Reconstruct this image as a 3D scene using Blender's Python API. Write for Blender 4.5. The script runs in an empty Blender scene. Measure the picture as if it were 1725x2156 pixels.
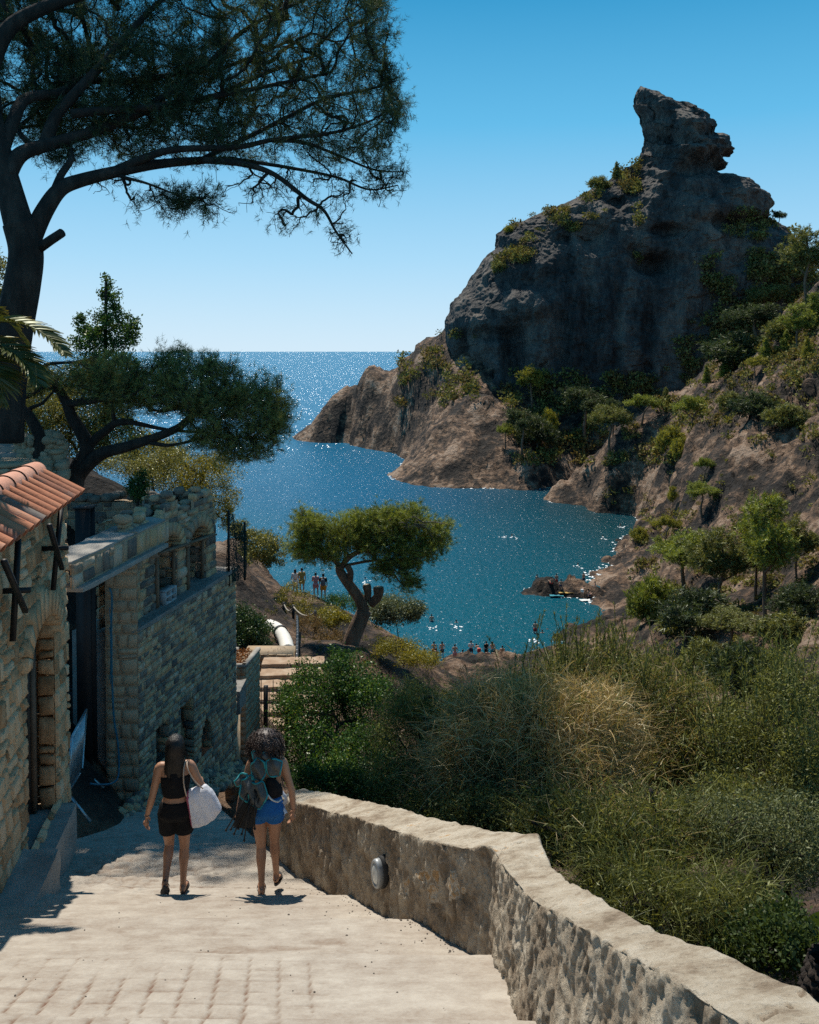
import bpy, math, random
import numpy as np
from mathutils import Vector, Matrix, Euler
from mathutils.bvhtree import BVHTree
R = math.radians
scn = bpy.context.scene
col = scn.collection
# ------------------------------------------------------------------ camera, sky, sun, exposure
F, CX, CY, PITCH = 1900.0, 862.5, 795.0, R(1.7)      # eye at the origin, y ahead, sea level z = -29
cam_d = bpy.data.cameras.new("camera"); cam = bpy.data.objects.new("camera", cam_d); col.objects.link(cam)
cam_d.sensor_fit = 'VERTICAL'; cam_d.sensor_height = 24; cam_d.lens = 24*F/2156
cam_d.shift_y = -(1078-CY)/2156
cam_d.clip_start = .05; cam_d.clip_end = 60000
cam.rotation_euler = (R(90)-PITCH, 0, 0)
scn.camera = cam
SUN_AZ, SUN_EL = R(-21), R(60)                        # azimuth from +y, negative = left
world = bpy.data.worlds.new("World"); scn.world = world; world.use_nodes = True
wn = world.node_tree; wn.nodes.clear()
sky = wn.nodes.new('ShaderNodeTexSky'); sky.sky_type = 'NISHITA'; sky.sun_disc = False
sky.sun_elevation = SUN_EL; sky.sun_rotation = SUN_AZ
sky.air_density = 1.0; sky.dust_density = 0.6; sky.ozone_density = 2.5; sky.altitude = 50
bg = wn.nodes.new('ShaderNodeBackground'); bg.inputs['Strength'].default_value = 0.085
wo = wn.nodes.new('ShaderNodeOutputWorld')
_tc = wn.nodes.new('ShaderNodeTexCoord'); _sx = wn.nodes.new('ShaderNodeSeparateXYZ'); wn.links.new(_tc.outputs['Generated'], _sx.inputs[0])
_rp = wn.nodes.new('ShaderNodeValToRGB'); _e = _rp.color_ramp.elements                    # clear-day blue by elevation
for _ in range(4): _e.new(.5)
for _k, (_p, _c) in enumerate([(0, (.54, .70, .82)), (.1, (.33, .59, .79)), (.24, (.10, .42, .69)), (.38, (.012, .25, .50)), (.6, (.025, .17, .35)), (1, (.035, .15, .30))]): _e[_k].position = _p; _e[_k].color = _c+(1,)
wn.links.new(_sx.outputs['Z'], _rp.inputs[0])
_sc = wn.nodes.new('ShaderNodeVectorMath'); _sc.operation = 'SCALE'; _sc.inputs['Scale'].default_value = 1/.085; wn.links.new(_rp.outputs[0], _sc.inputs[0])
_mx = wn.nodes.new('ShaderNodeMix'); _mx.data_type = 'RGBA'; _mx.inputs[0].default_value = .93; wn.links.new(sky.outputs[0], _mx.inputs[6]); wn.links.new(_sc.outputs[0], _mx.inputs[7])
wn.links.new(_mx.outputs[2], bg.inputs[0]); wn.links.new(bg.outputs[0], wo.inputs[0])
sl = bpy.data.lights.new("sun", 'SUN'); sl.energy = 5.0; sl.angle = R(.53); sl.color = (1, .93, .82)
sun = bpy.data.objects.new("sun", sl); col.objects.link(sun)
sdir = Vector((math.sin(SUN_AZ)*math.cos(SUN_EL), math.cos(SUN_AZ)*math.cos(SUN_EL), math.sin(SUN_EL)))
sun.rotation_euler = sdir.to_track_quat('Z', 'Y').to_euler()
scn.view_settings.view_transform = 'Standard'; scn.view_settings.look = 'None'
scn.view_settings.exposure = 0.28; scn.view_settings.gamma = 1
scn.cycles.max_bounces = 6; scn.cycles.transparent_max_bounces = 8
scn.cycles.use_denoising = False
scn.cycles.sample_clamp_indirect = 6; scn.cycles.sample_clamp_direct = 12

# ------------------------------------------------------------------ pixel rays (photo at 1725 x 2156)
cp, sp = math.cos(PITCH), math.sin(PITCH)
def ray(px, py):
    a = (px-CX)/F; b = (CY-py)/F
    return np.array([a, cp+b*sp, -sp+b*cp])
def at(px, py, d):
    r = ray(px, py); return r*(d/r[1])
def atz(px, py, z):
    r = ray(px, py); return r*(z/r[2])
SEA = -29.0
# ------------------------------------------------------------------ noise
def _h(ix, iy, iz, seed):
    n = (ix.astype(np.int64)*374761393 + iy.astype(np.int64)*668265263 + iz.astype(np.int64)*2147483647 + seed*974634777) & 0xFFFFFFFF
    n = ((n ^ (n >> 13))*1274126177) & 0xFFFFFFFF
    n = ((n ^ (n >> 16))*2246822519) & 0xFFFFFFFF
    return ((n ^ (n >> 15)) & 0xFFFFFF)/float(0xFFFFFF)
def vn(p, seed=0):
    p = np.asarray(p, float); i = np.floor(p).astype(np.int64); f = p-i; f = f*f*f*(f*(f*6-15)+10)
    x, y, z = i[..., 0], i[..., 1], i[..., 2]; u, v, w = f[..., 0], f[..., 1], f[..., 2]
    def L(a, b, t): return a+(b-a)*t
    c = [[[_h(x+a, y+b, z+c_, seed) for c_ in (0, 1)] for b in (0, 1)] for a in (0, 1)]
    return L(L(L(c[0][0][0], c[1][0][0], u), L(c[0][1][0], c[1][1][0], u), v),
             L(L(c[0][0][1], c[1][0][1], u), L(c[0][1][1], c[1][1][1], u), v), w)*2-1
def fbm(p, seed=0, octv=4, lac=2.03, g=.5):
    s = 0; a = 1; t = 0
    for k in range(octv):
        s = s+a*vn(np.asarray(p)*lac**k, seed+k*17); t += a; a *= g
    return s/t
def P3(*a):
    return np.stack(np.broadcast_arrays(*[np.asarray(q, float) for q in a]), -1)
def worley(p, seed=0):
    p = np.asarray(p, float); i = np.floor(p).astype(np.int64); f1 = np.full(p.shape[:-1], 9.); f2 = f1.copy(); idc = np.zeros(p.shape[:-1])
    for a in (-1, 0, 1):
        for b in (-1, 0, 1):
            for c in (-1, 0, 1):
                x, y, z = i[..., 0]+a, i[..., 1]+b, i[..., 2]+c
                q = P3(x+_h(x, y, z, seed), y+_h(x, y, z, seed+1), z+_h(x, y, z, seed+2))
                d = np.sqrt(((p-q)**2).sum(-1)); m = d < f1
                f2 = np.where(m, f1, np.minimum(f2, d)); idc = np.where(m, _h(x, y, z, seed+5), idc); f1 = np.where(m, d, f1)
    return f1, f2, idc
# ------------------------------------------------------------------ mesh building
def tag(o, label=None, cat=None, group=None, kind=None):
    for k, v in (('label', label), ('category', cat), ('group', group), ('kind', kind)):
        if v: o[k] = v
    return o
def empty(name, loc=(0, 0, 0), rz=0, label=None, cat=None, group=None):
    o = bpy.data.objects.new(name, None); col.objects.link(o); o.location = loc; o.rotation_euler = (0, 0, rz); o.empty_display_size = .1
    return tag(o, label, cat, group)
class MB:
    def __init__(s): s.V = []; s.Q = []; s.T = []; s.A = []; s.n = 0
    def add(s, v, q=None, t=None, a=.5):
        v = np.asarray(v, float).reshape(-1, 3)
        if q is not None and len(q): s.Q.append(np.asarray(q, np.int64).reshape(-1, 4)+s.n)
        if t is not None and len(t): s.T.append(np.asarray(t, np.int64).reshape(-1, 3)+s.n)
        s.V.append(v); s.A.append(np.broadcast_to(np.asarray(a, float), (len(v),))); s.n += len(v)
    def box(s, c, h, rz=0, M=None, a=.5):
        q = np.array([[x, y, z] for x in (-1, 1) for y in (-1, 1) for z in (-1, 1)], float)*np.array(h)
        if M is not None: q = q @ np.asarray(M, float).T
        elif rz: q = q @ np.array([[math.cos(rz), math.sin(rz), 0], [-math.sin(rz), math.cos(rz), 0], [0, 0, 1]])
        s.add(q+np.array(c), [[0, 1, 3, 2], [4, 6, 7, 5], [0, 4, 5, 1], [2, 3, 7, 6], [0, 2, 6, 4], [1, 5, 7, 3]], a=a)
    def bar(s, p, q, w, h=None, a=.5, up=(0, 0, 1)):
        p = np.array(p, float); q = np.array(q, float); d = q-p; L = np.linalg.norm(d); d /= L
        u = np.array(up, float)
        if abs(d @ u) > .97: u = np.array([0, 1., 0])
        r = np.cross(d, u); r /= np.linalg.norm(r); u = np.cross(r, d)
        s.box((p+q)/2, (w/2, L/2, (h or w)/2), M=np.stack([r, d, u], 1), a=a)
    def grid(s, P, a=.5, closeu=False, flip=False):
        P = np.asarray(P); n, m = P.shape[:2]; I = np.arange(n*m).reshape(n, m)
        if closeu: I = np.concatenate([I, I[:1]], 0)
        q = np.stack([I[:-1, :-1], I[1:, :-1], I[1:, 1:], I[:-1, 1:]], -1).reshape(-1, 4)
        if flip: q = q[:, ::-1]
        s.add(P.reshape(-1, 3), q, a=np.broadcast_to(np.asarray(a, float), (n, m)).reshape(-1) if np.ndim(a) else a)
    def tube(s, path, r, sides=6, cap=True, a=.5, ell=None):
        p = np.asarray(path, float); n = len(p); r = np.broadcast_to(np.asarray(r, float), (n,))
        t = np.gradient(p, axis=0); t /= np.linalg.norm(t, axis=1)[:, None]+1e-12
        u = np.array([0, 0, 1.]) if abs(t[0, 2]) < .9 else np.array([1., 0, 0])
        U = np.cross(t, u); bad = np.linalg.norm(U, axis=1) < .15
        if bad.any():
            U[bad] = np.cross(t[bad], np.array([.3, 1., .2]))
        U /= np.linalg.norm(U, axis=1)[:, None]
        for k in range(1, n):
            w = U[k-1]-t[k]*(U[k-1] @ t[k]); l = np.linalg.norm(w)
            if l > 1e-6: U[k] = w/l
        W = np.cross(t, U); th = np.arange(sides)*2*math.pi/sides
        ru = r; rw = r if ell is None else r*ell
        P = p[None]+np.cos(th)[:, None, None]*(U*ru[:, None])[None]+np.sin(th)[:, None, None]*(W*rw[:, None])[None]
        n0 = s.n; s.grid(P, a=a, closeu=True)
        if cap:
            for e, k in ((0, 0), (1, n-1)):
                idx = np.arange(sides)*n+k+n0-s.n
                c = s.n; s.V.append(p[k:k+1]); s.A.append(np.array([a if not np.ndim(a) else .5])); s.n += 1
                i0 = np.arange(sides)*n+k+n0; i1 = np.roll(i0, -1)
                tr = np.stack([i0, i1, np.full(sides, c)], 1) if e else np.stack([i1, i0, np.full(sides, c)], 1)
                s.T.append(tr)
    def ellip(s, c, r, nu=16, nv=10, a=.5, M=None):
        u = np.arange(nu)*2*math.pi/nu; v = np.linspace(-math.pi/2+1e-3, math.pi/2-1e-3, nv)
        P = np.stack([np.cos(u)[:, None]*np.cos(v)[None]*r[0], np.sin(u)[:, None]*np.cos(v)[None]*r[1], np.broadcast_to(np.sin(v)[None]*r[2], (nu, nv))], -1)
        if M is not None: P = P @ np.asarray(M).T
        s.grid(P+np.array(c), a=a, closeu=True)
    def build(s, name, mat=None, parent=None, smooth=False, loc=None, attr=True):
        me = bpy.data.meshes.new(name)
        V = np.concatenate(s.V) if s.V else np.zeros((0, 3)); Q = np.concatenate(s.Q) if s.Q else np.zeros((0, 4), int); T = np.concatenate(s.T) if s.T else np.zeros((0, 3), int)
        if parent is not None and loc is None:
            pl = np.array(parent_world(parent)); V = V-pl
        me.vertices.add(len(V)); me.vertices.foreach_set('co', V.astype(np.float32).ravel())
        nq, nt = len(Q), len(T); me.loops.add(nq*4+nt*3)
        me.loops.foreach_set('vertex_index', np.concatenate([Q.ravel(), T.ravel()]).astype(np.int32))
        me.polygons.add(nq+nt)
        me.polygons.foreach_set('loop_start', np.concatenate([np.arange(nq)*4, nq*4+np.arange(nt)*3]).astype(np.int32))
        if smooth: me.polygons.foreach_set('use_smooth', np.ones(nq+nt, bool))
        me.update(calc_edges=True)
        if attr:
            at_ = me.attributes.new('v', 'FLOAT', 'POINT'); at_.data.foreach_set('value', np.concatenate(s.A).astype(np.float32))
        o = bpy.data.objects.new(name, me); col.objects.link(o)
        if mat: me.materials.append(mat)
        if parent is not None: o.parent = parent
        if loc is not None: o.location = loc
        return o
def parent_world(p):
    v = Vector((0, 0, 0))
    while p is not None: v += p.location; p = p.parent
    return v
def copy_tree(o, parent=None):
    c = o.copy(); col.objects.link(c); c.parent = parent
    for ch in list(o.children): copy_tree(ch, c)
    return c
# ------------------------------------------------------------------ materials
def newmat(name):
    m = bpy.data.materials.new(name); m.use_nodes = True; nt = m.node_tree; nt.nodes.clear()
    out = nt.nodes.new('ShaderNodeOutputMaterial'); return m, nt, out
def N(nt, t, **k):
    n = nt.nodes.new(t)
    for a, b in k.items():
        if a.startswith('i_'): n.inputs[a[2:].replace('_', ' ')].default_value = b
        else: setattr(n, a, b)
    return n
def coords(nt, scale=(1, 1, 1), obj=True):
    tc = N(nt, 'ShaderNodeTexCoord'); mp = N(nt, 'ShaderNodeMapping'); mp.inputs['Scale'].default_value = scale
    nt.links.new(tc.outputs['Object'], mp.inputs['Vector']); return mp.outputs['Vector']
def noise(nt, vec, sc, det=6, rough=.6, typ=None):
    n = N(nt, 'ShaderNodeTexNoise'); n.inputs['Scale'].default_value = sc; n.inputs['Detail'].default_value = det; n.inputs['Roughness'].default_value = rough
    nt.links.new(vec, n.inputs['Vector']); return n.outputs['Fac']
def ramp(nt, fac, stops):
    r = N(nt, 'ShaderNodeValToRGB'); e = r.color_ramp.elements
    while len(e) < len(stops): e.new(.5)
    for k, (p, c) in enumerate(stops): e[k].position = p; e[k].color = tuple(c)+(1,) if len(c) == 3 else c
    nt.links.new(fac, r.inputs['Fac']); return r.outputs['Color']
def mix(nt, fac, a, b, typ='MIX'):
    m = N(nt, 'ShaderNodeMix', data_type='RGBA', blend_type=typ)
    for s, v in ((0, fac), (6, a), (7, b)):
        if isinstance(v, (int, float)): m.inputs[s].default_value = v
        elif isinstance(v, tuple): m.inputs[s].default_value = v+(1,) if len(v) == 3 else v
        else: nt.links.new(v, m.inputs[s])
    return m.outputs[2]
def math_(nt, op, a, b=0., clamp=False):
    m = N(nt, 'ShaderNodeMath', operation=op, use_clamp=clamp)
    for s, v in ((0, a), (1, b)):
        if isinstance(v, (int, float)): m.inputs[s].default_value = v
        else: nt.links.new(v, m.inputs[s])
    return m.outputs[0]
def attr(nt, name='v'):
    a = N(nt, 'ShaderNodeAttribute', attribute_name=name); return a.outputs['Fac']
def bump(nt, h, strength=.5, dist=.02, prev=None):
    b = N(nt, 'ShaderNodeBump'); b.inputs['Strength'].default_value = strength; b.inputs['Distance'].default_value = dist
    nt.links.new(h, b.inputs['Height'])
    if prev is not None: nt.links.new(prev, b.inputs['Normal'])
    return b.outputs['Normal']
def pbsdf(nt, out, colr, rough=.8, nrm=None, metal=0., spec=.3):
    p = N(nt, 'ShaderNodeBsdfPrincipled')
    if isinstance(colr, tuple): p.inputs['Base Color'].default_value = colr+(1,)
    else: nt.links.new(colr, p.inputs['Base Color'])
    if isinstance(rough, (int, float)): p.inputs['Roughness'].default_value = rough
    else: nt.links.new(rough, p.inputs['Roughness'])
    p.inputs['Metallic'].default_value = metal; p.inputs['Specular IOR Level'].default_value = spec
    if nrm is not None: nt.links.new(nrm, p.inputs['Normal'])
    nt.links.new(p.outputs[0], out.inputs[0]); return p
def M_noise(name, stops, scale=3, rough=.85, bs=20, bstr=.4, bdist=.02, attr_w=0., spec=.3, stretch=(1, 1, 1), fine=.25, metal=0., mid=None):
    """surface whose colour follows the per-vertex value v and a noise"""
    m, nt, out = newmat(name); v = coords(nt, stretch)
    n1 = noise(nt, v, scale); n2 = noise(nt, v, bs, 8, .7)
    f = math_(nt, 'ADD', math_(nt, 'MULTIPLY', n1, 1-attr_w), math_(nt, 'MULTIPLY', attr(nt), attr_w))
    f = math_(nt, 'ADD', f, math_(nt, 'MULTIPLY', math_(nt, 'SUBTRACT', n2, .5), fine))
    n3 = noise(nt, v, bs/6., 4, .6)
    f = math_(nt, 'ADD', f, math_(nt, 'MULTIPLY', math_(nt, 'SUBTRACT', n3, .5), fine*1.3 if mid is None else mid))
    c = ramp(nt, f, stops)
    pbsdf(nt, out, c, rough, bump(nt, n2, bstr, bdist, bump(nt, n3, bstr*.7, bdist*3)), spec=spec, metal=metal); return m
def M_plain(name, c, rough=.6, metal=0., spec=.4, bs=60, bstr=.15, var=.25):
    m, nt, out = newmat(name); v = coords(nt); n = noise(nt, v, 8, 4); n2 = noise(nt, v, bs, 4)
    d = tuple(x*(1-var) for x in c); l = tuple(min(1, x*(1+var)) for x in c)
    pbsdf(nt, out, ramp(nt, n, [(.3, d), (.7, l)]), rough, bump(nt, n2, bstr, .004), metal=metal, spec=spec); return m
def M_leaf(name, dark, light, trans=.35, rough=.5, sc=.9, gloss=.12, extra=None):
    m, nt, out = newmat(name); v = coords(nt)
    n = noise(nt, v, sc, 3, .6)
    f = math_(nt, 'ADD', math_(nt, 'MULTIPLY', attr(nt), .6), math_(nt, 'MULTIPLY', n, .55))
    st = [(.25, dark), (.75, light)]
    if extra: st.append((.92, extra))
    c = ramp(nt, f, st)
    d = N(nt, 'ShaderNodeBsdfDiffuse'); t = N(nt, 'ShaderNodeBsdfTranslucent'); g = N(nt, 'ShaderNodeBsdfGlossy'); g.inputs['Roughness'].default_value = rough
    tc = mix(nt, 1., c, (1.25, 1.15, .55), 'MULTIPLY')
    nt.links.new(c, d.inputs[0]); nt.links.new(tc, t.inputs[0]); g.inputs[0].default_value = (.34, .36, .3, 1)
    m1 = N(nt, 'ShaderNodeMixShader'); m1.inputs[0].default_value = trans; nt.links.new(d.outputs[0], m1.inputs[1]); nt.links.new(t.outputs[0], m1.inputs[2])
    m2 = N(nt, 'ShaderNodeMixShader'); m2.inputs[0].default_value = gloss; nt.links.new(m1.outputs[0], m2.inputs[1]); nt.links.new(g.outputs[0], m2.inputs[2])
    nt.links.new(m2.outputs[0], out.inputs[0]); return m
# ------------------------------------------------------------------ land: one sheet from the path to the headland
def SH(px, py): return (px, py, 29*F/(py-738.))
HOR = 738.4
G = [SH(625, 918), SH(700, 932), SH(780, 946), SH(850, 966), SH(822, 998), SH(870, 1021), SH(940, 1027), SH(1000, 1029), SH(1060, 1030), SH(1120, 1031),
     SH(1150, 1052), SH(1230, 1067), SH(1310, 1082), SH(1340, 1091), SH(1345, 1102), SH(1318, 1130), SH(1290, 1170), SH(1262, 1195), SH(1240, 1225), SH(1232, 1262), SH(1235, 1290),
     SH(1200, 1330), SH(1150, 1368), SH(1090, 1385), SH(1020, 1390), SH(950, 1388), SH(900, 1385), SH(850, 1375),
     (660, 890, 300), (711, 846, 292), (767, 798, 284), (795, 796, 282), (860, 756, 272), (911, 722, 262), (935, 706, 255), (1000, 700, 262),
     (745, 890, 284), (790, 880, 272), (850, 850, 258), (840, 910, 256), (870, 945, 240), (845, 985, 218), (905, 965, 205), (920, 860, 238),
     (905, 925, 212), (950, 880, 215), (985, 800, 232), (960, 960, 198), (1060, 800, 234), (1100, 900, 212), (1120, 980, 196), (1200, 900, 216), (1060, 990, 194),
     (1180, 985, 200), (1250, 840, 232), (1400, 800, 236), (1300, 920, 208), (1500, 760, 236),
     (1165, 1036, 176.5), (1230, 985, 174), (1300, 925, 173), (1370, 878, 172), (1400, 858, 172), (1470, 800, 170), (1600, 720, 163), (1725, 600, 150),
     (1230, 1040, 170), (1300, 1010, 163), (1400, 1000, 150), (1450, 930, 150), (1380, 1070, 146), (1500, 870, 140), (1600, 800, 135), (1725, 720, 125),
     (1475, 1010, 118), (1520, 985, 111), (1560, 930, 111), (1650, 890, 111), (1725, 868, 106), (1550, 1090, 101), (1600, 1010, 104), (1650, 1110, 92), (1725, 1030, 90),
     (1440, 1110, 124), (1345, 1150, 127), (1400, 1160, 112), (1380, 1220, 106), (1300, 1260, 104), (1270, 1300, 97), (1350, 1330, 88), (1450, 1200, 99), (1450, 1330, 80), (1550, 1200, 88),
     (1600, 1270, 78), (1700, 1200, 70), (1600, 1400, 62), (1500, 1450, 60), (1725, 1350, 55), (1400, 1500, 54),
     (0, 940, 19), (130, 1000, 18.5), (200, 1030, 19), (300, 1085, 19.5), (420, 1120, 22), (480, 1140, 42), (505, 1160, 60), (545, 1205, 60), (600, 1255, 58), (660, 1285, 58.7), (720, 1292, 57),
     (540, 1330, 36), (620, 1318, 45), (600, 1392, 30), (735, 1350, 33), (830, 1400, 30), (780, 1385, 30), (850, 1364, 50), (900, 1402, 55),
     (520, 1548, 24.5), (620, 1545, 24.5), (180, 1250, 16.5), (180, 1300, 15.6), (180, 1500, 13.8), (180, 1640, 12.4), (600, 1540, 24), (560, 1440, 28)]
Zp = [(1000, 80, -27.6), (1200, 80, -27.2), (880, 68, -25), (1100, 60, -24.5), (1300, 60, -24), (1000, 45, -20), (1200, 40, -18.5), (1400, 40, -18.5), (1700, 38, -16.5),
      (1000, 25, -13.5), (1300, 25, -13.5), (1700, 25, -12.5), (900, 12.5, -8.2), (1200, 10, -8), (1600, 10, -7.4), (1300, 16, -9.8), (1000, 16, -9.6), (1700, 15, -9.2), (2100, 12, -7), (2300, 25, -9), (1040, 7.5, -6.6), (1400, 6, -5.9), (2200, 6, -4.5), (1900, 3.4, -4.6),
      (1300, 200, -28.5), (1220, 192, -30), (1400, 205, -20), (1600, 210, -6), (1725, 200, 6), (1170, 184, -30.5), (1900, 180, 22), (2200, 150, 26), (2300, 100, 14), (2200, 60, -4), (2500, 200, 35), (2500, 40, -6),
      (1700, 300, 5), (1300, 300, 0), (1000, 300, -5), (900, 330, -38), (1300, 360, -38), (1800, 360, -30), (2500, 350, 0), (600, 330, -45), (-300, 300, -60), (200, 300, -60),
      (800, 320, -36), (700, 318, -38), (580, 320, -40), (560, 290, -38), (560, 240, -36), (700, 240, -34), (750, 225, -34), (600, 200, -36), (720, 200, -34), (850, 180, -33), (1000, 172, -33), (1100, 165, -33), (1230, 155, -32), (1100, 140, -33), (1230, 138, -31.5), (900, 140, -34),
      (700, 140, -36), (400, 150, -42), (0, 150, -42), (-500, 150, -40), (1150, 122, -31.5), (1050, 115, -32), (900, 110, -32), (700, 105, -34), (1000, 98, -30.6), (1130, 98, -30.4), (900, 95, -30.4),
      (300, 30, -5.5), (0, 30, -4), (-300, 30, -3), (0, 45, -9), (300, 45, -11), (430, 50, -13), (-300, 60, -14), (0, 70, -24), (200, 80, -29.6), (0, 100, -34), (300, 100, -35), (560, 78, -26.5), (620, 74, -26), (700, 70, -25.5), (500, 88, -31), (480, 76, -24), (760, 76, -28.5), (650, 88, -31), (750, 90, -31),
      (300, 24, -7), (-100, 12, -5), (-500, 8, -4.4), (-700, 20, -1.5), (-300, 20, -1.8), (-700, 60, -6), (-700, 150, -40), (0, 9, -6.4), (200, 10.5, -6.6),
      (100, 4.6, -4.2), (700, 4.6, -4.2), (1000, 4.6, -4.4), (100, 2.4, -3.2), (862, 2.4, -3.2), (1500, 2.4, -3.7), (-900, 4, -3.5), (500, 7, -5.2), (800, 7, -5.3), (950, 6.5, -5.4), (400, 9.4, -6.3), (650, 9.4, -6.5), (300, 11, -6.6), (560, 11, -6.9), (300, 13.5, -7.2), (520, 13.5, -7.6), (450, 17, -8.4), (600, 17, -8.6), (540, 20.5, -9.6), (640, 13, -7.9), (720, 10.5, -7.6), (700, 20, -10)]
cpx = np.array([g[0] for g in G]+[g[0] for g in Zp], float); cd = np.array([g[2] for g in G]+[g[1] for g in Zp], float)
cw = np.array([at(*g)[2]/g[2] for g in G]+[z/d for _, d, z in Zp])
cu = np.array([(ray(p, 800)[0]/ray(p, 800)[1]) for p in cpx])
def _feat(u, d): return np.stack([u*1.35, np.log(d)], -1)
_C = _feat(cu, cd)
def _phi(A, B):
    d2 = ((A[:, None]-B[None])**2).sum(-1); return -np.sqrt(d2+.02**2)
_K = _phi(_C, _C); n_ = len(_C)
_M = np.block([[_K, np.ones((n_, 1))], [np.ones((1, n_)), np.zeros((1, 1))]])
_sol = np.linalg.solve(_M+np.diag([-1e-6]*n_+[0]), np.r_[cw, 0])
def terr0(x, y):
    x = np.asarray(x, float).ravel(); y = np.asarray(y, float).ravel(); o = np.empty(len(x))
    for k in range(0, len(x), 20000):
        o[k:k+20000] = _phi(_feat(x[k:k+20000]/y[k:k+20000], y[k:k+20000]), _C) @ _sol[:-1]+_sol[-1]
    return o*y
def terr(x, y):
    x = np.asarray(x, float); y = np.asarray(y, float); sh = x.shape; x = x.ravel(); y = y.ravel()
    z = terr0(x, y)
    rx, ry = (x-18.6)/7.4, (y-107.3)/3.4
    z = np.maximum(z, -28.15-2.6*(rx*rx+ry*ry)**1.3+.25*np.minimum(1, rx+1))          # the low reef in the cove
    far = np.clip((y-48)/40, 0, 1); p = P3(x, y, z)
    q = P3(x, y, z*.6)
    rid = 1-2*np.abs(fbm(q/17., 5, 3)); amp = np.clip((z+29.6)/4, 0.12, 1)
    z = z+far*amp*(rid*2.2-.5)+far*amp*1.5*fbm(q/5.5, 8, 4)+(far*.75+.02)*fbm(q/1.3, 9, 3)
    near = np.clip((y-17)/10, 0, 1)*(1-far)
    z = z+near*.45*fbm(q/3., 12, 4)+near*.14*fbm(q/.7, 15, 3)
    return z.reshape(sh)
nu, nvv = 660, 820
uu = (np.linspace(-850, 2600, nu)-CX)/F; dd = np.exp(np.linspace(math.log(2.3), math.log(400), nvv))
U_, D_ = np.meshgrid(uu, dd, indexing='ij'); X_ = U_*D_
Zt = terr(X_, D_)
def normals(P):
    a = np.gradient(P, axis=0); b_ = np.gradient(P, axis=1); n = np.cross(a, b_); n /= np.linalg.norm(n, axis=-1, keepdims=True)+1e-12
    return n*np.sign(n[..., 2:3]+1e-9)
_P = np.stack([X_, D_, Zt], -1); _N = normals(_P); _far = np.clip((D_-50)/40, 0, 1)*np.clip((Zt+30.5)/2.5, 0, 1)
_f1, _f2, _id = worley(_P/np.array([7., 7., 5.])+.35*fbm(_P/4., 131, 3)[..., None], 132)
_g1, _g2, _jd = worley(_P/np.array([2.3, 2.3, 1.7])+.3*fbm(_P/1.5, 134, 2)[..., None], 133)
_crag = 1.5*(_id-.5)+.8*np.clip((_f2-_f1)*2.5, 0, 1)-.6; _crag = _crag+.6*(_jd-.5)+.45*np.clip((_g2-_g1)*2.5, 0, 1)
_amt = _far*np.clip(.55+.9*fbm(_P/28., 136, 2), .15, 1.15)
_amt = _amt+.13*np.clip((D_-16)/8, 0, 1)*(1-_far)
_P = _P+_N*(_amt*_crag)[..., None]; X_, Y_, Zt = _P[..., 0], _P[..., 1], _P[..., 2]; U_ = X_/Y_; D_ = Y_
# cobble relief of the conglomerate, sideways as well as up
m_rock = M_noise('conglomerate_slope', [(.12, (.02, .017, .015)), (.36, (.058, .043, .033)), (.55, (.13, .082, .054)), (.72, (.205, .13, .083)), (.95, (.30, .215, .155))], scale=.09, bs=.9, bstr=1., bdist=1.0, attr_w=.4, fine=2.4, spec=.2)
tv = np.clip(.5+.5*fbm(P3(X_/9, D_/9, Zt/4), 31, 3)+_far*.3*(_jd-.5)-.25*_far*(_f2-_f1 < .08), 0, 1)
tv = tv-.3*np.exp(-((Zt-SEA-.0)/.6)**2)*(D_ > 60)                                     # wet dark band at the water line
g_ = MB(); g_.grid(np.stack([X_, D_, Zt], -1), a=tv, flip=False)
ground = g_.build('ground', m_rock, smooth=True); tag(ground, kind='structure')
# ------------------------------------------------------------------ the rock massif, lofted rings, overhangs included
Lp = [(172, 1352), (178, 1347), (190, 1341), (205, 1337), (225, 1342), (240, 1351), (265, 1356), (290, 1362), (315, 1354), (330, 1350), (345, 1326), (362, 1300), (380, 1278), (400, 1240), (425, 1190), (450, 1130), (470, 1075), (490, 1045), (520, 1042), (545, 1020), (580, 995), (600, 985), (640, 950), (680, 938), (720, 940), (760, 948), (800, 955), (860, 960), (960, 1000)]
Rp = [(172, 1354), (178, 1362), (190, 1387), (210, 1422), (235, 1472), (262, 1505), (272, 1505), (277, 1532), (290, 1538), (300, 1545), (322, 1545), (326, 1520), (335, 1526), (345, 1533), (352, 1528), (357, 1508), (364, 1545), (380, 1575), (400, 1602), (430, 1628), (442, 1626), (452, 1612), (458, 1640), (480, 1665), (505, 1688), (540, 1705), (600, 1740), (700, 1760), (860, 1780), (960, 1780)]
def outl(T, y): a = np.array(T, float); return np.interp(y, a[:, 0], a[:, 1])
D0 = 246.
nr, nth = 620, 900
ys = np.linspace(172, 960, nr); xl = outl(Lp, ys); xr = outl(Rp, ys)
zz = np.array([at(1300, y, D0)[2] for y in ys]); xlw = (xl-CX)/F*D0*1.0; xrw = (xr-CX)/F*D0
th = np.linspace(0, 2*math.pi, nth, endpoint=False)
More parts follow.
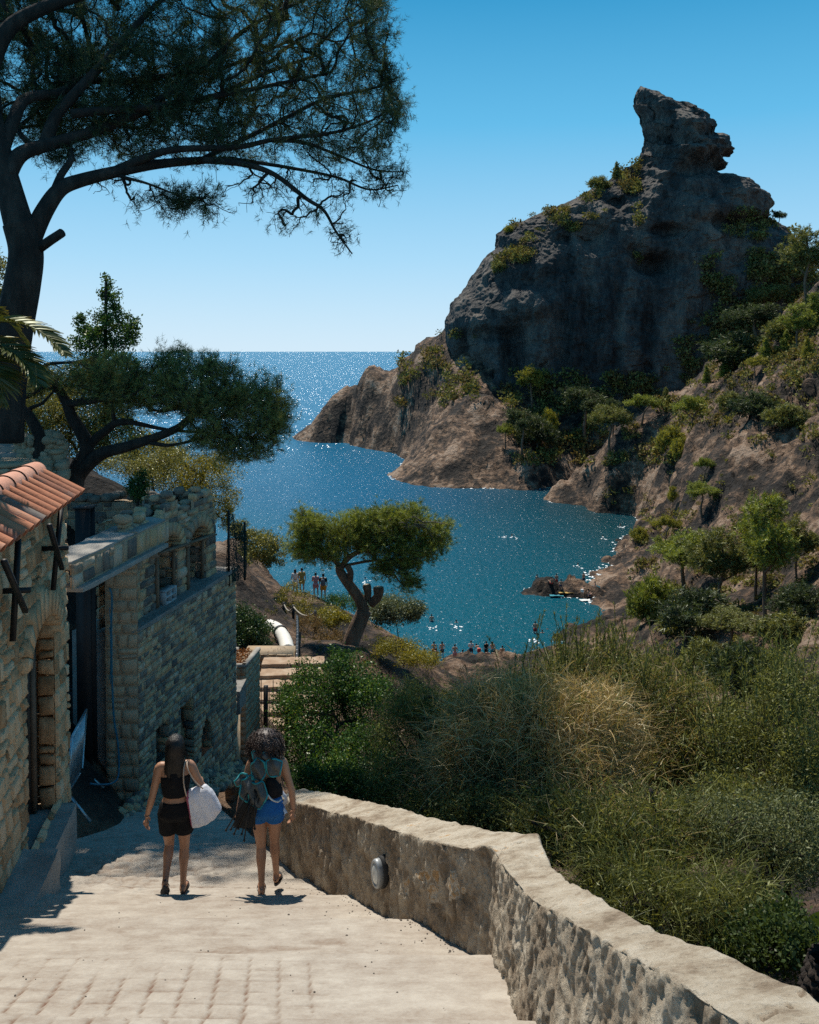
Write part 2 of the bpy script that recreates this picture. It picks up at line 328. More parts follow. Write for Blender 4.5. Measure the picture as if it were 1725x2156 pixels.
# densify the side that faces the path
th = th+.45*np.sin(th-math.pi/2)*0-.0
hw = (xrw-xlw)/2; xc = (xrw+xlw)/2
TH, ZZ = np.meshgrid(th, zz, indexing='ij')
cs, sn = np.cos(TH), np.sin(TH); e = .82
cx_ = np.sign(cs)*np.abs(cs)**e; sy_ = np.sign(sn)*np.abs(sn)**e
Xm = xc[None]+hw[None]*cx_
_poly = [((a_-CX)/F*D0, at(1300, y_, D0)[2]) for y_, a_ in Lp[::-1]]+[((a_-CX)/F*D0, at(1300, y_, D0)[2]) for y_, a_ in Rp]
dist_ = np.full(Xm.shape, 1e9)
for (x0_, z0_), (x1_, z1_) in zip(_poly[:-1], _poly[1:]):
    dx_, dz_ = x1_-x0_, z1_-z0_; t_ = np.clip(((Xm-x0_)*dx_+(ZZ-z0_)*dz_)/(dx_*dx_+dz_*dz_+1e-9), 0, 1); dist_ = np.minimum(dist_, np.hypot(Xm-x0_-t_*dx_, ZZ-z0_-t_*dz_))
infl = 20*(1-np.exp(-dist_/9.))+.55*np.minimum(dist_, 3)
infl = infl*np.clip(np.abs(sn)*4, 0, 1)**.5
Ym = D0+4+np.where(sn < 0, -infl, infl*1.1)
Ym = Ym-np.clip((34-ZZ)/60, 0, 1)**1.2*7*np.clip(-sn, 0, 1)
pm = P3(Xm, Ym, ZZ)
lum = fbm(pm/np.array([15, 15, 19.]), 41, 3); rid = 1-2*np.abs(fbm(pm/np.array([9, 9, 26.]), 47, 3)); fin = fbm(pm/2.2, 51, 3); cob = fbm(pm/.75, 57, 2)
edge = np.clip(np.minimum(hw[None]/7, 1)+0*ZZ, .12, 1)
side = np.clip(-sn*1.6, 0, 1)                 # 0 at the outline, 1 on the faces, so the outline stays
fl = fbm(pm/np.array([4.5, 4.5, 40.]), 61, 3)
_w1, _w2, _wi = worley(pm/np.array([11, 11, 8.])+.4*fbm(pm/6., 141, 3)[..., None], 142); _v1, _v2, _vi = worley(pm/np.array([3.4, 3.4, 2.6])+.3*fbm(pm/2., 144, 2)[..., None], 143)
disp = edge*(.25+.75*np.abs(sn))*(2.2*lum+1.5*rid*side+1.4*fl*side+1.5*(_wi-.5)*side*(.6+.8*lum)+.5*np.clip((_w2-_w1)*3, 0, 1)+.3*(_vi-.5))+.6*fin*edge**.5+.34*cob
_st = (ZZ+.55*Xm+2.2*fbm(pm/14., 151, 2))/4.6; _st = np.abs((_st % 1)-.35)
disp = disp+(_st-.25)*(2.2*np.clip((ZZ-40)/12, 0, 1)+.7)*np.clip(edge*1.6, 0, 1)*side**.5
nx, ny = cx_*.75, sy_
nl = np.sqrt(nx**2+ny**2)+1e-6
Xm2 = Xm+disp*nx/nl*np.where(np.abs(sn) < .5, .6, 1); Ym2 = Ym+disp*ny/nl
# carved hollows and bulges: (px, py, half width px, half height px, depth m)
pxm = CX+F*Xm/Ym; pym = 738.4-ZZ/Ym*F
for (a_, b_, ra, rb, dp) in [(1378, 556, 46, 22, 7), (1340, 530, 20, 14, 3), (1405, 488, 40, 14, 4), (1240, 490, 48, 20, 4.5), (1255, 515, 28, 22, 3.5), (1190, 505, 22, 9, 2.5), (1462, 355, 34, 22, 4), (1335, 385, 26, 30, 3), (1298, 428, 20, 12, 3), (1480, 440, 44, 26, -3.5), (1540, 395, 50, 25, -3),
                             (1352, 232, 22, 34, 2.5), (1480, 285, 22, 12, 2.5), (1000, 770, 40, 70, 6.5), (1090, 740, 26, 60, 5), (1100, 560, 60, 26, -3.5), (1100, 640, 62, 34, -5.5), (1030, 705, 60, 16, 4), (1045, 830, 22, 60, -5), (1180, 720, 16, 80, 2.), (1300, 690, 10, 110, 1.6), (1365, 720, 12, 80, 1.6), (1240, 640, 14, 90, 1.4), (1560, 470, 70, 14, 4), (1600, 520, 60, 30, -3), (1420, 265, 50, 10, -2), (1400, 300, 50, 10, 1.6), (1470, 320, 60, 10, -2.)]:
    w = np.exp(-(((pxm-a_)/ra)**2+((pym-b_)/rb)**2)**1.6)*np.clip(-sn*3, 0, 1)
    Ym2 = Ym2+w*dp*np.minimum(1, edge*1.2)
m_cliff = M_noise('conglomerate_cliff', [(.1, (.024, .023, .023)), (.4, (.06, .056, .053)), (.6, (.105, .093, .082)), (.9, (.18, .148, .12))], scale=.09, bs=1.0, bstr=1., bdist=.7, attr_w=.5, fine=1.3, mid=1.2, spec=.2, stretch=(1, 1, .35))
mv = np.clip(.45+.55*fl+.3*lum, 0, 1)
g_ = MB(); g_.grid(np.stack([Xm2, Ym2, ZZ+.5*edge*fin], -1), a=mv, closeu=True, flip=False)
massif = g_.build('rock_hill', m_cliff, smooth=True); tag(massif, kind='structure')
# ------------------------------------------------------------------ lookups: first hit of a photo ray on the land
def bvh_of(P, step, closed=False):
    Q = P[::step, ::step] if not closed else P[::step, ::step]
    n, m = Q.shape[:2]; I = np.arange(n*m).reshape(n, m)
    if closed: I = np.concatenate([I, I[:1]], 0)
    q = np.stack([I[:-1, :-1], I[1:, :-1], I[1:, 1:], I[:-1, 1:]], -1).reshape(-1, 4)
    return BVHTree.FromPolygons(Q.reshape(-1, 3).tolist(), q.tolist())
BV = [bvh_of(np.stack([X_, D_, Zt], -1), 3), bvh_of(np.stack([Xm2, Ym2, ZZ], -1), 4, True)]
def hit(px, py, mind=0., which=(0, 1)):
    r = Vector(ray(px, py)).normalized(); best = None
    for k in which:
        o = r*(mind*1.0); h = BV[k].ray_cast(o, r)
        if h[0] is not None and (best is None or h[0].length < best.length): best = h[0]
    return best
def drop(x, y):
    h = BV[0].ray_cast(Vector((x, y, 200)), Vector((0, 0, -1))); return h[0].z if h[0] else float(terr(np.array([x]), np.array([y]))[0])
# ------------------------------------------------------------------ sea
def make_sea():
    m, nt, out = newmat('sea_water'); gm = N(nt, 'ShaderNodeNewGeometry'); sx = N(nt, 'ShaderNodeSeparateXYZ'); nt.links.new(gm.outputs['Position'], sx.inputs[0])
    v0 = gm.outputs['Position']
    def mp(sc):
        q = N(nt, 'ShaderNodeMapping'); q.inputs['Scale'].default_value = sc; nt.links.new(v0, q.inputs['Vector']); return q.outputs['Vector']
    n1 = noise(nt, mp((1, .5, 1)), 1.1, 8, .66); n2 = noise(nt, mp((1, .6, 1)), .12, 4, .5); n3 = noise(nt, mp((1, .5, 1)), .018, 3, .5)
    yf = math_(nt, 'MULTIPLY', sx.outputs['Y'], 1/420., True)                    # open water beyond the cove is bluer and rougher
    col_ = math_(nt, 'ADD', yf, math_(nt, 'MULTIPLY', math_(nt, 'SUBTRACT', n3, .5), .35))
    east = math_(nt, 'MULTIPLY', math_(nt, 'SUBTRACT', sx.outputs['X'], -6.), 1/38., True)
    blue = ramp(nt, col_, [(.18, (.0, .088, .14)), (.4, (.0, .080, .165)), (.9, (.0, .105, .21))])
    teal = ramp(nt, col_, [(.18, (.0, .058, .075)), (.34, (.0, .03, .042)), (.5, (.0, .032, .05))])
    c = mix(nt, east, blue, teal)
    nb = bump(nt, n1, 1., .55, bump(nt, n2, .7, 1.2))
    p = pbsdf(nt, out, c, .3, nb, spec=.12); p.inputs['IOR'].default_value = 1.33
    # steep wavelets that catch the sun
    def slopes(sc, amp):
        t = N(nt, 'ShaderNodeTexNoise'); t.inputs['Scale'].default_value = 1.; t.inputs['Detail'].default_value = 2; t.inputs['Roughness'].default_value = .6; nt.links.new(mp(sc), t.inputs['Vector'])
        a = N(nt, 'ShaderNodeVectorMath', operation='SUBTRACT'); nt.links.new(t.outputs['Color'], a.inputs[0]); a.inputs[1].default_value = (.5, .5, .5)
        b_ = N(nt, 'ShaderNodeVectorMath', operation='SCALE'); nt.links.new(a.outputs[0], b_.inputs[0]); b_.inputs['Scale'].default_value = amp; return b_.outputs[0]
    sa = slopes((4.6, 2.0, 0), 3.4); sb = slopes((.7, .10, 0), 4.4)
    mx = N(nt, 'ShaderNodeMix', data_type='VECTOR'); nt.links.new(math_(nt, 'GREATER_THAN', yf, .62), mx.inputs[0]); nt.links.new(sa, mx.inputs[4]); nt.links.new(sb, mx.inputs[5])
    ad = N(nt, 'ShaderNodeVectorMath', operation='MULTIPLY_ADD'); nt.links.new(mx.outputs[1], ad.inputs[0]); ad.inputs[1].default_value = (1, 1, 0); ad.inputs[2].default_value = (0, 0, 1)
    nm = N(nt, 'ShaderNodeVectorMath', operation='NORMALIZE'); nt.links.new(ad.outputs[0], nm.inputs[0])
    gl = N(nt, 'ShaderNodeBsdfGlossy'); gl.inputs['Roughness'].default_value = .22; gl.inputs[0].default_value = (.9, .95, 1, 1); nt.links.new(nm.outputs[0], gl.inputs['Normal'])
    ms = N(nt, 'ShaderNodeMixShader'); tm_ = N(nt, 'ShaderNodeTexNoise'); tm_.inputs['Scale'].default_value = 1.; tm_.inputs['Detail'].default_value = 1; nt.links.new(mp((2.4, 1.5, 0)), tm_.inputs['Vector']); nt.links.new(math_(nt, 'MULTIPLY', math_(nt, 'GREATER_THAN', tm_.outputs['Fac'], .57), math_(nt, 'ADD', .0075, math_(nt, 'MULTIPLY', math_(nt, 'POWER', yf, 3.), .22))), ms.inputs[0]); nt.links.new(p.outputs[0], ms.inputs[1]); nt.links.new(gl.outputs[0], ms.inputs[2]); nt.links.new(ms.outputs[0], out.inputs[0])
    return m
m_sea = make_sea()
g_ = MB(); rr = np.r_[np.linspace(0, 600, 7), 2000, 8000, 30000]; tt = np.linspace(0, 2*math.pi, 65)
g_.grid(np.stack([np.sin(tt)[:, None]*rr[None], np.cos(tt)[:, None]*rr[None], np.full((65, len(rr)), SEA)], -1))
sea = g_.build('sea', m_sea, attr=False); tag(sea, kind='structure')
def grid_q(n, m):
    I = np.arange(n*m).reshape(n, m); return np.stack([I[:-1, :-1], I[1:, :-1], I[1:, 1:], I[:-1, 1:]], -1).reshape(-1, 4)
# ------------------------------------------------------------------ path
PD = [1.5, 4.6, 5.97, 9.4, 11, 13, 16, 20, 24]; PZ = [-2.05, -3.45, -4.08, -5.66, -6.12, -6.65, -7.6, -9.2, -10.15]
NOS = [3.2, 4.35, 5.8, 7.1, 8.35, 9.45, 10.9, 12.4]
def zpath(x, d):
    x = np.asarray(x, float); d = np.asarray(d, float)
    z = np.interp(d, PD, PZ)
    dn = d+.05*fbm(P3(x*1.3, 0*d, 0*d), 71, 2)+.03*x
    saw = np.zeros_like(dn)
    for a, b_ in zip(NOS[:-1], NOS[1:]):
        m = (dn >= a) & (dn < b_); t = np.clip((dn-a)/(b_-a), 0, 1)
        saw = np.where(m, np.where(t < .06, -1+0*t, (t-.06)/.94*2-1), saw)
        saw = np.where(m & (t < .045), 1-t/.045*2, saw)
    k = np.clip((12-d)/1.5, 0, 1)
    return z+.05*saw*k+.014*fbm(P3(x/1.1, d/1.1, 0), 72, 3)
NX, ND = 370, 700
px_ = np.linspace(-5.2, 1.15, NX); pd_ = np.linspace(2.0, 14.6, ND)
PX, PDd = np.meshgrid(px_, pd_, indexing='ij'); PZz = zpath(PX, PDd)
rough = .0035*fbm(P3(PX/.05, PDd/.05, 0), 73, 3)+.0025*fbm(P3(PX/.22, PDd/.18, 0), 74, 3)
f1, f2, idc = worley(P3(PX/.16, PDd/.13, 0*PX+.5), 75)
clod = np.clip(1-(((PX+2.85)/1.15)**2+((PDd-10.0)/1.25)**2), 0, 1)**.5*np.clip((PX+4.0)*3, 0, 1)
rough = rough+clod*(.035*np.clip((f2-f1)*3, 0, 1)*idc+.012*fbm(P3(PX/.08, PDd/.08, 0), 76, 3))
tile = ((PDd < 5.72) & (PX < -.62+.3*fbm(P3(PDd/.4, 0*PDd, 0), 80, 2)) & (PX > -4)).astype(float)
gx = np.abs(((PX+.14*(PDd-5))/.185+.04*fbm(P3(PX*3, PDd*3, 0), 77, 2)) % 1-.5)*2; gy = np.abs(((PDd+.05*PX)/.2+.05*fbm(P3(PX*3, PDd*3, 0), 78, 2)) % 1-.5)*2
wear = np.clip(.6+.9*fbm(P3(PX/.6, PDd/.5, 0), 79, 3), 0, 1)
gr = np.clip((gx-.86)/.14, 0, 1)*tile*wear; gr2 = np.clip((gy-.88)/.12, 0, 1)*tile*wear
rough = rough-.02*np.maximum(gr, gr2*.7)
pv = .62+.17*fbm(P3(PX/1.6, PDd/.5, 3), 81, 5)+.13*fbm(P3(PX/.25, PDd/.06, 3), 82, 3)-.8*gr-.4*gr2-.2*clod*(f2-f1 < .1)
for (cx0, cy0, rx0, ry0) in [(-.62, 6.45, .16, .1), (-1.0, 6.3, .35, .08), (-1.3, 6.2, .2, .06)]:
    w = np.clip(1.3-(((PX-cx0)/rx0)**2+((PDd-cy0)/ry0)**2)+.5*fbm(P3(PX/.06, PDd/.06, 0), 83, 3), 0, 1); pv = pv-.22*w; rough = rough-.006*w
crack = np.abs(PDd-9.05+.09*fbm(P3(PX/.5, PX*0, 0), 84, 4)+.03*PX) < .011; crack &= (PX > -3) & (PX < -.6)
pv = np.where(crack, pv-.5, pv); rough = np.where(crack, rough-.012, rough)
m_path = M_noise('trodden_concrete', [(.1, (.14, .075, .05)), (.32, (.22, .17, .13)), (.55, (.31, .268, .222)), (.8, (.40, .36, .305))], scale=1.4, bs=34, bstr=.8, bdist=.008, attr_w=.78, fine=.5, rough=.9)
_bl = np.array([(-3.2, 13.6), (-2.3, 11.8), (-1.6, 10.5), (-.4, 8.0), (.3, 6.4), (.5, 5.99), (.53, 4.6), (.68, 3.4), (.84, 1.6)])
_lim = np.interp(PDd, _bl[::-1, 1], _bl[::-1, 0])+.1
_g = np.stack([PX, PDd, PZz+rough], -1); _q = grid_q(NX, ND); _ok = (PX < _lim).reshape(-1)[_q].all(1)
g_ = MB(); g_.add(_g.reshape(-1, 3), _q[_ok], a=np.clip(pv, 0, 1).reshape(-1)); path = g_.build('path', m_path, smooth=True); tag(path, kind='structure')
m_peb = M_plain('pebble_grey', (.12, .1, .085), .9)
rng = np.random.default_rng(5); g_ = MB()
for k in range(300):
    x, d = rng.uniform(-2.9, .45), rng.uniform(3.4, 10.8)
    if rng.random() < .5: t = rng.random(); x, d = -1.62+2.1*t-rng.random()**2*.25, 10.4-4.4*t
    r = rng.uniform(.0025, .0065)*(1.6 if rng.random() < .05 else 1)
    z = float(zpath(x, d)); g_.ellip((x, d, z+r*.4), (r*1.2, r, r*.7), 6, 5)
tag(g_.build('pebbles', m_peb, attr=False), 'loose dark pebbles and grit lying on the pale concrete path', 'grit', kind='stuff')
# ------------------------------------------------------------------ the low plastered wall beside the path
m_plaster = M_noise('rough_lime_plaster', [(.15, (.13, .095, .06)), (.4, (.26, .2, .14)), (.62, (.40, .335, .25)), (.86, (.5, .44, .35)), (.97, (.40, .25, .12))], scale=2.2, bs=26, bstr=1., bdist=.03, attr_w=.75, fine=.8, rough=.95)
B_in = [(-1.95, 11.2), (-1.6, 10.5), (-1.02, 9.3), (-.4, 8.0), (-.03, 7.2), (.3, 6.4), (.5, 5.99), (.524, 5.3), (.535, 4.65), (.60, 4.0), (.68, 3.4), (.75, 2.9), (.8, 2.4), (.84, 1.6)]
Ti = []; To = []
tin = [(560, 1690), (587, 1694), (727, 1732), (815, 1753), (874, 1781), (937, 1799), (1035, 1802)]
for (x, d) in B_in[:7]:
    p = CX+F*x/d; py = np.interp(p, [q[0] for q in tin], [q[1] for q in tin]); z = -(py-738.4)/F*d
    if d > 11: z = -5.75
    Ti.append((x, d, z)); nx_, ny_ = .885, .465; w = .40 if d > 6.2 else .40
    To.append((x+w*nx_, d+w*ny_, z+.015))
Ti[6] = (.545, 5.97, -3.34); To[6] = (.90, 6.12, -3.33)
Ti += [(.585, 5.48, -3.2), (.645, 4.72, -2.92), (.735, 4.07, -2.62), (.827, 3.47, -2.35), (.885, 2.94, -2.1), (.93, 2.55, -1.93), (.99, 1.6, -1.55)]
To += [(.885, 5.45, -3.17), (.90, 4.95, -2.95), (.95, 4.3, -2.66), (1.03, 3.68, -2.4), (1.12, 3.2, -2.17), (1.22, 2.75, -1.97), (1.32, 1.6, -1.57)]
def resamp(P, n):
    P = np.array(P, float); t = np.r_[0, np.cumsum(np.linalg.norm(np.diff(P[:, :2], axis=0), axis=1))]; s = np.linspace(0, 1, n)
    return t/t[-1]
tt_ = resamp(Ti, 2); S_ = np.linspace(0, 1, 560)
def ev(P): P = np.array(P, float); return np.stack([np.interp(S_, tt_, P[:, k]) for k in range(P.shape[1])], -1)
ti, to_, bi = ev(Ti), ev(To), ev(B_in)
zb = np.interp(bi[:, 1], PD, PZ)-.35; bi3 = np.c_[bi, zb]; bo3 = np.c_[to_[:, :2]+np.array([.05, .02]), to_[:, 2]-2.4]
rows = []; nn = np.c_[ti[:, :2]-to_[:, :2], 0*S_]; nn /= np.linalg.norm(nn, axis=1)[:, None]
ML = (S_*9.8)[:, None]
pts = []; nrm = []; kind = []
for k in np.linspace(0, 1, 72): pts.append(bi3+(ti-bi3)*k); nrm.append(nn); kind.append(0)
r0 = .035
for k in np.linspace(0, 1, 34)[1:]: pts.append(ti+(to_-ti)*k+np.array([0, 0, .0])); nrm.append(np.tile([0, 0, 1.], (560, 1))); kind.append(1)
for k in np.linspace(0, 1, 26)[1:]: pts.append(to_+(bo3-to_)*k); nrm.append(-nn); kind.append(2)
Pq = np.stack(pts, 1); Nq = np.stack(nrm, 1)
for _ in range(3):                                              # soften the arrises
    Nq[:, 1:-1] = (Nq[:, :-2]+Nq[:, 2:]+Nq[:, 1:-1])/3; Pq[:, 1:-1] = (Pq[:, :-2]+Pq[:, 2:]+2*Pq[:, 1:-1])/4
Nq /= np.linalg.norm(Nq, axis=-1, keepdims=True)+1e-9
K_ = np.array(kind)[None]; seg2 = np.clip((6.1-Pq[..., 1])*3, 0, 1)
q = Pq
lump = fbm(q/np.array([.07, .07, .16]), 91, 4); lump2 = np.abs(fbm(q/np.array([.05, .05, .11]), 92, 3)); big = fbm(q/.45, 93, 3)
df = np.where(K_ == 1, .014*fbm(q/.12, 94, 4)+.02*big, (.028+.006*seg2)*lump-(.03+.02*seg2)*lump2+.03*big)
edgew = np.exp(-((np.arange(len(kind))[None]-72)/3.)**2); df = df+edgew*.03*fbm(P3(ML*4, 0*ML, 0)+0*q, 95, 3)
crk = (K_ == 1)*(np.abs(((ML*1.35+.8*fbm(q*0+ML[..., None]*.9, 102, 2)+.16*fbm(q/.2, 96, 3)+.35*((np.arange(len(kind))[None]-72)/33.)*0) % 1)-.5) < .012)*(fbm(q/.3, 97, 2) > .0); df = df-crk*.012
wv = np.where(K_ == 1, .66+.35*fbm(q/.25, 98, 4), .50+.35*fbm(q/.3, 99, 3)+.22*lump+.1*seg2)-crk*.4
f1, f2, idc = worley(q/np.array([.19, .19, .22]), 101)
xq = CX+F*q[..., 0]/q[..., 1]; yq = 738.4-F*q[..., 2]/q[..., 1]
zone = (K_ == 0)*((((xq-915)/68)**2+((yq-1885)/36)**2 < 1) | (((xq-1140)/45)**2+((yq-2080)/60)**2 < 0))
wv = np.where(zone & (f2-f1 > .12) & (idc > .35), 1.15, wv); 
wv = np.clip(wv, 0, 1.2)
W3 = Pq+Nq*df[..., None]
pw = empty('parapet_wall', tuple(W3[250, 0]), 0, 'low wall of rough sandy plaster running down the right side of the concrete path', 'wall')
_e = W3[0]; _n = len(_e); _ec = _e.mean(0)+np.array([0, .04, 0]); _rings = np.stack([_ec+(_e-_ec)*k_ for k_ in np.linspace(1, .02, 14)], 0); _rings = _rings+np.array([0, 1, 0])*(.05*fbm(_rings/.15, 161, 3))[..., None]*(np.linspace(0, 1, 14) > 0)[:, None, None]
g_ = MB(); g_.grid(W3, a=wv, flip=True); g_.grid(_rings, a=.5)
o = g_.build('plastered_masonry', m_plaster, pw, smooth=True)
# bulkhead lamp on it
def lamp_on_wall():
    i = np.argmin(np.abs(CX+F*bi[:, 0]/bi[:, 1]-806)); c = np.array([bi[i, 0], bi[i, 1], -(1853-738.4)/F*bi[i, 1]])
    n = nn[i]; t = np.array([-n[1], n[0], 0]); M = np.stack([t, n, [0, 0, 1]], 1)
    r = empty('bulkhead_lamp', tuple(c), 0, 'oval bulkhead lamp with grey rim set in the plastered wall', 'lamp')
    def disk(rx, rz, y0, y1, name, m, par, prof=None):
        g = MB(); th = np.linspace(0, 2*math.pi, 33)[:-1]
        prof = prof or [(0, y0), (1, y0), (1, y1-.006), (.94, y1), (0, y1+.0)]
        P = np.array([[[rx*a*math.cos(q), b_, rz*a*math.sin(q)] for a, b_ in prof] for q in th]) @ M.T+c
        g.grid(P, closeu=True, flip=True); return g.build(name, m, par, smooth=False)
    disk(.09, .138, -.03, .035, 'recess_disc', M_plain('painted_recess_shade', (.02, .02, .02), .8), r)  # near-black disc paints the shade of a recess round the rim
    disk(.08, .125, .02, .085, 'rim', M_plain('grey_cast_metal', (.32, .34, .35), .45, .2), r, [(.8, .03), (1, .03), (1, .07), (.93, .085), (.76, .085), (.74, .07)])
    disk(.06, .095, .05, .085, 'lens', M_plain('frosted_lens', (.5, .52, .5), .25, 0, .8), r, [(1, .06), (.95, .078), (.7, .09), (.3, .096), (0, .098)])
lamp_on_wall()
# ------------------------------------------------------------------ stone walling
def stones(g, O, U, Nn, s0, s1, z0, z1, ch=(.14, .24), cw=(.15, .45), holes=None, relief=.045, seed=1, gap=.012, top=None, mort=True, res=(6, 5), colv=(0, 1), tilt=.0, thick=0):
    rg = np.random.default_rng(seed); O = np.array(O, float); U = np.array(U, float); Nn = np.array(Nn, float); Zv = np.array([0, 0, 1.])
    z = z0; a = np.r_[0, np.linspace(.06, .94, res[0]-2), 1]; b_ = np.r_[0, np.linspace(.08, .92, res[1]-2), 1]; A, Bq = np.meshgrid(a, b_, indexing='ij')
    while z < z1-.03:
        h = min(rg.uniform(*ch), z1-z)
        if z1-z-h < .05: h = z1-z
        segs = [(s0, s1)]
        if holes:
            for (ha, hb) in holes(z+h/2):
                ns = []
                for (p, q) in segs:
                    if hb <= p or ha >= q: ns.append((p, q)); continue
                    if ha > p+.02: ns.append((p, ha))
                    if hb < q-.02: ns.append((hb, q))
                segs = ns
        for (p, q) in segs:
            s = p
            while s < q-.01:
                w = rg.uniform(*cw)
                if q-s-w < cw[0]*.6: w = q-s
                hh = h; zz_ = z
                sub = [(zz_, hh)]
                if rg.random() < .16 and h > .13: k = rg.uniform(.35, .65); sub = [(zz_, hh*k), (zz_+hh*k, hh*(1-k))]
                for (zb_, hb_) in sub:
                    if top is not None and zb_+hb_*.5 > top(s+w/2): continue
                    gp = gap*rg.uniform(.6, 1.5)
                    x = s+gp/2+(w-gp)*A+rg.normal(0, .012)*(Bq-.5)+rg.normal(0, .004, A.shape)
                    y = zb_+gp/2+(hb_-gp)*Bq+rg.normal(0, .03)*(A-.5)*w+rg.normal(0, .005, A.shape)
                    ed = np.minimum(np.minimum(A, 1-A)*w, np.minimum(Bq, 1-Bq)*hb_); pr = rg.uniform(.35, 1)*relief
                    d = pr*np.clip(ed/.016, 0, 1)**.5+rg.normal(0, relief*.10, A.shape)*(ed > 0)+(tilt*(Bq-.5))
                    edge0 = (ed <= 1e-6); d = np.where(edge0, -.03-thick, d)
                    P = O+x[..., None]*U+y[..., None]*Zv+d[..., None]*Nn
                    g.add(P.reshape(-1, 3), grid_q(*res), a=rg.uniform(*colv))
                s += w
        z += h
    return g
def backing(g, O, U, Nn, s0, s1, z0, z1, holes=None, top=None, off=-.004, step=.05):
    O = np.array(O, float); U = np.array(U, float); Nn = np.array(Nn, float)
    z = z0
    while z < z1-1e-6:
        h = min(step, z1-z); segs = [(s0, s1)]
        if holes:
            for (ha, hb) in holes(z+h/2):
                ns = []
                for (p, q) in segs:
                    if hb <= p or ha >= q: ns.append((p, q)); continue
                    if ha > p: ns.append((p, ha))
                    if hb < q: ns.append((hb, q))
                segs = ns
        for (p, q) in segs:
            for k in range(max(1, int((q-p)/.25)) if top else 1):
                n_k = max(1, int((q-p)/.25)) if top else 1; pa, pb = p+(q-p)*k/n_k, p+(q-p)*(k+1)/n_k
                if top and z+h/2 > top((pa+pb)/2)-.04: continue
                P = [O+a*U+np.array([0, 0, b_])+off*Nn for a, b_ in ((pa, z), (pb, z), (pb, z+h), (pa, z+h))]
                g.add(P, [[0, 1, 2, 3]], a=.5)
        z += h
m_stone1 = M_noise('golden_limestone_blocks', [(.1, (.2, .115, .055)), (.35, (.36, .225, .12)), (.6, (.5, .335, .19)), (.9, (.58, .43, .28))], scale=6, bs=30, bstr=.8, bdist=.012, attr_w=.65, fine=.4, rough=.95)
m_mort = M_noise('lime_mortar', [(.2, (.16, .13, .1)), (.8, (.3, .26, .21))], scale=10, bs=60, bstr=.8, bdist=.01)
m_stone2 = M_noise('mixed_rubble_stone', [(.08, (.10, .09, .08)), (.3, (.2, .165, .13)), (.5, (.35, .26, .17)), (.72, (.48, .31, .16)), (.92, (.45, .37, .28))], scale=5, bs=30, bstr=.8, bdist=.012, attr_w=.8, fine=.35, rough=.95)
m_mort2 = M_noise('grey_rubble_mortar', [(.2, (.12, .115, .105)), (.8, (.26, .245, .22))], scale=6, bs=50, bstr=.9, bdist=.012)
m_conc = M_noise('weathered_concrete', [(.2, (.15, .14, .125)), (.5, (.27, .25, .22)), (.8, (.37, .34, .30))], scale=2.5, bs=35, bstr=.5, bdist=.01, rough=.9)
m_iron = M_plain('black_iron', (.012, .012, .013), .55, .3)
m_dark = M_plain('dark_door_wood', (.018, .016, .015), .6)
az1 = R(-8); U1 = np.array([math.sin(az1), math.cos(az1), 0]); N1 = np.array([math.cos(az1), -math.sin(az1), 0]); O1 = np.array([-4.18, 10.9, 0])
def wallhit(px, py, O, Nn, off=0):
    r = ray(px, py); k = ((O+Nn*off) @ Nn)/(r @ Nn); return r*k
DOOR = (-1.77, -.57, -5.32, -3.25, -2.9)
def hole1(z):
    a, b_, z0, zs, zt = DOOR
    if z < z0: return []
    if z < zs: return [(a, b_)]
    if z < zt: k = math.sqrt(max(0, 1-((z-zs)/(zt-zs))**2)); c = (a+b_)/2; return [(c-(b_-a)/2*k, c+(b_-a)/2*k)]
    return []
h1 = empty('stone_house', (-4.0, 8.5, -5.3), 0, 'golden stone house with terracotta tiled eave and arched doorway at the left edge', 'house')
g = MB(); stones(g, O1, U1, N1, -7.2, 0, -6.5, -1.72, ch=(.15, .30), cw=(.10, .34), holes=hole1, relief=.045, seed=3, gap=.03, res=(8, 8), tilt=-.012)
backing(g, O1, U1, N1, -7.2, 0, -6.5, -1.7, hole1)
# voussoirs of the arch
a_, b__, z0_, zs_, zt_ = DOOR; cA = (a_+b__)/2; rw = (b__-a_)/2; rh = zt_-zs_
for k in range(13):
    t0 = math.pi*(k+.04)/13; t1 = math.pi*(k+.96)/13
    pts_ = []
    for rr_ in (1.0, 1.62 if k % 2 else 1.5):
        for t in (t0, t1):
            ex = (rr_-1)*.62; pts_.append(O1+U1*(cA-math.cos(t)*(rw+ex*.55))+np.array([0, 0, zs_+math.sin(t)*(rh+ex)]))
    f = [p+N1*.075 for p in pts_]; bk = [p-N1*.25 for p in pts_]
    g.add(f+bk, [[0, 1, 3, 2], [4, 6, 7, 5], [0, 4, 5, 1], [2, 3, 7, 6], [0, 2, 6, 4], [1, 5, 7, 3]], a=.3+.5*random.Random(k).random())
# jambs (reveals) and the end of the wall
stones(g, O1+U1*b__-N1*.2, N1, -U1, 0, .2, z0_, zs_+.1, ch=(.22, .34), cw=(.3, .5), relief=.03, seed=8, gap=.02, colv=(0, .5))
stones(g, O1+U1*a_-N1*.2, N1, U1, 0, .2, z0_, zs_+.1, ch=(.22, .34), cw=(.3, .5), relief=.03, seed=9, gap=.02)
stones(g, O1-N1*.45, N1, U1, 0, .45, -6.5, -1.72, ch=(.18, .3), cw=(.25, .45), relief=.03, seed=10)
wall1 = g.build('wall', m_stone1, h1)
g = MB(); g.box(O1+U1*-3.6-N1*.62+[0, 0, -4.2], (.12, 3.7, 2.45), -az1); back_ = g.build('inner_wall', m_mort, h1)
g = MB(); g.box(O1+U1*cA-N1*.29+[0, 0, (z0_+zt_)/2], (.025, rw-.07, (zt_-z0_)/2-.02), -az1, a=.3)
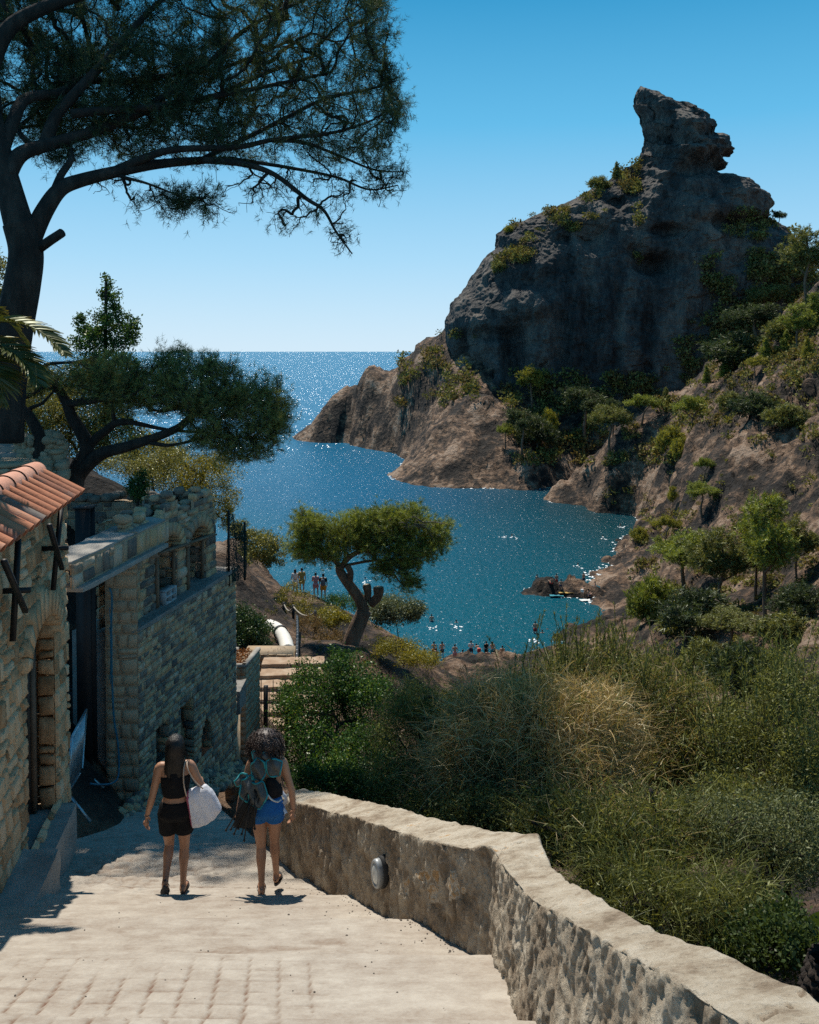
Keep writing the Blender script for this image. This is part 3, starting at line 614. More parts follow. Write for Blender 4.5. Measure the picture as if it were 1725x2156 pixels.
for k in range(6): g.box(O1+U1*(cA-rw+.15+k*.19)-N1*.258+[0, 0, (z0_+zt_)/2], (.006, .085, (zt_-z0_)/2-.04), -az1, a=.5)
door = g.build('door', m_dark, h1)
g = MB(); g.box(O1+U1*(b__-.05)-N1*.235+[0, 0, (z0_+zs_)/2], (.03, .045, (zs_-z0_)/2), -az1); g.box(O1+U1*(a_+.05)-N1*.235+[0, 0, (z0_+zs_)/2], (.03, .045, (zs_-z0_)/2), -az1)
g.build('door_frame', M_plain('weathered_frame_wood', (.11, .085, .06), .7), h1)
g = MB(); hh_ = O1+U1*(a_+.25)-N1*.24+np.array([0, 0, -4.25]); g.tube([hh_-N1*.03, hh_+N1*.03, hh_+N1*.03+U1*.12], .01, 6); g.build('handle', m_iron, door)
def rough_box(c, h, rz, m, name, par, seed=1, nseg=14, amp=.012, col_=.5):
    g = MB(); c = np.array(c, float); ca, sa = math.cos(-rz), math.sin(-rz)
    for ax in range(3):
        for sg in (-1, 1):
            u, v = [k for k in range(3) if k != ax]; A, Bq = np.meshgrid(np.linspace(-1, 1, nseg), np.linspace(-1, 1, nseg), indexing='ij')
            P = np.zeros(A.shape+(3,)); P[..., u] = A*h[u]; P[..., v] = Bq*h[v]; P[..., ax] = sg*h[ax]
            nrm_ = P/np.array(h); k = (np.abs(nrm_)**8).sum(-1, keepdims=True)**(-1/8); 
            P = P*(1-(1-k)*.25)
            P = P+amp*fbm(P/.18+seed*7.3, seed, 3)[..., None]*np.sign(P)
            W = np.stack([P[..., 0]*ca-P[..., 1]*sa*-1*-1, P[..., 0]*sa+P[..., 1]*ca, P[..., 2]], -1)
            W = P @ np.array([[math.cos(rz), math.sin(rz), 0], [-math.sin(rz), math.cos(rz), 0], [0, 0, 1]])
            g.grid(W+c, a=col_, flip=(sg*(1 if ax != 1 else -1) < 0))
    return g.build(name, m, par)
rough_box(O1+U1*-1.15+N1*-.13+[0, 0, -5.60], (.33, .74, .28), -az1, m_conc, 'threshold', h1, 3)
rough_box(O1+U1*-4.6+N1*.05+[0, 0, -5.42], (.33, 2.66, .42), -az1, m_conc, 'doorstep_block', h1, 5, 30)
# eave and tiles
m_tile = M_noise('terracotta_tiles', [(.08, (.16, .13, .11)), (.2, (.24, .09, .05)), (.5, (.40, .145, .07)), (.75, (.46, .2, .11)), (.95, (.36, .24, .19))], scale=3, bs=35, bstr=.5, bdist=.01, attr_w=.8, fine=.3, rough=.8)
g = MB(); rg = np.random.default_rng(7); sl_ = R(32); ez = -1.76; DWN = N1*math.cos(sl_)+np.array([0, 0, -math.sin(sl_)]); NRM = N1*math.sin(sl_)+np.array([0, 0, math.cos(sl_)])
E0 = O1+N1*.17+np.array([0, 0, ez])
pitch = .225; rowsn = 34; L_ = .60
for k in range(rowsn):
    s = -.1-k*pitch; colr = rg.choice([.15, .35, .5, .55, .65, .7, .8], p=[.08, .15, .2, .2, .15, .12, .1])
    for j in range(1):
        cc = E0+U1*(s+rg.normal(0, .006)); w0 = (.105, .09)
        th = np.linspace(-.15, math.pi+.15, 14); P = []
        for (l, rr_) in ((-.02, .086), (.60, .068)):
            P.append([cc-DWN*l+U1*(rr_*1.05*math.cos(t))+NRM*(rr_*math.sin(t)+.02+.02*j*0+(.02 if l < .1 or (j and l < .35) else 0)) for t in th])
        P = np.array(P).transpose(1, 0, 2); g.grid(P, a=np.clip(colr+rg.normal(0, .06), 0, 1))
        th2 = th; Pi = np.array([[p-(p-(cc-DWN*l))*.13 for p, l in zip(q, (-.02, .6))] for q in P]); g.grid(Pi, a=colr*.6, flip=True)
        ring = np.stack([P[:, 0], Pi[:, 0]], 1); g.grid(ring, a=colr*.8)
tiles = g.build('roof_tiles', m_tile, h1, smooth=False)
g = MB(); g.box(E0-DWN*.36-NRM*.035+U1*-3.9, (.33, 3.95, .022), M=np.stack([DWN, U1, NRM], 1)); g.build('roof_board', M_plain('roof_underlay', (.12, .07, .05), .9), h1)
RID = E0-DWN*.60+np.array([0, 0, .0]); g = MB()
for k in range(18):
    s = .02-k*.42; th = np.linspace(0, math.pi, 16); P = []
    for l, rr_ in ((0, .128), (.46, .145)):
        P.append([RID+U1*(s-l)+N1*(rr_*math.cos(t))*1.0+np.array([0, 0, rr_*math.sin(t)*.95-.02]) for t in th])
    P = np.array(P).transpose(1, 0, 2); g.grid(P, a=.82+.05*((k*7) % 3)-(.6 if k in (9, 5) else 0), flip=True)
P = np.array([[RID+U1*.02, RID+U1*.02]]+[[RID+U1*.02+N1*(.128*math.cos(t))+np.array([0, 0, .12*math.sin(t)-.02])]*2 for t in np.linspace(0, math.pi, 12)]); 
c0 = RID+U1*.015; arc = [c0+N1*(.128*math.cos(t))+np.array([0, 0, .12*math.sin(t)-.02]) for t in np.linspace(0, math.pi, 12)]
g.add([c0-np.array([0, 0, .02])]+arc, t=[[0, k+1, k+2] for k in range(11)], a=.5)
m_ridge = M_noise('pink_ridge_tiles', [(.1, (.25, .22, .17)), (.35, (.36, .19, .13)), (.7, (.52, .25, .17)), (1, (.58, .34, .26))], scale=2, bs=30, bstr=.4, attr_w=.7, fine=.3)
g.build('ridge_tiles', m_ridge, h1, smooth=True)
g = MB()
for j in range(4):
    for k in range(9):
        s = -.6-k*.9-j*.06; th = np.linspace(0, math.pi, 10); b0 = RID-N1*(.2+.2*j)+np.array([0, 0, -.10-.07*j])
        P = np.array([[b0+U1*(s-l)+N1*.11*math.cos(t)+np.array([0, 0, .1*math.sin(t)]) for l in (0, .88)] for t in th]); g.grid(P, a=.75, flip=True)
g.build('far_slope_tiles', m_ridge, h1, smooth=True)
g = MB(); g.box(O1+U1*-3.62-N1*.45+[0, 0, -1.62], (.42, 3.6, .06), -az1); g.build('wall_head', m_mort, h1)
def bracket(vt, vb, dt, db, pg, lab):
    A, Bp = wallhit(*vt, O1, N1, .16), wallhit(*vb, O1, N1, .12); C_, D__ = wallhit(*dt, O1, N1, .30), wallhit(*db, O1, N1, .22); Pp = wallhit(*pg, O1, N1, .2)
    o = empty('iron_bracket', tuple(A), 0, lab, 'bracket', 'iron brackets on the stone house wall')
    g = MB(); g.bar(A, Bp, .05, .03); g.build('upright', m_iron, o)
    g = MB(); g.bar(C_, D__, .05, .03); g.build('strut', m_iron, o)
    g = MB(); g.bar(Pp-N1*.2, Pp+N1*.09, .045, .045); g.build('peg', m_iron, o)
bracket((129, 1067), (112, 1243), (104, 1105), (131, 1198), (126, 1154), 'black iron bracket by the far corner of the stone house, under the eave end')
bracket((39, 1135), (27, 1350), (8, 1180), (54, 1288), (43, 1243), 'black iron bracket near the left photo edge, hanging above the arched doorway')
# ------------------------------------------------------------------ the half-built stone building
az2 = R(11); U2 = np.array([math.sin(az2), math.cos(az2), 0]); N2 = np.array([math.cos(az2), -math.sin(az2), 0]); O2 = np.array([-3.95, 13.0, 0])
def sz(px, py): p = wallhit(px, py, O2, N2); return (p-O2) @ U2, p[2]
holesB = []
for (xa, xb, ya, yb) in ((329, 356, 1514, 1600), (382, 410, 1458, 1690), (424, 447, 1505, 1588)):
    sa, _ = sz(xa, yb); sb, _ = sz(xb, yb); _, zt = sz(xb, ya); _, zb_ = sz((xa+xb)/2, yb); holesB.append((sa, sb, zb_, zt))
def hole2(z):
    o = []
    for k, (sa, sb, zb_, zt) in enumerate(holesB):
        if zb_ < z < zt:
            if k == 2 and z > zt-.35: q = math.sqrt(max(0, 1-((z-zt+.35)/.35)**2)); c = (sa+sb)/2; o.append((c-(sb-sa)/2*q, c+(sb-sa)/2*q))
            else: o.append((sa, sb))
    return o
b2 = empty('ruined_building', (-3.6, 14.5, -6.6), 0, 'half built grey and tan rubble stone building with open upper windows behind the two walkers', 'building')
g = MB(); stones(g, O2, U2, N2, 0, 3.75, -7.6, -4.1, ch=(.05, .14), cw=(.05, .24), holes=hole2, relief=.026, seed=21, gap=.012, res=(5, 4))
backing(g, O2, U2, N2, 0, 3.75, -7.6, -4.08, hole2)
for k, (sa, sb, zb_, zt) in enumerate(holesB):
    stones(g, O2+U2*sb-N2*.5, N2, -U2, 0, .5, max(zb_, -7.4), zt, ch=(.12, .2), cw=(.2, .4), relief=.02, seed=30+k)
low = g.build('lower_wall', m_stone2, b2)
g = MB(); g.box(O2+U2*1.9-N2*.8+[0, 0, -5.85], (.28, 1.85, 1.7), -az2, a=.1); g.build('dark_interior_wall', m_mort2, b2)
g = MB()
for (sa, sb, zb_, zt) in holesB[:1]:
    for k in range(5): g.bar(O2+U2*(sa+.1+k*(sb-sa-.2)/4)-N2*.2+[0, 0, zb_], O2+U2*(sa+.1+k*(sb-sa-.2)/4)-N2*.2+[0, 0, zt], .02)
g.build('window_bars', m_iron, b2)
# front pier
U2f = np.array([math.cos(R(0)), 0, 0]); N2f = np.array([0, -1., 0]); PO = np.array([-4.42, 13.0, 0])
g = MB(); stones(g, PO, U2f, N2f, 0, .47, -7.2, -2.62, ch=(.12, .24), cw=(.13, .34), relief=.025, seed=41, colv=(.35, .85)); backing(g, PO, U2f, N2f, 0, .47, -7.2, -2.62)
stones(g, PO-np.array([0, -.5, 0]), np.array([0, -1., 0]), np.array([-1., 0, 0]), 0, .5, -7.2, -2.62, ch=(.14, .24), cw=(.2, .4), relief=.02, seed=42)
m_pier = M_noise('tan_dressed_stone', [(.1, (.13, .12, .11)), (.35, (.24, .19, .14)), (.6, (.36, .27, .17)), (.9, (.40, .30, .2))], scale=6, bs=30, bstr=.7, bdist=.012, attr_w=.75, fine=.35)
g.build('corner_pier', m_pier, b2)
# upper storey: piers, arches and block infill, set back from the ledge
topf = lambda s: -2.62+.16*math.sin(s*5.1)+.11*math.sin(s*13)+(-.0 if s < .9 else .06)-(.1 if s > 2.6 else 0)
UP = O2-N2*.22; wins = [(.98, 1.78, -4.1, -2.93), (2.1, 2.92, -4.1, -3.0)]
def hole3(z):
    o = []
    for (sa, sb, zb_, zt) in wins:
        if z < zt: 
            q = 1 if z < zt-.28 else math.sqrt(max(0, 1-((z-zt+.28)/.28)**2)); c = (sa+sb)/2; o.append((c-(sb-sa)/2*q, c+(sb-sa)/2*q))
    return o
g = MB(); stones(g, UP, U2, N2, 0, 3.35, -4.1, -2.35, ch=(.09, .19), cw=(.1, .3), holes=hole3, relief=.035, seed=51, top=topf, thick=.06)
backing(g, UP, U2, N2, 0, 3.35, -4.1, -2.35, hole3, top=topf)
stones(g, UP-N2*.42+U2*0, U2, -N2, 0, 3.35, -4.1, -2.35, ch=(.09, .19), cw=(.1, .3), holes=hole3, relief=.03, seed=52, top=topf)
for k, (sa, sb, zb_, zt) in enumerate(wins):
    stones(g, UP+U2*sb-N2*.42, N2, -U2, 0, .42, -4.1, zt-.1, ch=(.12, .2), cw=(.2, .4), relief=.02, seed=55+k)
    for j in range(9):
        t = math.pi*(j+.5)/9; c = UP+U2*((sa+sb)/2-math.cos(t)*((sb-sa)/2+.07))+np.array([0, 0, zt-.28+math.sin(t)*.35])
        ax = U2*(-math.cos(t))+np.array([0, 0, math.sin(t)]); tx = U2*math.sin(t)+np.array([0, 0, math.cos(t)])
        g.box(c-N2*.13, (.21, .062, .1), M=np.stack([N2, tx, ax], 1), a=.3+.06*j)
# rubble on top of the upper walls
rg = np.random.default_rng(61)
def stone_lump(g, c, r, rg, a=None):
    u = np.arange(9)*2*math.pi/9; v = np.linspace(-1.5, 1.5, 7); P = np.stack([np.cos(u)[:, None]*np.cos(v)[None], np.sin(u)[:, None]*np.cos(v)[None], np.broadcast_to(np.sin(v)[None], (9, 7))], -1)
    P = np.sign(P)*np.abs(P)**.65; P = P*(1+.16*vn(P*1.7+rg.uniform(0, 99), 3)[..., None])*np.array(r); th = rg.uniform(0, 3.14)
    P = P @ np.array([[math.cos(th), math.sin(th), 0], [-math.sin(th), math.cos(th), 0], [0, 0, 1]]); g.grid(P+np.array(c), a=rg.random() if a is None else a, closeu=True)
for k in range(36):
    s = rg.uniform(0, 3.35); c = UP+U2*s-N2*rg.uniform(.03, .4)+np.array([0, 0, topf(s)+rg.uniform(-.03, .03)]); stone_lump(g, c, rg.uniform(.05, .11, 3)*np.array([1.3, 1, .7]), rg)
g.build('upper_wall', m_stone2, b2)
g = MB()
for (sa, sb, zb_, zt) in wins:
    zz_ = -4.05; r_ = 0
    while zz_ < zt-.05:
        hgt = .235; g.box(UP+U2*((sa+sb)/2+.03)-N2*.50+[0, 0, zz_+hgt/2], (.08, (sb-sa)/2+.05, hgt/2-.006), -az2, a=.3+.15*(r_ % 3)); zz_ += hgt; r_ += 1
g.build('block_infill', m_conc, b2)
g = MB(); wdm = M_plain('shuttering_timber', (.16, .105, .065), .8)
for (sa, sb, zb_, zt) in wins:
    g.bar(UP+U2*(sa+.03)+N2*.02+[0, 0, -4.05], UP+U2*(sa+.03)+N2*.02+[0, 0, zt-.3], .05, .09); g.bar(UP+U2*(sa-.05)+N2*.06+[0, 0, zt-.22], UP+U2*(sb+.12)+N2*.1+[0, 0, zt-.27], .12, .03); g.bar(UP+U2*(sb-.04)-N2*.05+[0, 0, -4.05], UP+U2*(sb-.04)-N2*.05+[0, 0, zt-.25], .05, .05)
g.build('shuttering', wdm, b2)
rough_box(O2+U2*1.88-N2*.24+[0, 0, -4.06], (.27, 1.9, .035), -az2, m_mort2, 'window_ledge', b2, 11, 26, .02)
# beam towards the house
azb = math.atan2(.25, 1.8); UB = np.array([math.sin(azb), math.cos(azb), 0]); NB = np.array([math.cos(azb), -math.sin(azb), 0]); OB = np.array([-4.2, 11.15, 0])
g = MB(); stones(g, OB, UB, NB, 0, 3.0, -2.97, -2.66, ch=(.3, .31), cw=(.12, .34), relief=.02, seed=66, gap=.014); backing(g, OB, UB, NB, 0, 3.0, -2.98, -2.65)
g.build('beam_masonry', m_stone2, b2)
rough_box(OB+UB*1.5-NB*.26+[0, 0, -2.68], (.25, 1.5, .055), -azb, m_conc, 'beam_top_screed', b2, 13, 30, .03)
rough_box(OB+UB*1.45-NB*.15+[0, 0, -3.005], (.24, 1.36, .035), -azb, m_conc, 'lintel_slab', b2, 14, 20, .008)
# rubble footing of the building
g = MB()
for k in range(420):
    s = rg.uniform(-.9, 3.9); w = rg.random()**1.4*.42; z = zpath(-3.5, 13)+.28*(1-w/.42)-.12 if s < 0 else np.interp(O2[1]+s, PD, PZ)+.25*(1-w/.42)-.1
    stone_lump(g, O2+U2*s+N2*(w-.02)+np.array([0, 0, float(z)]), rg.uniform(.03, .09, 3), rg)
g.build('rubble_footing', m_stone2, b2)
# steel column, back wall, block and site clutter
sc_ = empty('steel_column', (-4.66, 12.9, -6.6), 0, 'black steel column standing in the gap between house and ruined building', 'column')
g = MB(); g.box((-4.66, 12.9, -4.45), (.012, .09, 2.2)); g.build('web', m_iron, sc_)
for yy in (-.1, .1):
    g = MB(); g.box((-4.66, 12.9+yy, -4.45), (.105, .012, 2.2)); g.build('flange', m_iron, sc_)
g = MB(); g.box((-4.66, 12.9, -2.24), (.13, .13, .012)); g.build('cap_plate', m_iron, sc_)
bw = empty('back_wall', (-5.3, 17.5, -4.1), 0, 'grey stone wall behind the steel column with loose stones along its top', 'wall')
g = MB(); stones(g, (-6.9, 17.5, 0), (1, 0, 0), (0, -1., 0), 0, 2.4, -4.6, -2.95, ch=(.16, .26), cw=(.15, .4), relief=.03, seed=71, colv=(0, .45)); backing(g, (-6.9, 17.5, 0), (1, 0, 0), (0, -1., 0), 0, 2.4, -4.6, -2.95); g.box((-5.7, 17.75, -3.8), (1.2, .2, .83))
for k in range(26): stone_lump(g, (rg.uniform(-6.6, -4.5), 17.6+rg.uniform(-.1, .2), -2.9+rg.uniform(0, .06)), (rg.uniform(.09, .22), .12, .07), rg, .2)
g.build('masonry', m_stone2, bw)
cbm = M_plain('grey_concrete_block', (.3, .31, .31), .9)
def hollow_block(c, rz, name, lab):
    o = empty(name, tuple(c), 0, lab, 'concrete block'); g = MB(); Lx, H, D_ = .4, .2, .14; U = np.array([math.sin(rz), math.cos(rz), 0]); Nn = np.array([math.cos(rz), -math.sin(rz), 0]); c = np.array(c)
    M = np.stack([Nn, U, [0, 0, 1.]], 1)
    for (u, w, hu, hw_) in ((0, 0, Lx/2, .012), (0, H, Lx/2, .012), (0, H/2, Lx/2-.001, .012)): g.box(c+[0, 0, w+.012]+Nn*0, (D_/2, hu, hw_), M=M)
    for u in (-1, 0, 1): g.box(c+U*u*(Lx/2-.014)+[0, 0, H/2+.012], (D_/2-.001, .014, H/2), M=M)
    g.box(c-Nn*(D_/2+.006)+[0, 0, H/2+.012], (.006, Lx/2-.003, H/2+.01), M=M, a=.2)
    g.build('block_shell', cbm, o)
hollow_block(UP+U2*1.36+N2*.02+np.array([0, 0, -4.03]), az2, 'hollow_block', 'hollow grey concrete block on the ledge in the first upper window')
hollow_block(np.array([-4.95, 14.6, drop(-4.95, 14.6)+.01]), R(80), 'hollow_block', 'pale concrete block lying on the terrace seen through the gap')
cm = M_plain('black_conduit', (.02, .022, .025), .4); 
for k, (lab, x, y) in enumerate((('tangled coil of thin black conduit on the terrace right of the steel column', -4.45, 14.5), ('tangled coil of thin black conduit on the terrace left of the steel column', -4.92, 13.8))):
    o = empty('conduit_coil', (x, y, drop(x, y)), 0, lab, 'pipe coil', 'coils of black conduit'); g = MB()
    for j in range(16):
        t = np.linspace(0, 2*math.pi, 30); r = .22+.01*j; tl = rg.normal(0, .14, 2); pts_ = np.stack([x+r*np.cos(t), y+r*np.sin(t), drop(x, y)+.05+.03*j+tl[0]*.2*np.cos(t)+tl[1]*.3*np.sin(t)], -1); g.tube(pts_, .009, 5, False)
    g.build('coil', cm, o)
o = empty('rebar_rail', (-4.55, 15.6, -4.1), 0, 'thin black iron railing on the terrace between column and pier', 'railing'); g = MB()
for k in range(4): g.bar((-4.9+.22*k, 15.6, -4.5), (-4.9+.22*k, 15.6, -3.35), .02)
for z in (-3.4, -3.75, -4.2): g.bar((-5.0, 15.6, z), (-4.1, 15.6, z), .02)
g.build('bars', m_iron, o)
# crowd barrier leaning on the column
cbr = empty('crowd_barrier', (-4.25, 11.7, -6.3), 0, 'grey metal crowd barrier leaning in the gap beside the stone house', 'barrier')
mg = M_plain('galvanised_steel', (.33, .42, .46), .35, .7)
A, Bp, C_, D__ = at(182, 1494, 12.6), at(173, 1622, 12.5), at(142, 1670, 11.6), at(152, 1552, 11.7)
g = MB(); g.tube([D__, A, Bp, C_, D__], .018, 8); g.build('frame', mg, cbr, smooth=True)
for k in range(1, 15):
    g = MB(); t = k/15; g.tube([D__+(A-D__)*t, C_+(Bp-C_)*t], .008, 6); g.build('bar', mg, cbr, smooth=True)
g = MB(); q_ = C_+np.array([.35, -.15, -.30]); g.bar(C_, q_, .03, .03); g.build('foot', mg, cbr)
g = MB(); q2 = Bp+np.array([.3, .0, -.25]); g.bar(Bp, q2, .03, .03); g.build('foot', mg, cbr)
# blue hose down the pier
g = MB(); hz = [at(231, 1238, 12.96), at(236, 1260, 12.93), at(234, 1340, 12.93), at(236, 1420, 12.93), at(240, 1510, 12.92), at(249, 1570, 12.9), at(250, 1630, 12.85), at(238, 1648, 12.6), at(215, 1652, 12.4), at(190, 1650, 12.2)]
def smoothp(P, n=60):
    P = np.array(P, float); t = np.linspace(0, len(P)-1, n); i = np.clip(t.astype(int), 0, len(P)-2); f = t-i
    p0 = P[np.maximum(i-1, 0)]; p1 = P[i]; p2 = P[i+1]; p3 = P[np.minimum(i+2, len(P)-1)]; f = f[:, None]
    return .5*((2*p1)+(-p0+p2)*f+(2*p0-5*p1+4*p2-p3)*f**2+(-p0+3*p1-3*p2+p3)*f**3)
g.tube(smoothp(hz), .014, 7)
for k in range(5): g.tube(smoothp([at(232+rg.normal(0, 3), 1260+20*k, 12.9), at(236, 1340+15*k, 12.86), at(233+rg.normal(0, 3), 1400+10*k, 12.9)], 20), .006, 5)
tag(g.build('hose', M_plain('blue_hose', (.01, .11, .17), .5), None, True), 'teal hose hanging down the tan stone pier of the ruined building', 'hose')
# barrier tape on the ground
tm, nt, out = newmat('red_white_tape'); tcv = coords(nt); wv_ = N(nt, 'ShaderNodeTexWave'); wv_.inputs['Scale'].default_value = 2.2; nt.links.new(tcv, wv_.inputs[0]); pbsdf(nt, out, ramp(nt, wv_.outputs['Fac'], [(.45, (.5, .02, .04)), (.55, (.65, .62, .62))]), .4)
def ribbon(g, pts, w, wob=.0, a=.5):
    P = np.array(pts, float); t = np.gradient(P, axis=0); s = np.cross(t, [0, 0, 1.]); s /= np.linalg.norm(s, axis=1)[:, None]+1e-9
    k = rg.uniform(0, 6); tw = np.sin(np.linspace(0, 9, len(P))+k)[:, None]; up = np.array([0, 0, 1.]); sd = s*np.cos(tw)+up*np.sin(tw)
    g.grid(np.stack([P-sd*w/2, P+sd*w/2], 1), a=a)
g = MB()
def gp(px, py, dz=.02):
    t = (py-738.4)/F; d = brent(t); return np.array([(px-CX)/F*d, d, zpath((px-CX)/F*d, d)+dz])
def brent(t):
    lo, hi = 2.2, 20.
    for _ in range(40):
        m_ = (lo+hi)/2
        if float(np.interp(m_, PD, PZ))+t*m_ < 0: lo = m_
        else: hi = m_
    return lo
for L in ([(135, 1690), (170, 1694), (220, 1698), (262, 1712), (250, 1728), (210, 1738), (160, 1742)], [(150, 1745), (200, 1740), (240, 1720), (330, 1705)], [(138, 1700), (175, 1720), (190, 1735)]):
    ribbon(g, smoothp([gp(*q) for q in L], 50), .045)
c0 = gp(148, 1752, .05)
for k in range(26): q = rg.normal(0, .09, (5, 3))*np.array([1.3, 1, .55]); q[:, 2] = np.abs(q[:, 2]); ribbon(g, smoothp(c0+q, 20), .04)
tag(g.build('barrier_tape', tm), 'crumpled red and white barrier tape on the path by the house corner', 'tape')
# dark drape netting at the far end of the building
nm, nt, out = newmat('green_black_netting'); tcv = coords(nt, (1, 1, 1)); ck = N(nt, 'ShaderNodeTexVoronoi'); ck.inputs['Scale'].default_value = 60; nt.links.new(tcv, ck.inputs[0])
df_ = N(nt, 'ShaderNodeBsdfDiffuse'); df_.inputs[0].default_value = (.01, .03, .028, 1); tr_ = N(nt, 'ShaderNodeBsdfTransparent'); mx = N(nt, 'ShaderNodeMixShader'); nt.links.new(math_(nt, 'GREATER_THAN', ck.outputs['Distance'], .6), mx.inputs[0]); nt.links.new(df_.outputs[0], mx.inputs[1]); nt.links.new(tr_.outputs[0], mx.inputs[2]); nt.links.new(mx.outputs[0], out.inputs[0])
o = empty('debris_netting', tuple(O2+U2*3.5+[0, 0, -4.1]), 0, 'dark netting hung on black posts at the far end of the ruined building', 'netting')
pA, pB = O2+U2*3.42+N2*.0, O2+U2*3.9+N2*.12
S3, Z3 = np.meshgrid(np.linspace(0, 1, 14), np.linspace(-4.25, -2.95, 20), indexing='ij'); q = pA+(pB-pA)*S3[..., None]+np.stack([.05*np.sin(S3*9+Z3*2)*N2[0], .05*np.sin(S3*9+Z3*3)*N2[1], Z3-.35*S3*(Z3 > -3.3)], -1)
g = MB(); g.grid(q); g.build('net', nm, o)
for p_, t_ in ((pA, -2.9), (pB, -3.2)):
    g = MB(); g.bar(p_+[0, 0, -4.3], p_+[0, 0, t_], .035); g.build('post', m_iron, o)
# ------------------------------------------------------------------ plants: skeletons grown from limbs to scattered tips
def unit(v): return v/(np.linalg.norm(v, axis=-1, keepdims=True)+1e-9)
def grow(limbs, att, seed=0, rtip=.006, curl=.35, droop=0., sides=5, mid=3, power=.5, maxlen=None):
    """limbs: [(points, r0, r1)]; att: tip positions. Returns (MB of wood, tip positions, tip directions, all twig points)"""
    rg = np.random.default_rng(seed); pos = []; par = []; rad = []; dirs = []
    for (P, r0, r1) in limbs:
        P = smoothp(P, max(6, 5*len(P))); n = len(P); r = np.linspace(r0, r1, n); dr = unit(np.gradient(P, axis=0)); b0 = len(pos)
        for k in range(n): pos.append(P[k]); par.append(b0+k-1 if k else -1); rad.append(r[k]); dirs.append(dr[k])
    nl = len(pos); cap = nl+len(att)*(mid+1)+5; A = np.zeros((cap, 3)); A[:nl] = pos; par = par+[0]*(cap-nl); D = np.zeros((cap, 3)); D[:nl] = dirs
    att = np.array(att, float); L0 = A[:nl]
    dm = np.array([((L0-a)**2).sum(1).min() for a in att]); order = np.argsort(dm); n = nl; br = []
    for i in order:
        a = att[i]; v = a-A[:n]; dd_ = np.sqrt((v*v).sum(1)); cosang = (v*D[:n]).sum(1)/(dd_+1e-6); cost = dd_*(1.35-.5*cosang)
        j = int(cost.argmin()); dist = dd_[j]
        if dist < .02: continue
        if maxlen and dist > maxlen: continue
        c = A[j]+D[j]*dist*curl+rg.normal(0, .08*dist, 3); pts = [A[j]]; prev = j; ids = [j]
        for m in range(1, mid+1):
            t = m/mid; q = (1-t)**2*A[j]+2*t*(1-t)*c+t*t*a+(rg.normal(0, .035*dist, 3) if m < mid else 0); q[2] -= droop*dist*t*(1-t)
            A[n] = q; D[n] = unit(q-A[prev]); par[n] = prev; prev = n; ids.append(n); n += 1
        br.append(ids)
    cnt = np.zeros(n); 
    for ids in br: cnt[ids[-1]] += 1
    for k in range(n-1, nl-1, -1): cnt[par[k]] += cnt[k]
    rr = rtip*np.maximum(cnt, 1)**power; w = MB()
    for (P, r0, r1) in limbs: 
        Q = smoothp(P, max(6, 6*len(P))); r = np.linspace(r0, r1, len(Q)); w.tube(Q, r, 10 if r0 > .06 else 6)
    for ids in br: w.tube(A[ids], np.minimum(rr[[ids[1]]+ids[1:]], .05), sides if rr[ids[1]] > .012 else 3, cap=False)
    tips = np.array([ids[-1] for ids in br]); allp = np.arange(nl, n)
    return w, A[tips], D[tips], A[allp], D[allp]
def needles(g, C, D, n=14, L=.1, w=.005, seed=0, spread=1., off=.06, a=None, curved=False):
    rg = np.random.default_rng(seed); M = len(C)
    if M == 0: return
    C = np.repeat(C, n, 0); D = np.repeat(D, n, 0); r = unit(rg.normal(0, 1, (M*n, 3))); d = unit(D*1.0+r*spread)
    b = C+D*rg.uniform(-off, off, (M*n, 1)); l = L*rg.uniform(.6, 1.15, (M*n, 1)); s = unit(np.cross(d, rg.normal(0, 1, (M*n, 3))))*w
    v = np.stack([b-s/2, b+s/2, b+d*l], 1).reshape(-1, 3); av = (np.repeat(np.repeat(rg.random(M), n), 3) if a is None else a)
    g.add(v, t=np.arange(M*n*3).reshape(-1, 3), a=av)
def leaves(g, C, size=.04, seed=0, asp=2., up=.3, a=None, jit=0.):
    rg = np.random.default_rng(seed); M = len(C); d = unit(rg.normal(0, 1, (M, 3))+np.array([0, 0, up])); n = unit(np.cross(d, rg.normal(0, 1, (M, 3)))); s = size*rg.uniform(.6, 1.3, (M, 1))
    C = C+rg.normal(0, 1, (M, 3))*jit; k = np.cross(n, d)*.12
    v = np.stack([C, C+d*s*.5+n*s/asp/2+k*s, C+d*s, C+d*s*.5-n*s/asp/2+k*s], 1).reshape(-1, 3)
    g.add(v, np.arange(M*4).reshape(-1, 4), a=np.repeat(rg.random(M), 4) if a is None else np.repeat(a, 4))
def in_ell(rg, c, r, n, shell=0.):
    v = unit(rg.normal(0, 1, (n, 3))); k = (rg.random((n, 1))*(1-shell)+shell)**(1/3.) if shell == 0 else rg.uniform(shell, 1, (n, 1))
    return np.array(c)+v*k*np.array(r)
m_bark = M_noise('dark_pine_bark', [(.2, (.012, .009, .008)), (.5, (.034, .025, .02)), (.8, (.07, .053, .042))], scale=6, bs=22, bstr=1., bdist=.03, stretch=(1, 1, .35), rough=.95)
m_bark2 = M_noise('light_brown_bark', [(.2, (.05, .033, .024)), (.5, (.16, .105, .07)), (.8, (.27, .19, .13))], scale=4, bs=18, bstr=1., bdist=.04, stretch=(1, 1, .4), rough=.95)  # lighter, warmer brown than the dark bark
m_twig = M_noise('grey_twigs', [(.2, (.07, .055, .045)), (.8, (.2, .16, .13))], scale=5)
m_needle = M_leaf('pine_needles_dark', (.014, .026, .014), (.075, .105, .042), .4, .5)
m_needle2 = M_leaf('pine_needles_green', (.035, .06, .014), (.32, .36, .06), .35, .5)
m_needle3 = M_leaf('pine_needles_olive', (.035, .05, .018), (.26, .265, .075), .35, .5)
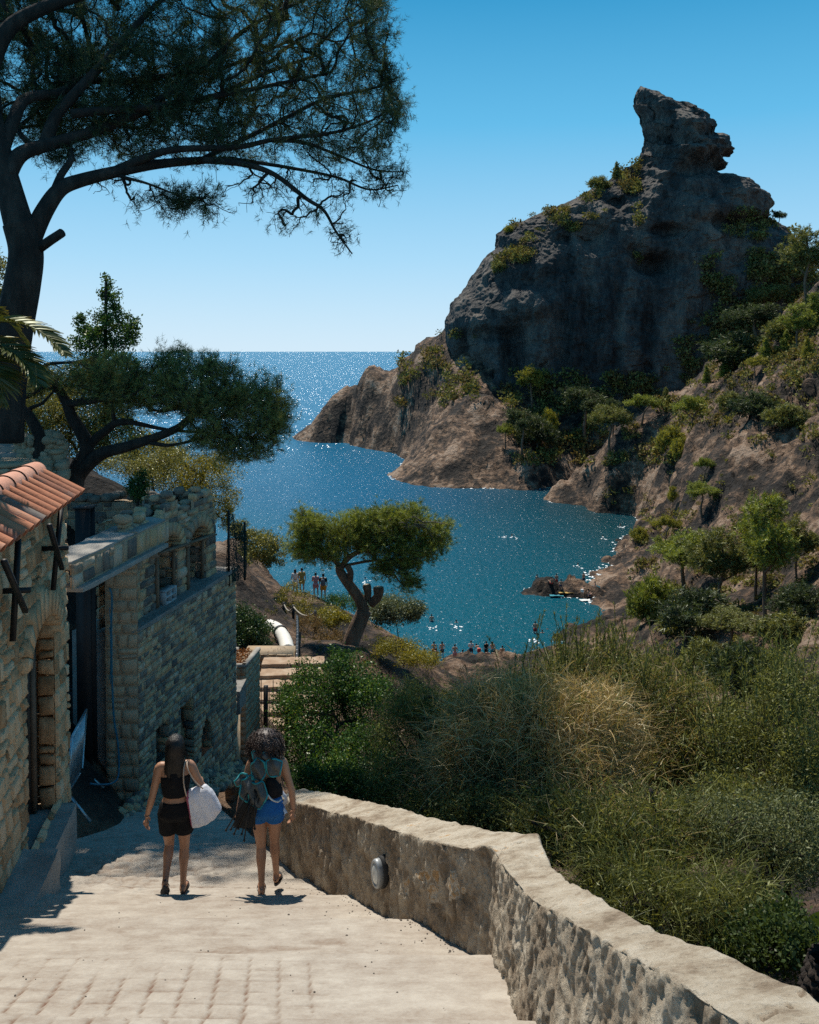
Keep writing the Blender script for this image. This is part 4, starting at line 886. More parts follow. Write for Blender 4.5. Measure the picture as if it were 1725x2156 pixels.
m_needle_y = M_leaf('pine_needles_yellowish', (.06, .075, .014), (.38, .36, .05), .4, .5)
def L3(pts): return np.array([at(*p) for p in pts])
# -------- the big umbrella pine, upper left
rg = np.random.default_rng(11)
bp = empty('umbrella_pine', tuple(at(12, 905, 16.2)), 0, 'huge dark umbrella pine whose branches sweep across the top left of the sky', 'pine tree')
TR = [((6, 930, 16.2), (14, 800, 16.2), (30, 690, 16.1), (47, 600, 16.0), (55, 530, 16.0), (40, 470, 16.0), (24, 390, 16.1), (18, 320, 16.2), (22, 230, 16.4), (48, 120, 16.6), (62, -60, 16.8))]
limbs = [(L3(TR[0][:6]), .36, .275), (L3([(48, 495, 16), (38, 465, 16), (20, 400, 16.1), (2, 330, 16.2), (-20, 230, 16.4), (-35, 100, 16.6), (-40, -80, 16.8)]), .275, .13)]
def lim(r0, r1, *p): limbs.append((L3(p), r0, r1))
lim(.19, .06, (52, 545, 16), (72, 490, 16.1), (98, 437, 16.2), (128, 398, 16.4), (170, 380, 16.7), (252, 360, 17.0), (330, 346, 17.4), (420, 338, 17.8), (498, 336, 18.2))
lim(.16, .03, (16, 370, 16.1), (44, 325, 16.3), (105, 304, 16.8), (210, 273, 17.4), (315, 231, 18.0), (446, 205, 18.8), (551, 157, 19.4), (656, 120, 20))
lim(.13, .03, (0, 330, 16.2), (30, 250, 16.6), (56, 208, 17), (131, 194, 17.6), (173, 168, 18), (252, 173, 18.6), (367, 157, 19.4), (472, 142, 20), (603, 89, 20.8))
lim(.13, .035, (95, 305, 16.8), (118, 245, 17), (165, 190, 17.2), (220, 130, 17.6), (273, 68, 18), (340, 0, 18.6), (420, -60, 19))
lim(.2, .08, (-18, 240, 16.4), (-22, 150, 16.6), (15, 65, 16.8), (80, 22, 17), (170, -10, 17.4), (300, -50, 18))
lim(.09, .025, (150, 240, 16.9), (230, 232, 17.2), (315, 226, 17.6), (472, 199, 18), (603, 173, 18.4), (698, 152, 18.8))
lim(.09, .02, (235, 363, 17), (300, 335, 17.1), (367, 315, 17.2), (498, 310, 17.4), (577, 294, 17.6), (708, 278, 17.8), (787, 252, 18))
lim(.07, .012, (430, 337, 17.4), (510, 345, 17.3), (577, 367, 17.2), (645, 418, 17.1), (682, 443, 17.0), (708, 488, 17.0), (742, 535, 17))
lim(.045, .012, (498, 336, 17.9), (603, 352, 17.9), (708, 373, 17.9), (777, 399, 18), (838, 390, 18))
lim(.045, .012, (577, 296, 17.6), (640, 300, 17.8), (708, 325, 18), (787, 357, 18.2), (850, 362, 18.3))
lim(.04, .012, (235, 366, 17.0), (280, 378, 16.9), (315, 388, 16.9), (367, 409, 16.9), (409, 432, 17))
lim(.08, .03, (110, 415, 16.3), (128, 370, 16.5), (150, 335, 16.8), (150, 300, 17.2), (200, 260, 17.8), (300, 180, 19))
lim(.06, .02, (60, 300, 16.6), (40, 270, 17.2), (80, 230, 18), (150, 120, 19))
lim(.07, .02, (300, 232, 18), (420, 150, 18.4), (520, 60, 18.8), (640, 0, 19.2), (740, -40, 19.5))
lim(.06, .02, (420, 338, 17.6), (560, 270, 18.2), (680, 210, 18.6), (770, 190, 19), (835, 170, 19.2))
wood_n = len(limbs)
def poly_in(px, py, poly):
    ins = np.zeros(len(px), bool); n = len(poly); j = n-1
    for i in range(n):
        (xi, yi), (xj, yj) = poly[i], poly[j]
        c = ((yi > py) != (yj > py)) & (px < (xj-xi)*(py-yi)/(yj-yi+1e-9)+xi); ins ^= c; j = i
    return ins
CAN = [(-160, -140), (800, -140), (826, 0), (838, 70), (818, 110), (842, 150), (834, 190), (868, 215), (850, 260), (826, 300), (812, 345), (770, 330), (700, 350), (600, 335), (480, 350), (350, 340), (250, 345), (140, 330), (80, 290), (-160, 330)]
px, py = rg.uniform(-160, 870, 5200), rg.uniform(-140, 350, 5200); m = poly_in(px, py, CAN)
keep = m & (rg.random(5200) < np.clip(.85+.15*(px > 520), 0, 1)); px, py = px[keep][:3700], py[keep][:3700]
d = 17+5.4*rg.random(len(px)); d = np.where(px > 480, 17+5.4*rg.random(len(px)), d); d = d+np.clip((120-py)/260, 0, 1)*1.5*(px < 480)
att = [at(a, b_, c) for a, b_, c in zip(px, py, d)]
fol = np.concatenate([np.ones(len(att))])
shade_tips = [at(a, b_, c) for a, b_, c in zip(rg.uniform(-200, 430, 900), rg.uniform(-520, -140, 900), rg.uniform(18.6, 24.5, 900))]; att += shade_tips  # unseen crown tips above the frame, added to shade the path
mid_ = [at(a, b_, c) for a, b_, c in zip(rg.uniform(60, 520, 500), rg.uniform(90, 290, 500), rg.uniform(17.5, 21, 500))]; att += mid_
low = []
for (cx0, cy0, rx0, ry0, n, dd0) in [(405, 425, 85, 42, 90, 17), (350, 420, 50, 30, 50, 17.1), (240, 385, 60, 22, 30, 17.2), (560, 400, 90, 40, 60, 17.4), (640, 440, 60, 45, 60, 17.1), (720, 500, 26, 45, 60, 17), (640, 380, 150, 30, 90, 17.8), (800, 385, 60, 40, 110, 18), (600, 470, 20, 30, 24, 17.2), (720, 420, 40, 30, 30, 17.3), (120, 330, 50, 25, 30, 17), (280, 430, 25, 30, 20, 17)]:
    v = rg.normal(0, .5, (n, 2)); low += [at(cx0+rx0*a, cy0+ry0*b_, dd0+rg.normal(0, .25)) for a, b_ in v]
w, tp, td, ap, ad = grow(limbs, att+low, 3, rtip=.0052, curl=.35, sides=5, mid=4, power=.52)
st = MB(); st.tube([at(84, 522, 16), at(108, 505, 15.9), at(131, 490, 15.8)], [.09, .085, .08], 10)
w.build('trunk', m_bark, bp, smooth=True); st.build('broken_stub', m_bark, bp, smooth=True)
pxa = CX+F*ap[:, 0]/ap[:, 1]; pya = 738.4-F*ap[:, 2]/ap[:, 1]
dens = np.clip(.72-.06*(pxa > 480)+.2*((pxa < 480) & (pya < 300)), 0, 1)*(pya < 355)+(((np.abs(pxa-400) < 60) & (pya > 390))*.28)+(pya > 330)*.1
k = rg.random(len(ap)) < dens*.98
C = ap[k]; D = ad[k]; pk = pxa[k]
C = np.concatenate([C+rg.normal(0, .10, C.shape) for _ in range(3)]+[C[pk > 740]+rg.normal(0, .18, C[pk > 740].shape) for _ in range(1)]); D = np.concatenate([D, D, D]+[D[pk > 740]]*1)
print('big pine tufts', len(C)); g = MB(); needles(g, C, unit(D+np.array([0, 0, .3])), 15, .13, .0075, 4, 1.1, .08)
g.build('crown', m_needle, bp)
# -------- the spreading pine behind the house
def pine_at(name, lab, base, limb_px, blobs, natt, mat, rt=.005, nd=14, L=.1, w=.006, group=None, bark=None, seed=1, tufts=2, jit=.08, cat='pine tree', droop=0., spread=1.1, rscale=1.):
    rg = np.random.default_rng(seed); o = empty(name, tuple(base), 0, lab, cat, group)
    lb = [(L3(p), r0*rscale, r1*rscale) for (r0, r1, p) in limb_px]; at_ = []
    tot = sum(b_[2]*b_[3] for b_ in blobs)
    for (cx0, cy0, rx0, ry0, d0, dr) in blobs:
        n = max(3, int(natt*rx0*ry0/tot)); v = unit(rg.normal(0, 1, (n, 3)))*rg.uniform(.35, 1., (n, 1))
        at_ += [at(cx0+rx0*a[0], cy0+ry0*a[1], d0+dr*a[2]) for a in v]
    wd, tp, td, ap, ad = grow(lb, at_, seed, rtip=rt, mid=3, droop=droop)
    wd.build('trunk', bark or m_bark, o, smooth=True)
    C = np.concatenate([tp]+[ap[rg.random(len(ap)) < .5]]*1); D = np.concatenate([td]+[ad[:0]]*1) if False else None
    C = np.concatenate([tp+rg.normal(0, jit, tp.shape) for _ in range(tufts)]+[ap+rg.normal(0, jit, ap.shape)]); D = np.concatenate([td]*tufts+[ad])
    g = MB(); needles(g, C, unit(D+np.array([0, 0, .35])), nd, L, w, seed+1, spread, .06); g.build('crown', mat, o); return o
pine_at('spreading_pine', 'dark spreading pine leaning right over the sea, behind the tiled eave', at(150, 1030, 18), [
    (.24, .17, [(148, 1045, 18), (155, 1010, 18), (168, 985, 18), (174, 968, 18)]),
    (.15, .10, [(172, 975, 18), (184, 938, 18), (165, 900, 18), (150, 875, 18), (142, 849, 18)]), (.10, .04, [(142, 852, 18), (125, 820, 18.1), (108, 800, 18.2), (86, 777, 18.2), (74, 768, 18.2)]),
    (.05, .02, [(88, 778, 18.2), (105, 766, 18.2), (161, 762, 18.2), (206, 751, 18.3)]), (.09, .05, [(144, 850, 18), (160, 848, 17.9), (187, 845, 17.8), (225, 837, 17.8), (290, 815, 17.6)]),
    (.11, .06, [(178, 965, 18), (191, 935, 18), (225, 905, 17.9), (247, 890, 17.8), (280, 888, 17.7)]), (.06, .02, [(270, 888, 17.7), (300, 894, 17.6), (356, 905, 17.5), (450, 912, 17.3)]), (.05, .03, [(243, 892, 17.8), (238, 870, 17.8), (234, 845, 17.8)]),
    (.16, .09, [(165, 1000, 18), (185, 978, 17.9), (217, 954, 17.8), (262, 942, 17.6), (319, 924, 17.4)]), (.09, .03, [(319, 924, 17.4), (375, 901, 17.3), (412, 871, 17.2), (470, 850, 17.2), (540, 830, 17.2)]), (.05, .015, [(310, 930, 17.4), (345, 937, 17.3), (375, 935, 17.2), (450, 920, 17.1), (560, 925, 17)])],
    [(240, 825, 90, 55, 18, 1.1), (180, 790, 60, 42, 18.2, .9), (330, 815, 80, 60, 17.6, 1.2), (400, 815, 90, 75, 17.3, 1.2), (460, 860, 90, 70, 17.2, 1.0), (540, 845, 75, 65, 17.2, .9), (560, 900, 55, 55, 17.1, .8), (590, 880, 30, 50, 17.1, .5), (250, 790, 70, 50, 18, 1.), (450, 925, 90, 28, 17.1, .7), (510, 950, 70, 28, 17, .5), (350, 760, 40, 25, 17.6, .6), (470, 780, 40, 25, 17.3, .6), (440, 760, 20, 22, 17.4, .4), (380, 745, 16, 20, 17.5, .4)], 2000, m_needle3, seed=21, nd=14, L=.12, w=.007, tufts=2)
pine_at('spreading_pine', 'crooked pine by the dry stone steps at the left photo edge', at(80, 990, 17.5), [
    (.15, .12, [(84, 1010, 17.5), (82, 960, 17.5), (88, 920, 17.5)]), (.12, .05, [(88, 925, 17.5), (70, 890, 17.5), (56, 868, 17.5), (35, 855, 17.5), (10, 850, 17.5), (-30, 838, 17.5)]), (.05, .02, [(52, 868, 17.5), (68, 858, 17.6), (90, 848, 17.7), (112, 825, 17.8)])],
    [(60, 815, 70, 40, 18.5, 1), (20, 850, 40, 40, 18.5, .8), (110, 800, 40, 25, 18.2, .6)], 260, m_needle3, seed=22)
# olive coloured foliage behind
def leafy(name, lab, cat, base, blobs, n, mat, size=.05, asp=2.2, seed=1, group=None, trunk=None, tr=.03, natt=60, up=.3, jit=.05, bark=None, frac=.7):
    rg = np.random.default_rng(seed); o = empty(name, tuple(base), 0, lab, cat, group); base = np.array(base, float)
    pts = []; tot = sum(b_[2]*b_[3] for b_ in blobs); tips = []
    for (cx0, cy0, rx0, ry0, d0, dr) in blobs:
        k = max(20, int(n*rx0*ry0/tot)); cl = max(6, int(natt*rx0*ry0/tot)); v = unit(rg.normal(0, 1, (cl, 3)))*rg.uniform(.45, 1., (cl, 1)); cc = np.array([at(cx0+rx0*a[0], cy0+ry0*a[1], d0+dr*a[2]) for a in v]); tips.append(cc)
        s = rx0/F*d0; ci = rg.integers(0, cl, k); pts.append(cc[ci]+rg.normal(0, 1, (k, 3))*s*.16*np.array([1, 1, .8]))
    tips = np.concatenate(tips); lb = [(np.array([base+[0, 0, -.1], base*.5+tips.mean(0)*.5, tips.mean(0)]) if trunk is None else L3(trunk), tr, tr*.4)]
    wd, *_ = grow(lb, tips, seed, rtip=.0045, mid=3); wd.build('trunk', bark or m_bark, o, smooth=True)
    P = np.concatenate(pts); g = MB(); leaves(g, P, size, seed+1, asp, up, jit=jit); g.build('crown', mat, o); return o
m_olive = M_leaf('olive_green_leaves', (.045, .055, .02), (.3, .28, .08), .35, .4)
m_yel = M_leaf('yellow_green_leaves', (.07, .08, .012), (.32, .27, .03), .4, .45)
m_dkleaf = M_leaf('glossy_dark_leaves', (.01, .028, .012), (.06, .14, .035), .35, .4, gloss=.07, extra=(.2, .25, .04))
m_grey = M_leaf('grey_green_leaves', (.045, .06, .035), (.2, .22, .12), .3, .4, gloss=.1)
m_red = M_leaf('dry_rusty_leaves', (.09, .03, .015), (.3, .12, .05), .3, .6, gloss=.02)
leafy('holm_oak', 'olive green broad tree filling the gap behind the crooked pines', 'tree', at(150, 1030, 25), [(90, 850, 80, 65, 24.5, 1.5), (180, 850, 90, 80, 25, 1.5), (250, 930, 70, 60, 25, 1.5), (60, 900, 50, 50, 24, 1.2), (330, 960, 60, 45, 25, 1.), (150, 950, 90, 50, 25, 1.2)], 44000, m_olive, .07, 2, 31, natt=260)
leafy('bay_tree', 'tall pointed dark tree rising above the spreading pine into the sky', 'tree', at(225, 960, 26), [(232, 640, 22, 55, 26, .6), (225, 600, 10, 25, 26, .3), (215, 690, 38, 45, 26, .9), (250, 710, 40, 45, 26, .9), (275, 690, 18, 40, 26, .5), (170, 690, 14, 32, 26, .4), (190, 720, 40, 35, 26, .9), (230, 770, 60, 50, 26, 1.2)], 11000, m_dkleaf, .085, 2, 32, trunk=[(225, 960, 26), (222, 760, 26), (224, 580, 26)], tr=.08, natt=170)
leafy('juniper', 'yellow green juniper bush behind the ruined building above the sea', 'bush', at(430, 1110, 23.5), [(430, 1010, 75, 45, 24, 1.2), (370, 1000, 70, 50, 24, 1.), (465, 1050, 40, 40, 24, .8), (400, 1060, 60, 30, 23.5, .8), (455, 975, 35, 25, 24, .6), (480, 1090, 22, 20, 24, .3)], 22000, m_yel, .055, 2.6, 33, natt=160)
leafy('juniper', 'brown green shrub mass under the spreading pine beside the yellow green juniper', 'bush', at(330, 1060, 22), [(320, 1000, 60, 45, 22, 1.2), (270, 975, 60, 30, 22, 1.), (360, 960, 50, 30, 22, .8)], 12000, m_olive, .05, 2.6, 34, natt=100)
leafy('small_bush', 'small dark green bush on top of the ruined wall', 'bush', at(290, 1062, 17.2), [(290, 1032, 24, 26, 17.2, .3), (300, 1010, 14, 16, 17.2, .2)], 2600, m_dkleaf, .045, 2, 35, natt=30)
leafy('sapling', 'glimpse of a dark leafy tree behind the trunk of the huge umbrella pine', 'tree', at(-6, 900, 22), [(-5, 560, 26, 60, 22, .5), (-10, 640, 22, 60, 22, .5)], 2600, m_olive, .07, 2, 36, natt=30)
# -------- palm fronds, left edge
pr = empty('date_palm', tuple(at(-75, 960, 9.6)), 0, 'date palm fronds reaching in from the left photo edge above the roof', 'palm')
m_palm = M_leaf('palm_leaflets', (.02, .035, .01), (.09, .10, .025), .35, .4, gloss=.1, extra=(.28, .2, .04))
g = MB(); g.tube([at(-75, 1200, 9.6), at(-78, 960, 9.6), at(-75, 720, 9.6)], [.2, .18, .14], 12); g.build('trunk', m_bark2, pr, smooth=True)
def frond(P, Lf, n, seed, w=.03):
    rg = np.random.default_rng(seed); P = smoothp(L3(P), 60); T = unit(np.gradient(P, axis=0)); g = MB(); g.tube(P, np.linspace(.016, .003, 60), 5, a=.8)
    t = np.linspace(.06, .99, n); i = (t*59).astype(int)
    for sgn in (-1, 1):
        for k, q in zip(range(n), i):
            T_ = T[q]; side = unit(np.cross(T_, [0, 0, 1.]))*sgn; l = Lf*math.sin(math.pi*min(1, .25+t[k]*.72))**.7*rg.uniform(.85, 1.1)
            d = unit(T_*(.55+.5*t[k])+side*.75+np.array([0, 0, .34])+rg.normal(0, .05, 3)); m = 6; s = np.linspace(0, 1, m)[:, None]
            c = P[q]+d*l*s+np.array([0, 0, -.22*l])*s**2; wd = w*np.sin(np.pi*(.15+.85*s))*.5+.0005; nn_ = unit(np.cross(d, np.cross(T_, d)+rg.normal(0, .2, 3)))
            g.grid(np.stack([c-nn_*wd, c+nn_*wd*.2+np.array([0, 0, -.004]), c+nn_*wd], 1), a=np.clip(np.broadcast_to((.35+.6*s**3+rg.normal(0, .1))[:, :1], (m, 3)), 0, 1))
    return g.build('frond', m_palm, pr)
frond([(-75, 720, 9.6), (-20, 680, 9.5), (50, 683, 9.4), (105, 712, 9.3), (140, 748, 9.2)], .30, 62, 1)
frond([(-75, 720, 9.6), (-30, 715, 9.4), (20, 738, 9.2), (60, 770, 9.1), (84, 810, 9.0)], .34, 60, 2)
frond([(-75, 720, 9.6), (-55, 730, 9.3), (-20, 765, 9.1), (0, 800, 9.0), (6, 850, 9)], .32, 52, 3)
frond([(-75, 720, 9.6), (-60, 660, 9.7), (-30, 655, 9.8), (20, 680, 9.9), (60, 730, 10)], .30, 50, 4)
for k, (a, b_) in enumerate([(-200, 690), (-190, 780), (-150, 640), (-140, 860)]): frond([(-75, 720, 9.6), (-110, 690, 9.5), ((a-75)/2, (b_+690)/2, 9.5), (a, b_, 9.4)], .3, 40, 9+k)
# -------- the pruned pine in the middle
pp = pine_at('pruned_pine', 'flat topped pine with a bare crooked sawn trunk in front of the cove', at(737, 1362, 33), [
    (.34, .27, [(733, 1375, 33), (742, 1345, 33), (756, 1312, 33), (768, 1285, 33)]), (.22, .15, [(768, 1288, 33), (755, 1258, 33), (733, 1228, 33), (717, 1204, 33), (716, 1190, 33)]), (.12, .05, [(718, 1196, 33), (740, 1170, 33), (790, 1150, 33), (850, 1135, 33)]), (.10, .05, [(716, 1192, 33), (690, 1165, 33), (655, 1140, 33)]), (.14, .1, [(735, 1230, 33), (738, 1205, 32.9), (730, 1190, 32.9)]),
    (.06, .03, [(730, 1190, 33), (800, 1180, 32.6), (850, 1200, 32.5)]), (.05, .02, [(790, 1150, 33), (830, 1110, 33), (845, 1085, 33)])],
    [(655, 1115, 52, 36, 33, 1.), (640, 1155, 38, 34, 33, .9), (690, 1165, 45, 26, 32.8, .9), (730, 1120, 60, 40, 33, 1.1), (800, 1110, 50, 34, 33, 1.), (770, 1095, 40, 24, 33, .8), (790, 1140, 60, 42, 33, 1.1), (860, 1105, 62, 34, 33, 1.), (915, 1135, 40, 34, 33, .8), (870, 1160, 58, 34, 32.8, 1.), (830, 1195, 62, 22, 32.6, .8), (862, 1228, 30, 20, 32.5, .5), (810, 1082, 30, 18, 33.2, .5), (640, 1085, 26, 12, 33, .4), (930, 1105, 22, 12, 33, .4), (860, 1075, 32, 12, 33, .4)],
    1400, m_needle2, seed=41, bark=m_bark2, nd=16, L=.17, w=.012, tufts=4, jit=.13, rt=.008)
for (a, b_, c, r) in [((781, 1271, 33), (796, 1256, 32.9), (797, 1236, 32.9), .19), ((772, 1262, 33.1), (775, 1250, 33), (772, 1231, 33), .15)]:
    g = MB(); Q = smoothp(L3([a, b_, c]), 8); g.tube(Q, [r*.9]*5+[r, r*1.05, r], 12); s_ = g.build('sawn_limb', m_bark2, pp, smooth=True)
    g = MB(); n_v = unit(Q[-1]-Q[-2]); g.tube([Q[-1]-n_v*.01, Q[-1]+n_v*.012], r*.86, 12); g.build('cut_face', M_plain('sawn_wood', (.42, .33, .22), .8), s_)
g = MB()
for k in range(16):
    q0 = np.array([rg.uniform(850, 900), rg.uniform(1095, 1112)]); q1 = q0+rg.normal(0, 1, 2)*np.array([26, 9]); g.tube(smoothp(L3([(q0[0], q0[1], 32.3), ((q0+q1)[0]/2, (q0+q1)[1]/2-3, 32.2), (q1[0], q1[1], 32.2)]), 8), np.linspace(.022, .006, 8), 4)
g.build('dead_twigs', m_twig, pp)
# -------- hillside trees: four kinds, copied with shared meshes
def proto(kind, seed, mat, name):
    rg = np.random.default_rng(seed); o = empty(name, (0, 0, 0))
    if kind == 'umbrella': lb = [(np.array([[0, 0, -.4], [.1, 0, 1.2], [-.05, .1, 2.4], [.1, 0, 3.4]]), .13, .06)]; bl = [((0, 0, 3.6), (1.9, 1.6, .75)), ((1., .2, 3.2), (1., 1., .5)), ((-1.1, .3, 3.3), (1., 1, .5)), ((.2, -.6, 4.1), (1.1, 1.1, .55))]; na = 230
    elif kind == 'cone': lb = [(np.array([[0, 0, -.3], [0, .05, 2], [.05, 0, 4.6]]), .12, .02)]; bl = [((0, 0, .9+k*.55), (1.35-.19*k, 1.35-.19*k, .45)) for k in range(7)]; na = 260
    elif kind == 'lean': lb = [(np.array([[0, 0, -.4], [.4, 0, .9], [.6, .1, 2.0], [1.2, .1, 2.9]]), .13, .05), (np.array([[.6, .1, 2.0], [-.1, 0, 2.6], [-.7, 0, 3.0]]), .06, .03)]; bl = [((.9, 0, 3.4), (1.6, 1.3, .6)), ((-.7, .1, 3.2), (1.1, 1., .5)), ((.3, -.2, 3.9), (1.1, 1., .45)), ((1.9, 0, 3.0), (.8, .8, .4))]; na = 210
    elif kind == 'tall': lb = [(np.array([[0, 0, -.4], [.15, 0, 1.5], [-.1, .1, 3.], [.15, 0, 4.6]]), .1, .04), (np.array([[0, 0, 1.9], [.7, 0, 2.6], [1.2, .1, 3.2]]), .05, .02), (np.array([[0, .05, 2.1], [-.8, 0, 2.7], [-1.2, 0, 3.4]]), .05, .02)]; bl = [((.1, 0, 4.5), (.9, .9, .6)), ((.9, 0, 3.5), (1.0, .9, .7)), ((-.9, 0, 3.4), (1., .9, .8)), ((0, -.2, 3.1), (1.3, 1., .9))]; na = 260
    else: lb = [(np.array([[0, 0, -.3], [.1, 0, .5], [0, 0, 1.]]), .06, .03)]; bl = [((0, 0, .8), (1.25, 1.1, .7)), ((.7, 0, .6), (.8, .8, .5)), ((-.7, .2, .7), (.8, .7, .6)), ((0, 0, 1.35), (.6, .6, .35))]; na = 150
    at_ = np.concatenate([in_ell(rg, c, r, max(8, int(na*r[0]*r[2]/sum(q[1][0]*q[1][2] for q in bl))), .3) for c, r in bl])
    wd, tp, td, ap, ad = grow(lb, at_, seed, rtip=.007, mid=2, sides=4); wd.build('trunk', m_bark2 if kind != 'shrub' else m_twig, o, smooth=True)
    C = np.concatenate([tp+rg.normal(0, .12, tp.shape) for _ in range(7)]+[ap+rg.normal(0, .1, ap.shape)]); D = np.concatenate([td]*7+[ad]); g = MB()
    needles(g, C, unit(D*.6+np.array([0, 0, .5])), 9, .2, .034, seed+1, 1.2, .08); g.build('crown', mat, o); return o
PR = {}
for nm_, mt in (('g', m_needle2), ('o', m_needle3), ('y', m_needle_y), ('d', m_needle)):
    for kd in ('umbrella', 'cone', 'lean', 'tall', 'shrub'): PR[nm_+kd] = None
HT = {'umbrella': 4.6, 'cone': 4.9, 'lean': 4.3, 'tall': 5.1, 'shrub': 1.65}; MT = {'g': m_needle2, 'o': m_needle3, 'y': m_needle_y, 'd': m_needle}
NM = {'umbrella': 'umbrella_pine', 'cone': 'young_pine', 'lean': 'leaning_pine', 'tall': 'aleppo_pine', 'shrub': 'shrub'}
def plant(code, px, pyb, pyt, lab, wf=1., mind=45, group='pines and shrubs on the far side of the cove', which=(0, 1)):
    kd = code[1:]; h = hit(px, pyb, mind, which)
    if h is None: print('no hit', px, pyb); return
    if PR.get(code) is None: PR[code] = proto(kd, sum(map(ord, code)), MT[code[0]], NM[kd]); o = PR[code]
    else: o = copy_tree(PR[code])
    Hm = (pyb-pyt)/F*h.y; s = Hm/HT[kd]; o.location = h; o.scale = (s*wf, s*wf, s); o.rotation_euler = (0, 0, ((px*37+pyb*13) % 628)/100. if kd != 'lean' else ((px*37) % 60)/100.-.3)
    tag(o, lab, 'shrub' if kd == 'shrub' else 'pine tree', group)
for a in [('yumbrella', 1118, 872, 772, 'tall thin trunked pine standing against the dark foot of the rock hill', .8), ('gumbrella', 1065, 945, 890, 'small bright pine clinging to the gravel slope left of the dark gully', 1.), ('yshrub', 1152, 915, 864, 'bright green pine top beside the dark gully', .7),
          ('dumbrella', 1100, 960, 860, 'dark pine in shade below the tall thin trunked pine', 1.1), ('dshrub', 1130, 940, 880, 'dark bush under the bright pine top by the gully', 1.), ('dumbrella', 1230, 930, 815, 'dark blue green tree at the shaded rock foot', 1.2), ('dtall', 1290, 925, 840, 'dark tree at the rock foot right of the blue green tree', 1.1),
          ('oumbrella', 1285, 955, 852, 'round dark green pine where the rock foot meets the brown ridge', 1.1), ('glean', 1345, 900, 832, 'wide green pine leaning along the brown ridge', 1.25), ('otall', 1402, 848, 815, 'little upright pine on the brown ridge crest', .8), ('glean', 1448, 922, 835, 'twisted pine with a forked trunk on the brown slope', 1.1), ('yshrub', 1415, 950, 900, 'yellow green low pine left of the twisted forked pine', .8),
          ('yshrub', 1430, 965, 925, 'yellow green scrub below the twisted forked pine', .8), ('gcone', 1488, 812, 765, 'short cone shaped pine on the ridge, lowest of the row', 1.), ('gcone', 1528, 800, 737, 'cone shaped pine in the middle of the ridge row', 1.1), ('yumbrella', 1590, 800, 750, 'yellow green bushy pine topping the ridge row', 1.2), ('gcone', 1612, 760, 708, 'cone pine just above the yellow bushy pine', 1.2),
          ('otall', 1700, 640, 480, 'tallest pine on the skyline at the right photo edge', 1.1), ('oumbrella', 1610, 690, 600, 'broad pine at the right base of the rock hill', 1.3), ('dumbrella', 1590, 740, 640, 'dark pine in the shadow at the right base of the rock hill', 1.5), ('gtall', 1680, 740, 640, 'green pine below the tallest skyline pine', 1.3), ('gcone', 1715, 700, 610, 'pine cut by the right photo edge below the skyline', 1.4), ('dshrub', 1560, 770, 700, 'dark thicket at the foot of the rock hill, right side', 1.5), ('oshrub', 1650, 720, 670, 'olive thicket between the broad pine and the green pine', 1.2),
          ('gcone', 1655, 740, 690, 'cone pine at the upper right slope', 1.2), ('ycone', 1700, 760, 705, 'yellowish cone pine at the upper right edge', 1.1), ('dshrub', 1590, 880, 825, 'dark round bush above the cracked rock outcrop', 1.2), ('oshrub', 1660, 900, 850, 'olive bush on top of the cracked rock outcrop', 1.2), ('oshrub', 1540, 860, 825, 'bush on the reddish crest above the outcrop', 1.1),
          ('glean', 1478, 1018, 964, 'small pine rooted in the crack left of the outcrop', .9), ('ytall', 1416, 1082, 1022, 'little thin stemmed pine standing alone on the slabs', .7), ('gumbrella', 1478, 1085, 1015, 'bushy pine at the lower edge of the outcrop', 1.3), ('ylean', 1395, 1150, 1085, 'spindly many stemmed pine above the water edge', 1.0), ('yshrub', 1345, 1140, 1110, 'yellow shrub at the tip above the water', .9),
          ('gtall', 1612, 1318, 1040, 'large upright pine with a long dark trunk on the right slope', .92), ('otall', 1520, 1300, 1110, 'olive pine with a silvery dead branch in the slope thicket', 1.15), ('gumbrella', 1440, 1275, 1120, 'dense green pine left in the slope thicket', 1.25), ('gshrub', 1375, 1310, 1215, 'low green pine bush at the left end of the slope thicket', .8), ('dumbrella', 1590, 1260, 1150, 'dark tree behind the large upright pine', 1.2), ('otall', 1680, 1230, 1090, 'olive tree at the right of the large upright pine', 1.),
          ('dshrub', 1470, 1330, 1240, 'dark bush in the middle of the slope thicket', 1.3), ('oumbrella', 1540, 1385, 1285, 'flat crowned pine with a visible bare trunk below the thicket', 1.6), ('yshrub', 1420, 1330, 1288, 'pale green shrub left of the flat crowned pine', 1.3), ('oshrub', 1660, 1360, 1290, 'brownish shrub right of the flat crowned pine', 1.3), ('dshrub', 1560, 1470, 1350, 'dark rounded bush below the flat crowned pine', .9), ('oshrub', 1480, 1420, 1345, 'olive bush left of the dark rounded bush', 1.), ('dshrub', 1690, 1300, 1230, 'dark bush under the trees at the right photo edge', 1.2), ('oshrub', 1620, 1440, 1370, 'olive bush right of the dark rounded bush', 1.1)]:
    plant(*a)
for a in [('dlean', 1195, 418, 368, 'leaning pine silhouetted on the left shoulder of the rock hill', 1.5), ('ocone', 1298, 382, 338, 'small pine silhouetted below the beak of the rock', 1.), ('oshrub', 1262, 400, 372, 'shrub between the two silhouetted pines', 1.3), ('dumbrella', 1640, 482, 444, 'small pine at the right shoulder of the rock hill', 1.1), ('yshrub', 1205, 478, 462, 'yellow shrub on the upper slope of the rock hill', .9), ('oshrub', 1050, 575, 545, 'bush on the left shoulder of the rock hill', 1.1), ('yshrub', 1072, 490, 475, 'small shrub on the left brow of the rock hill', 1.2)]:
    plant(*a, mind=150, group='plants on the rock hill')
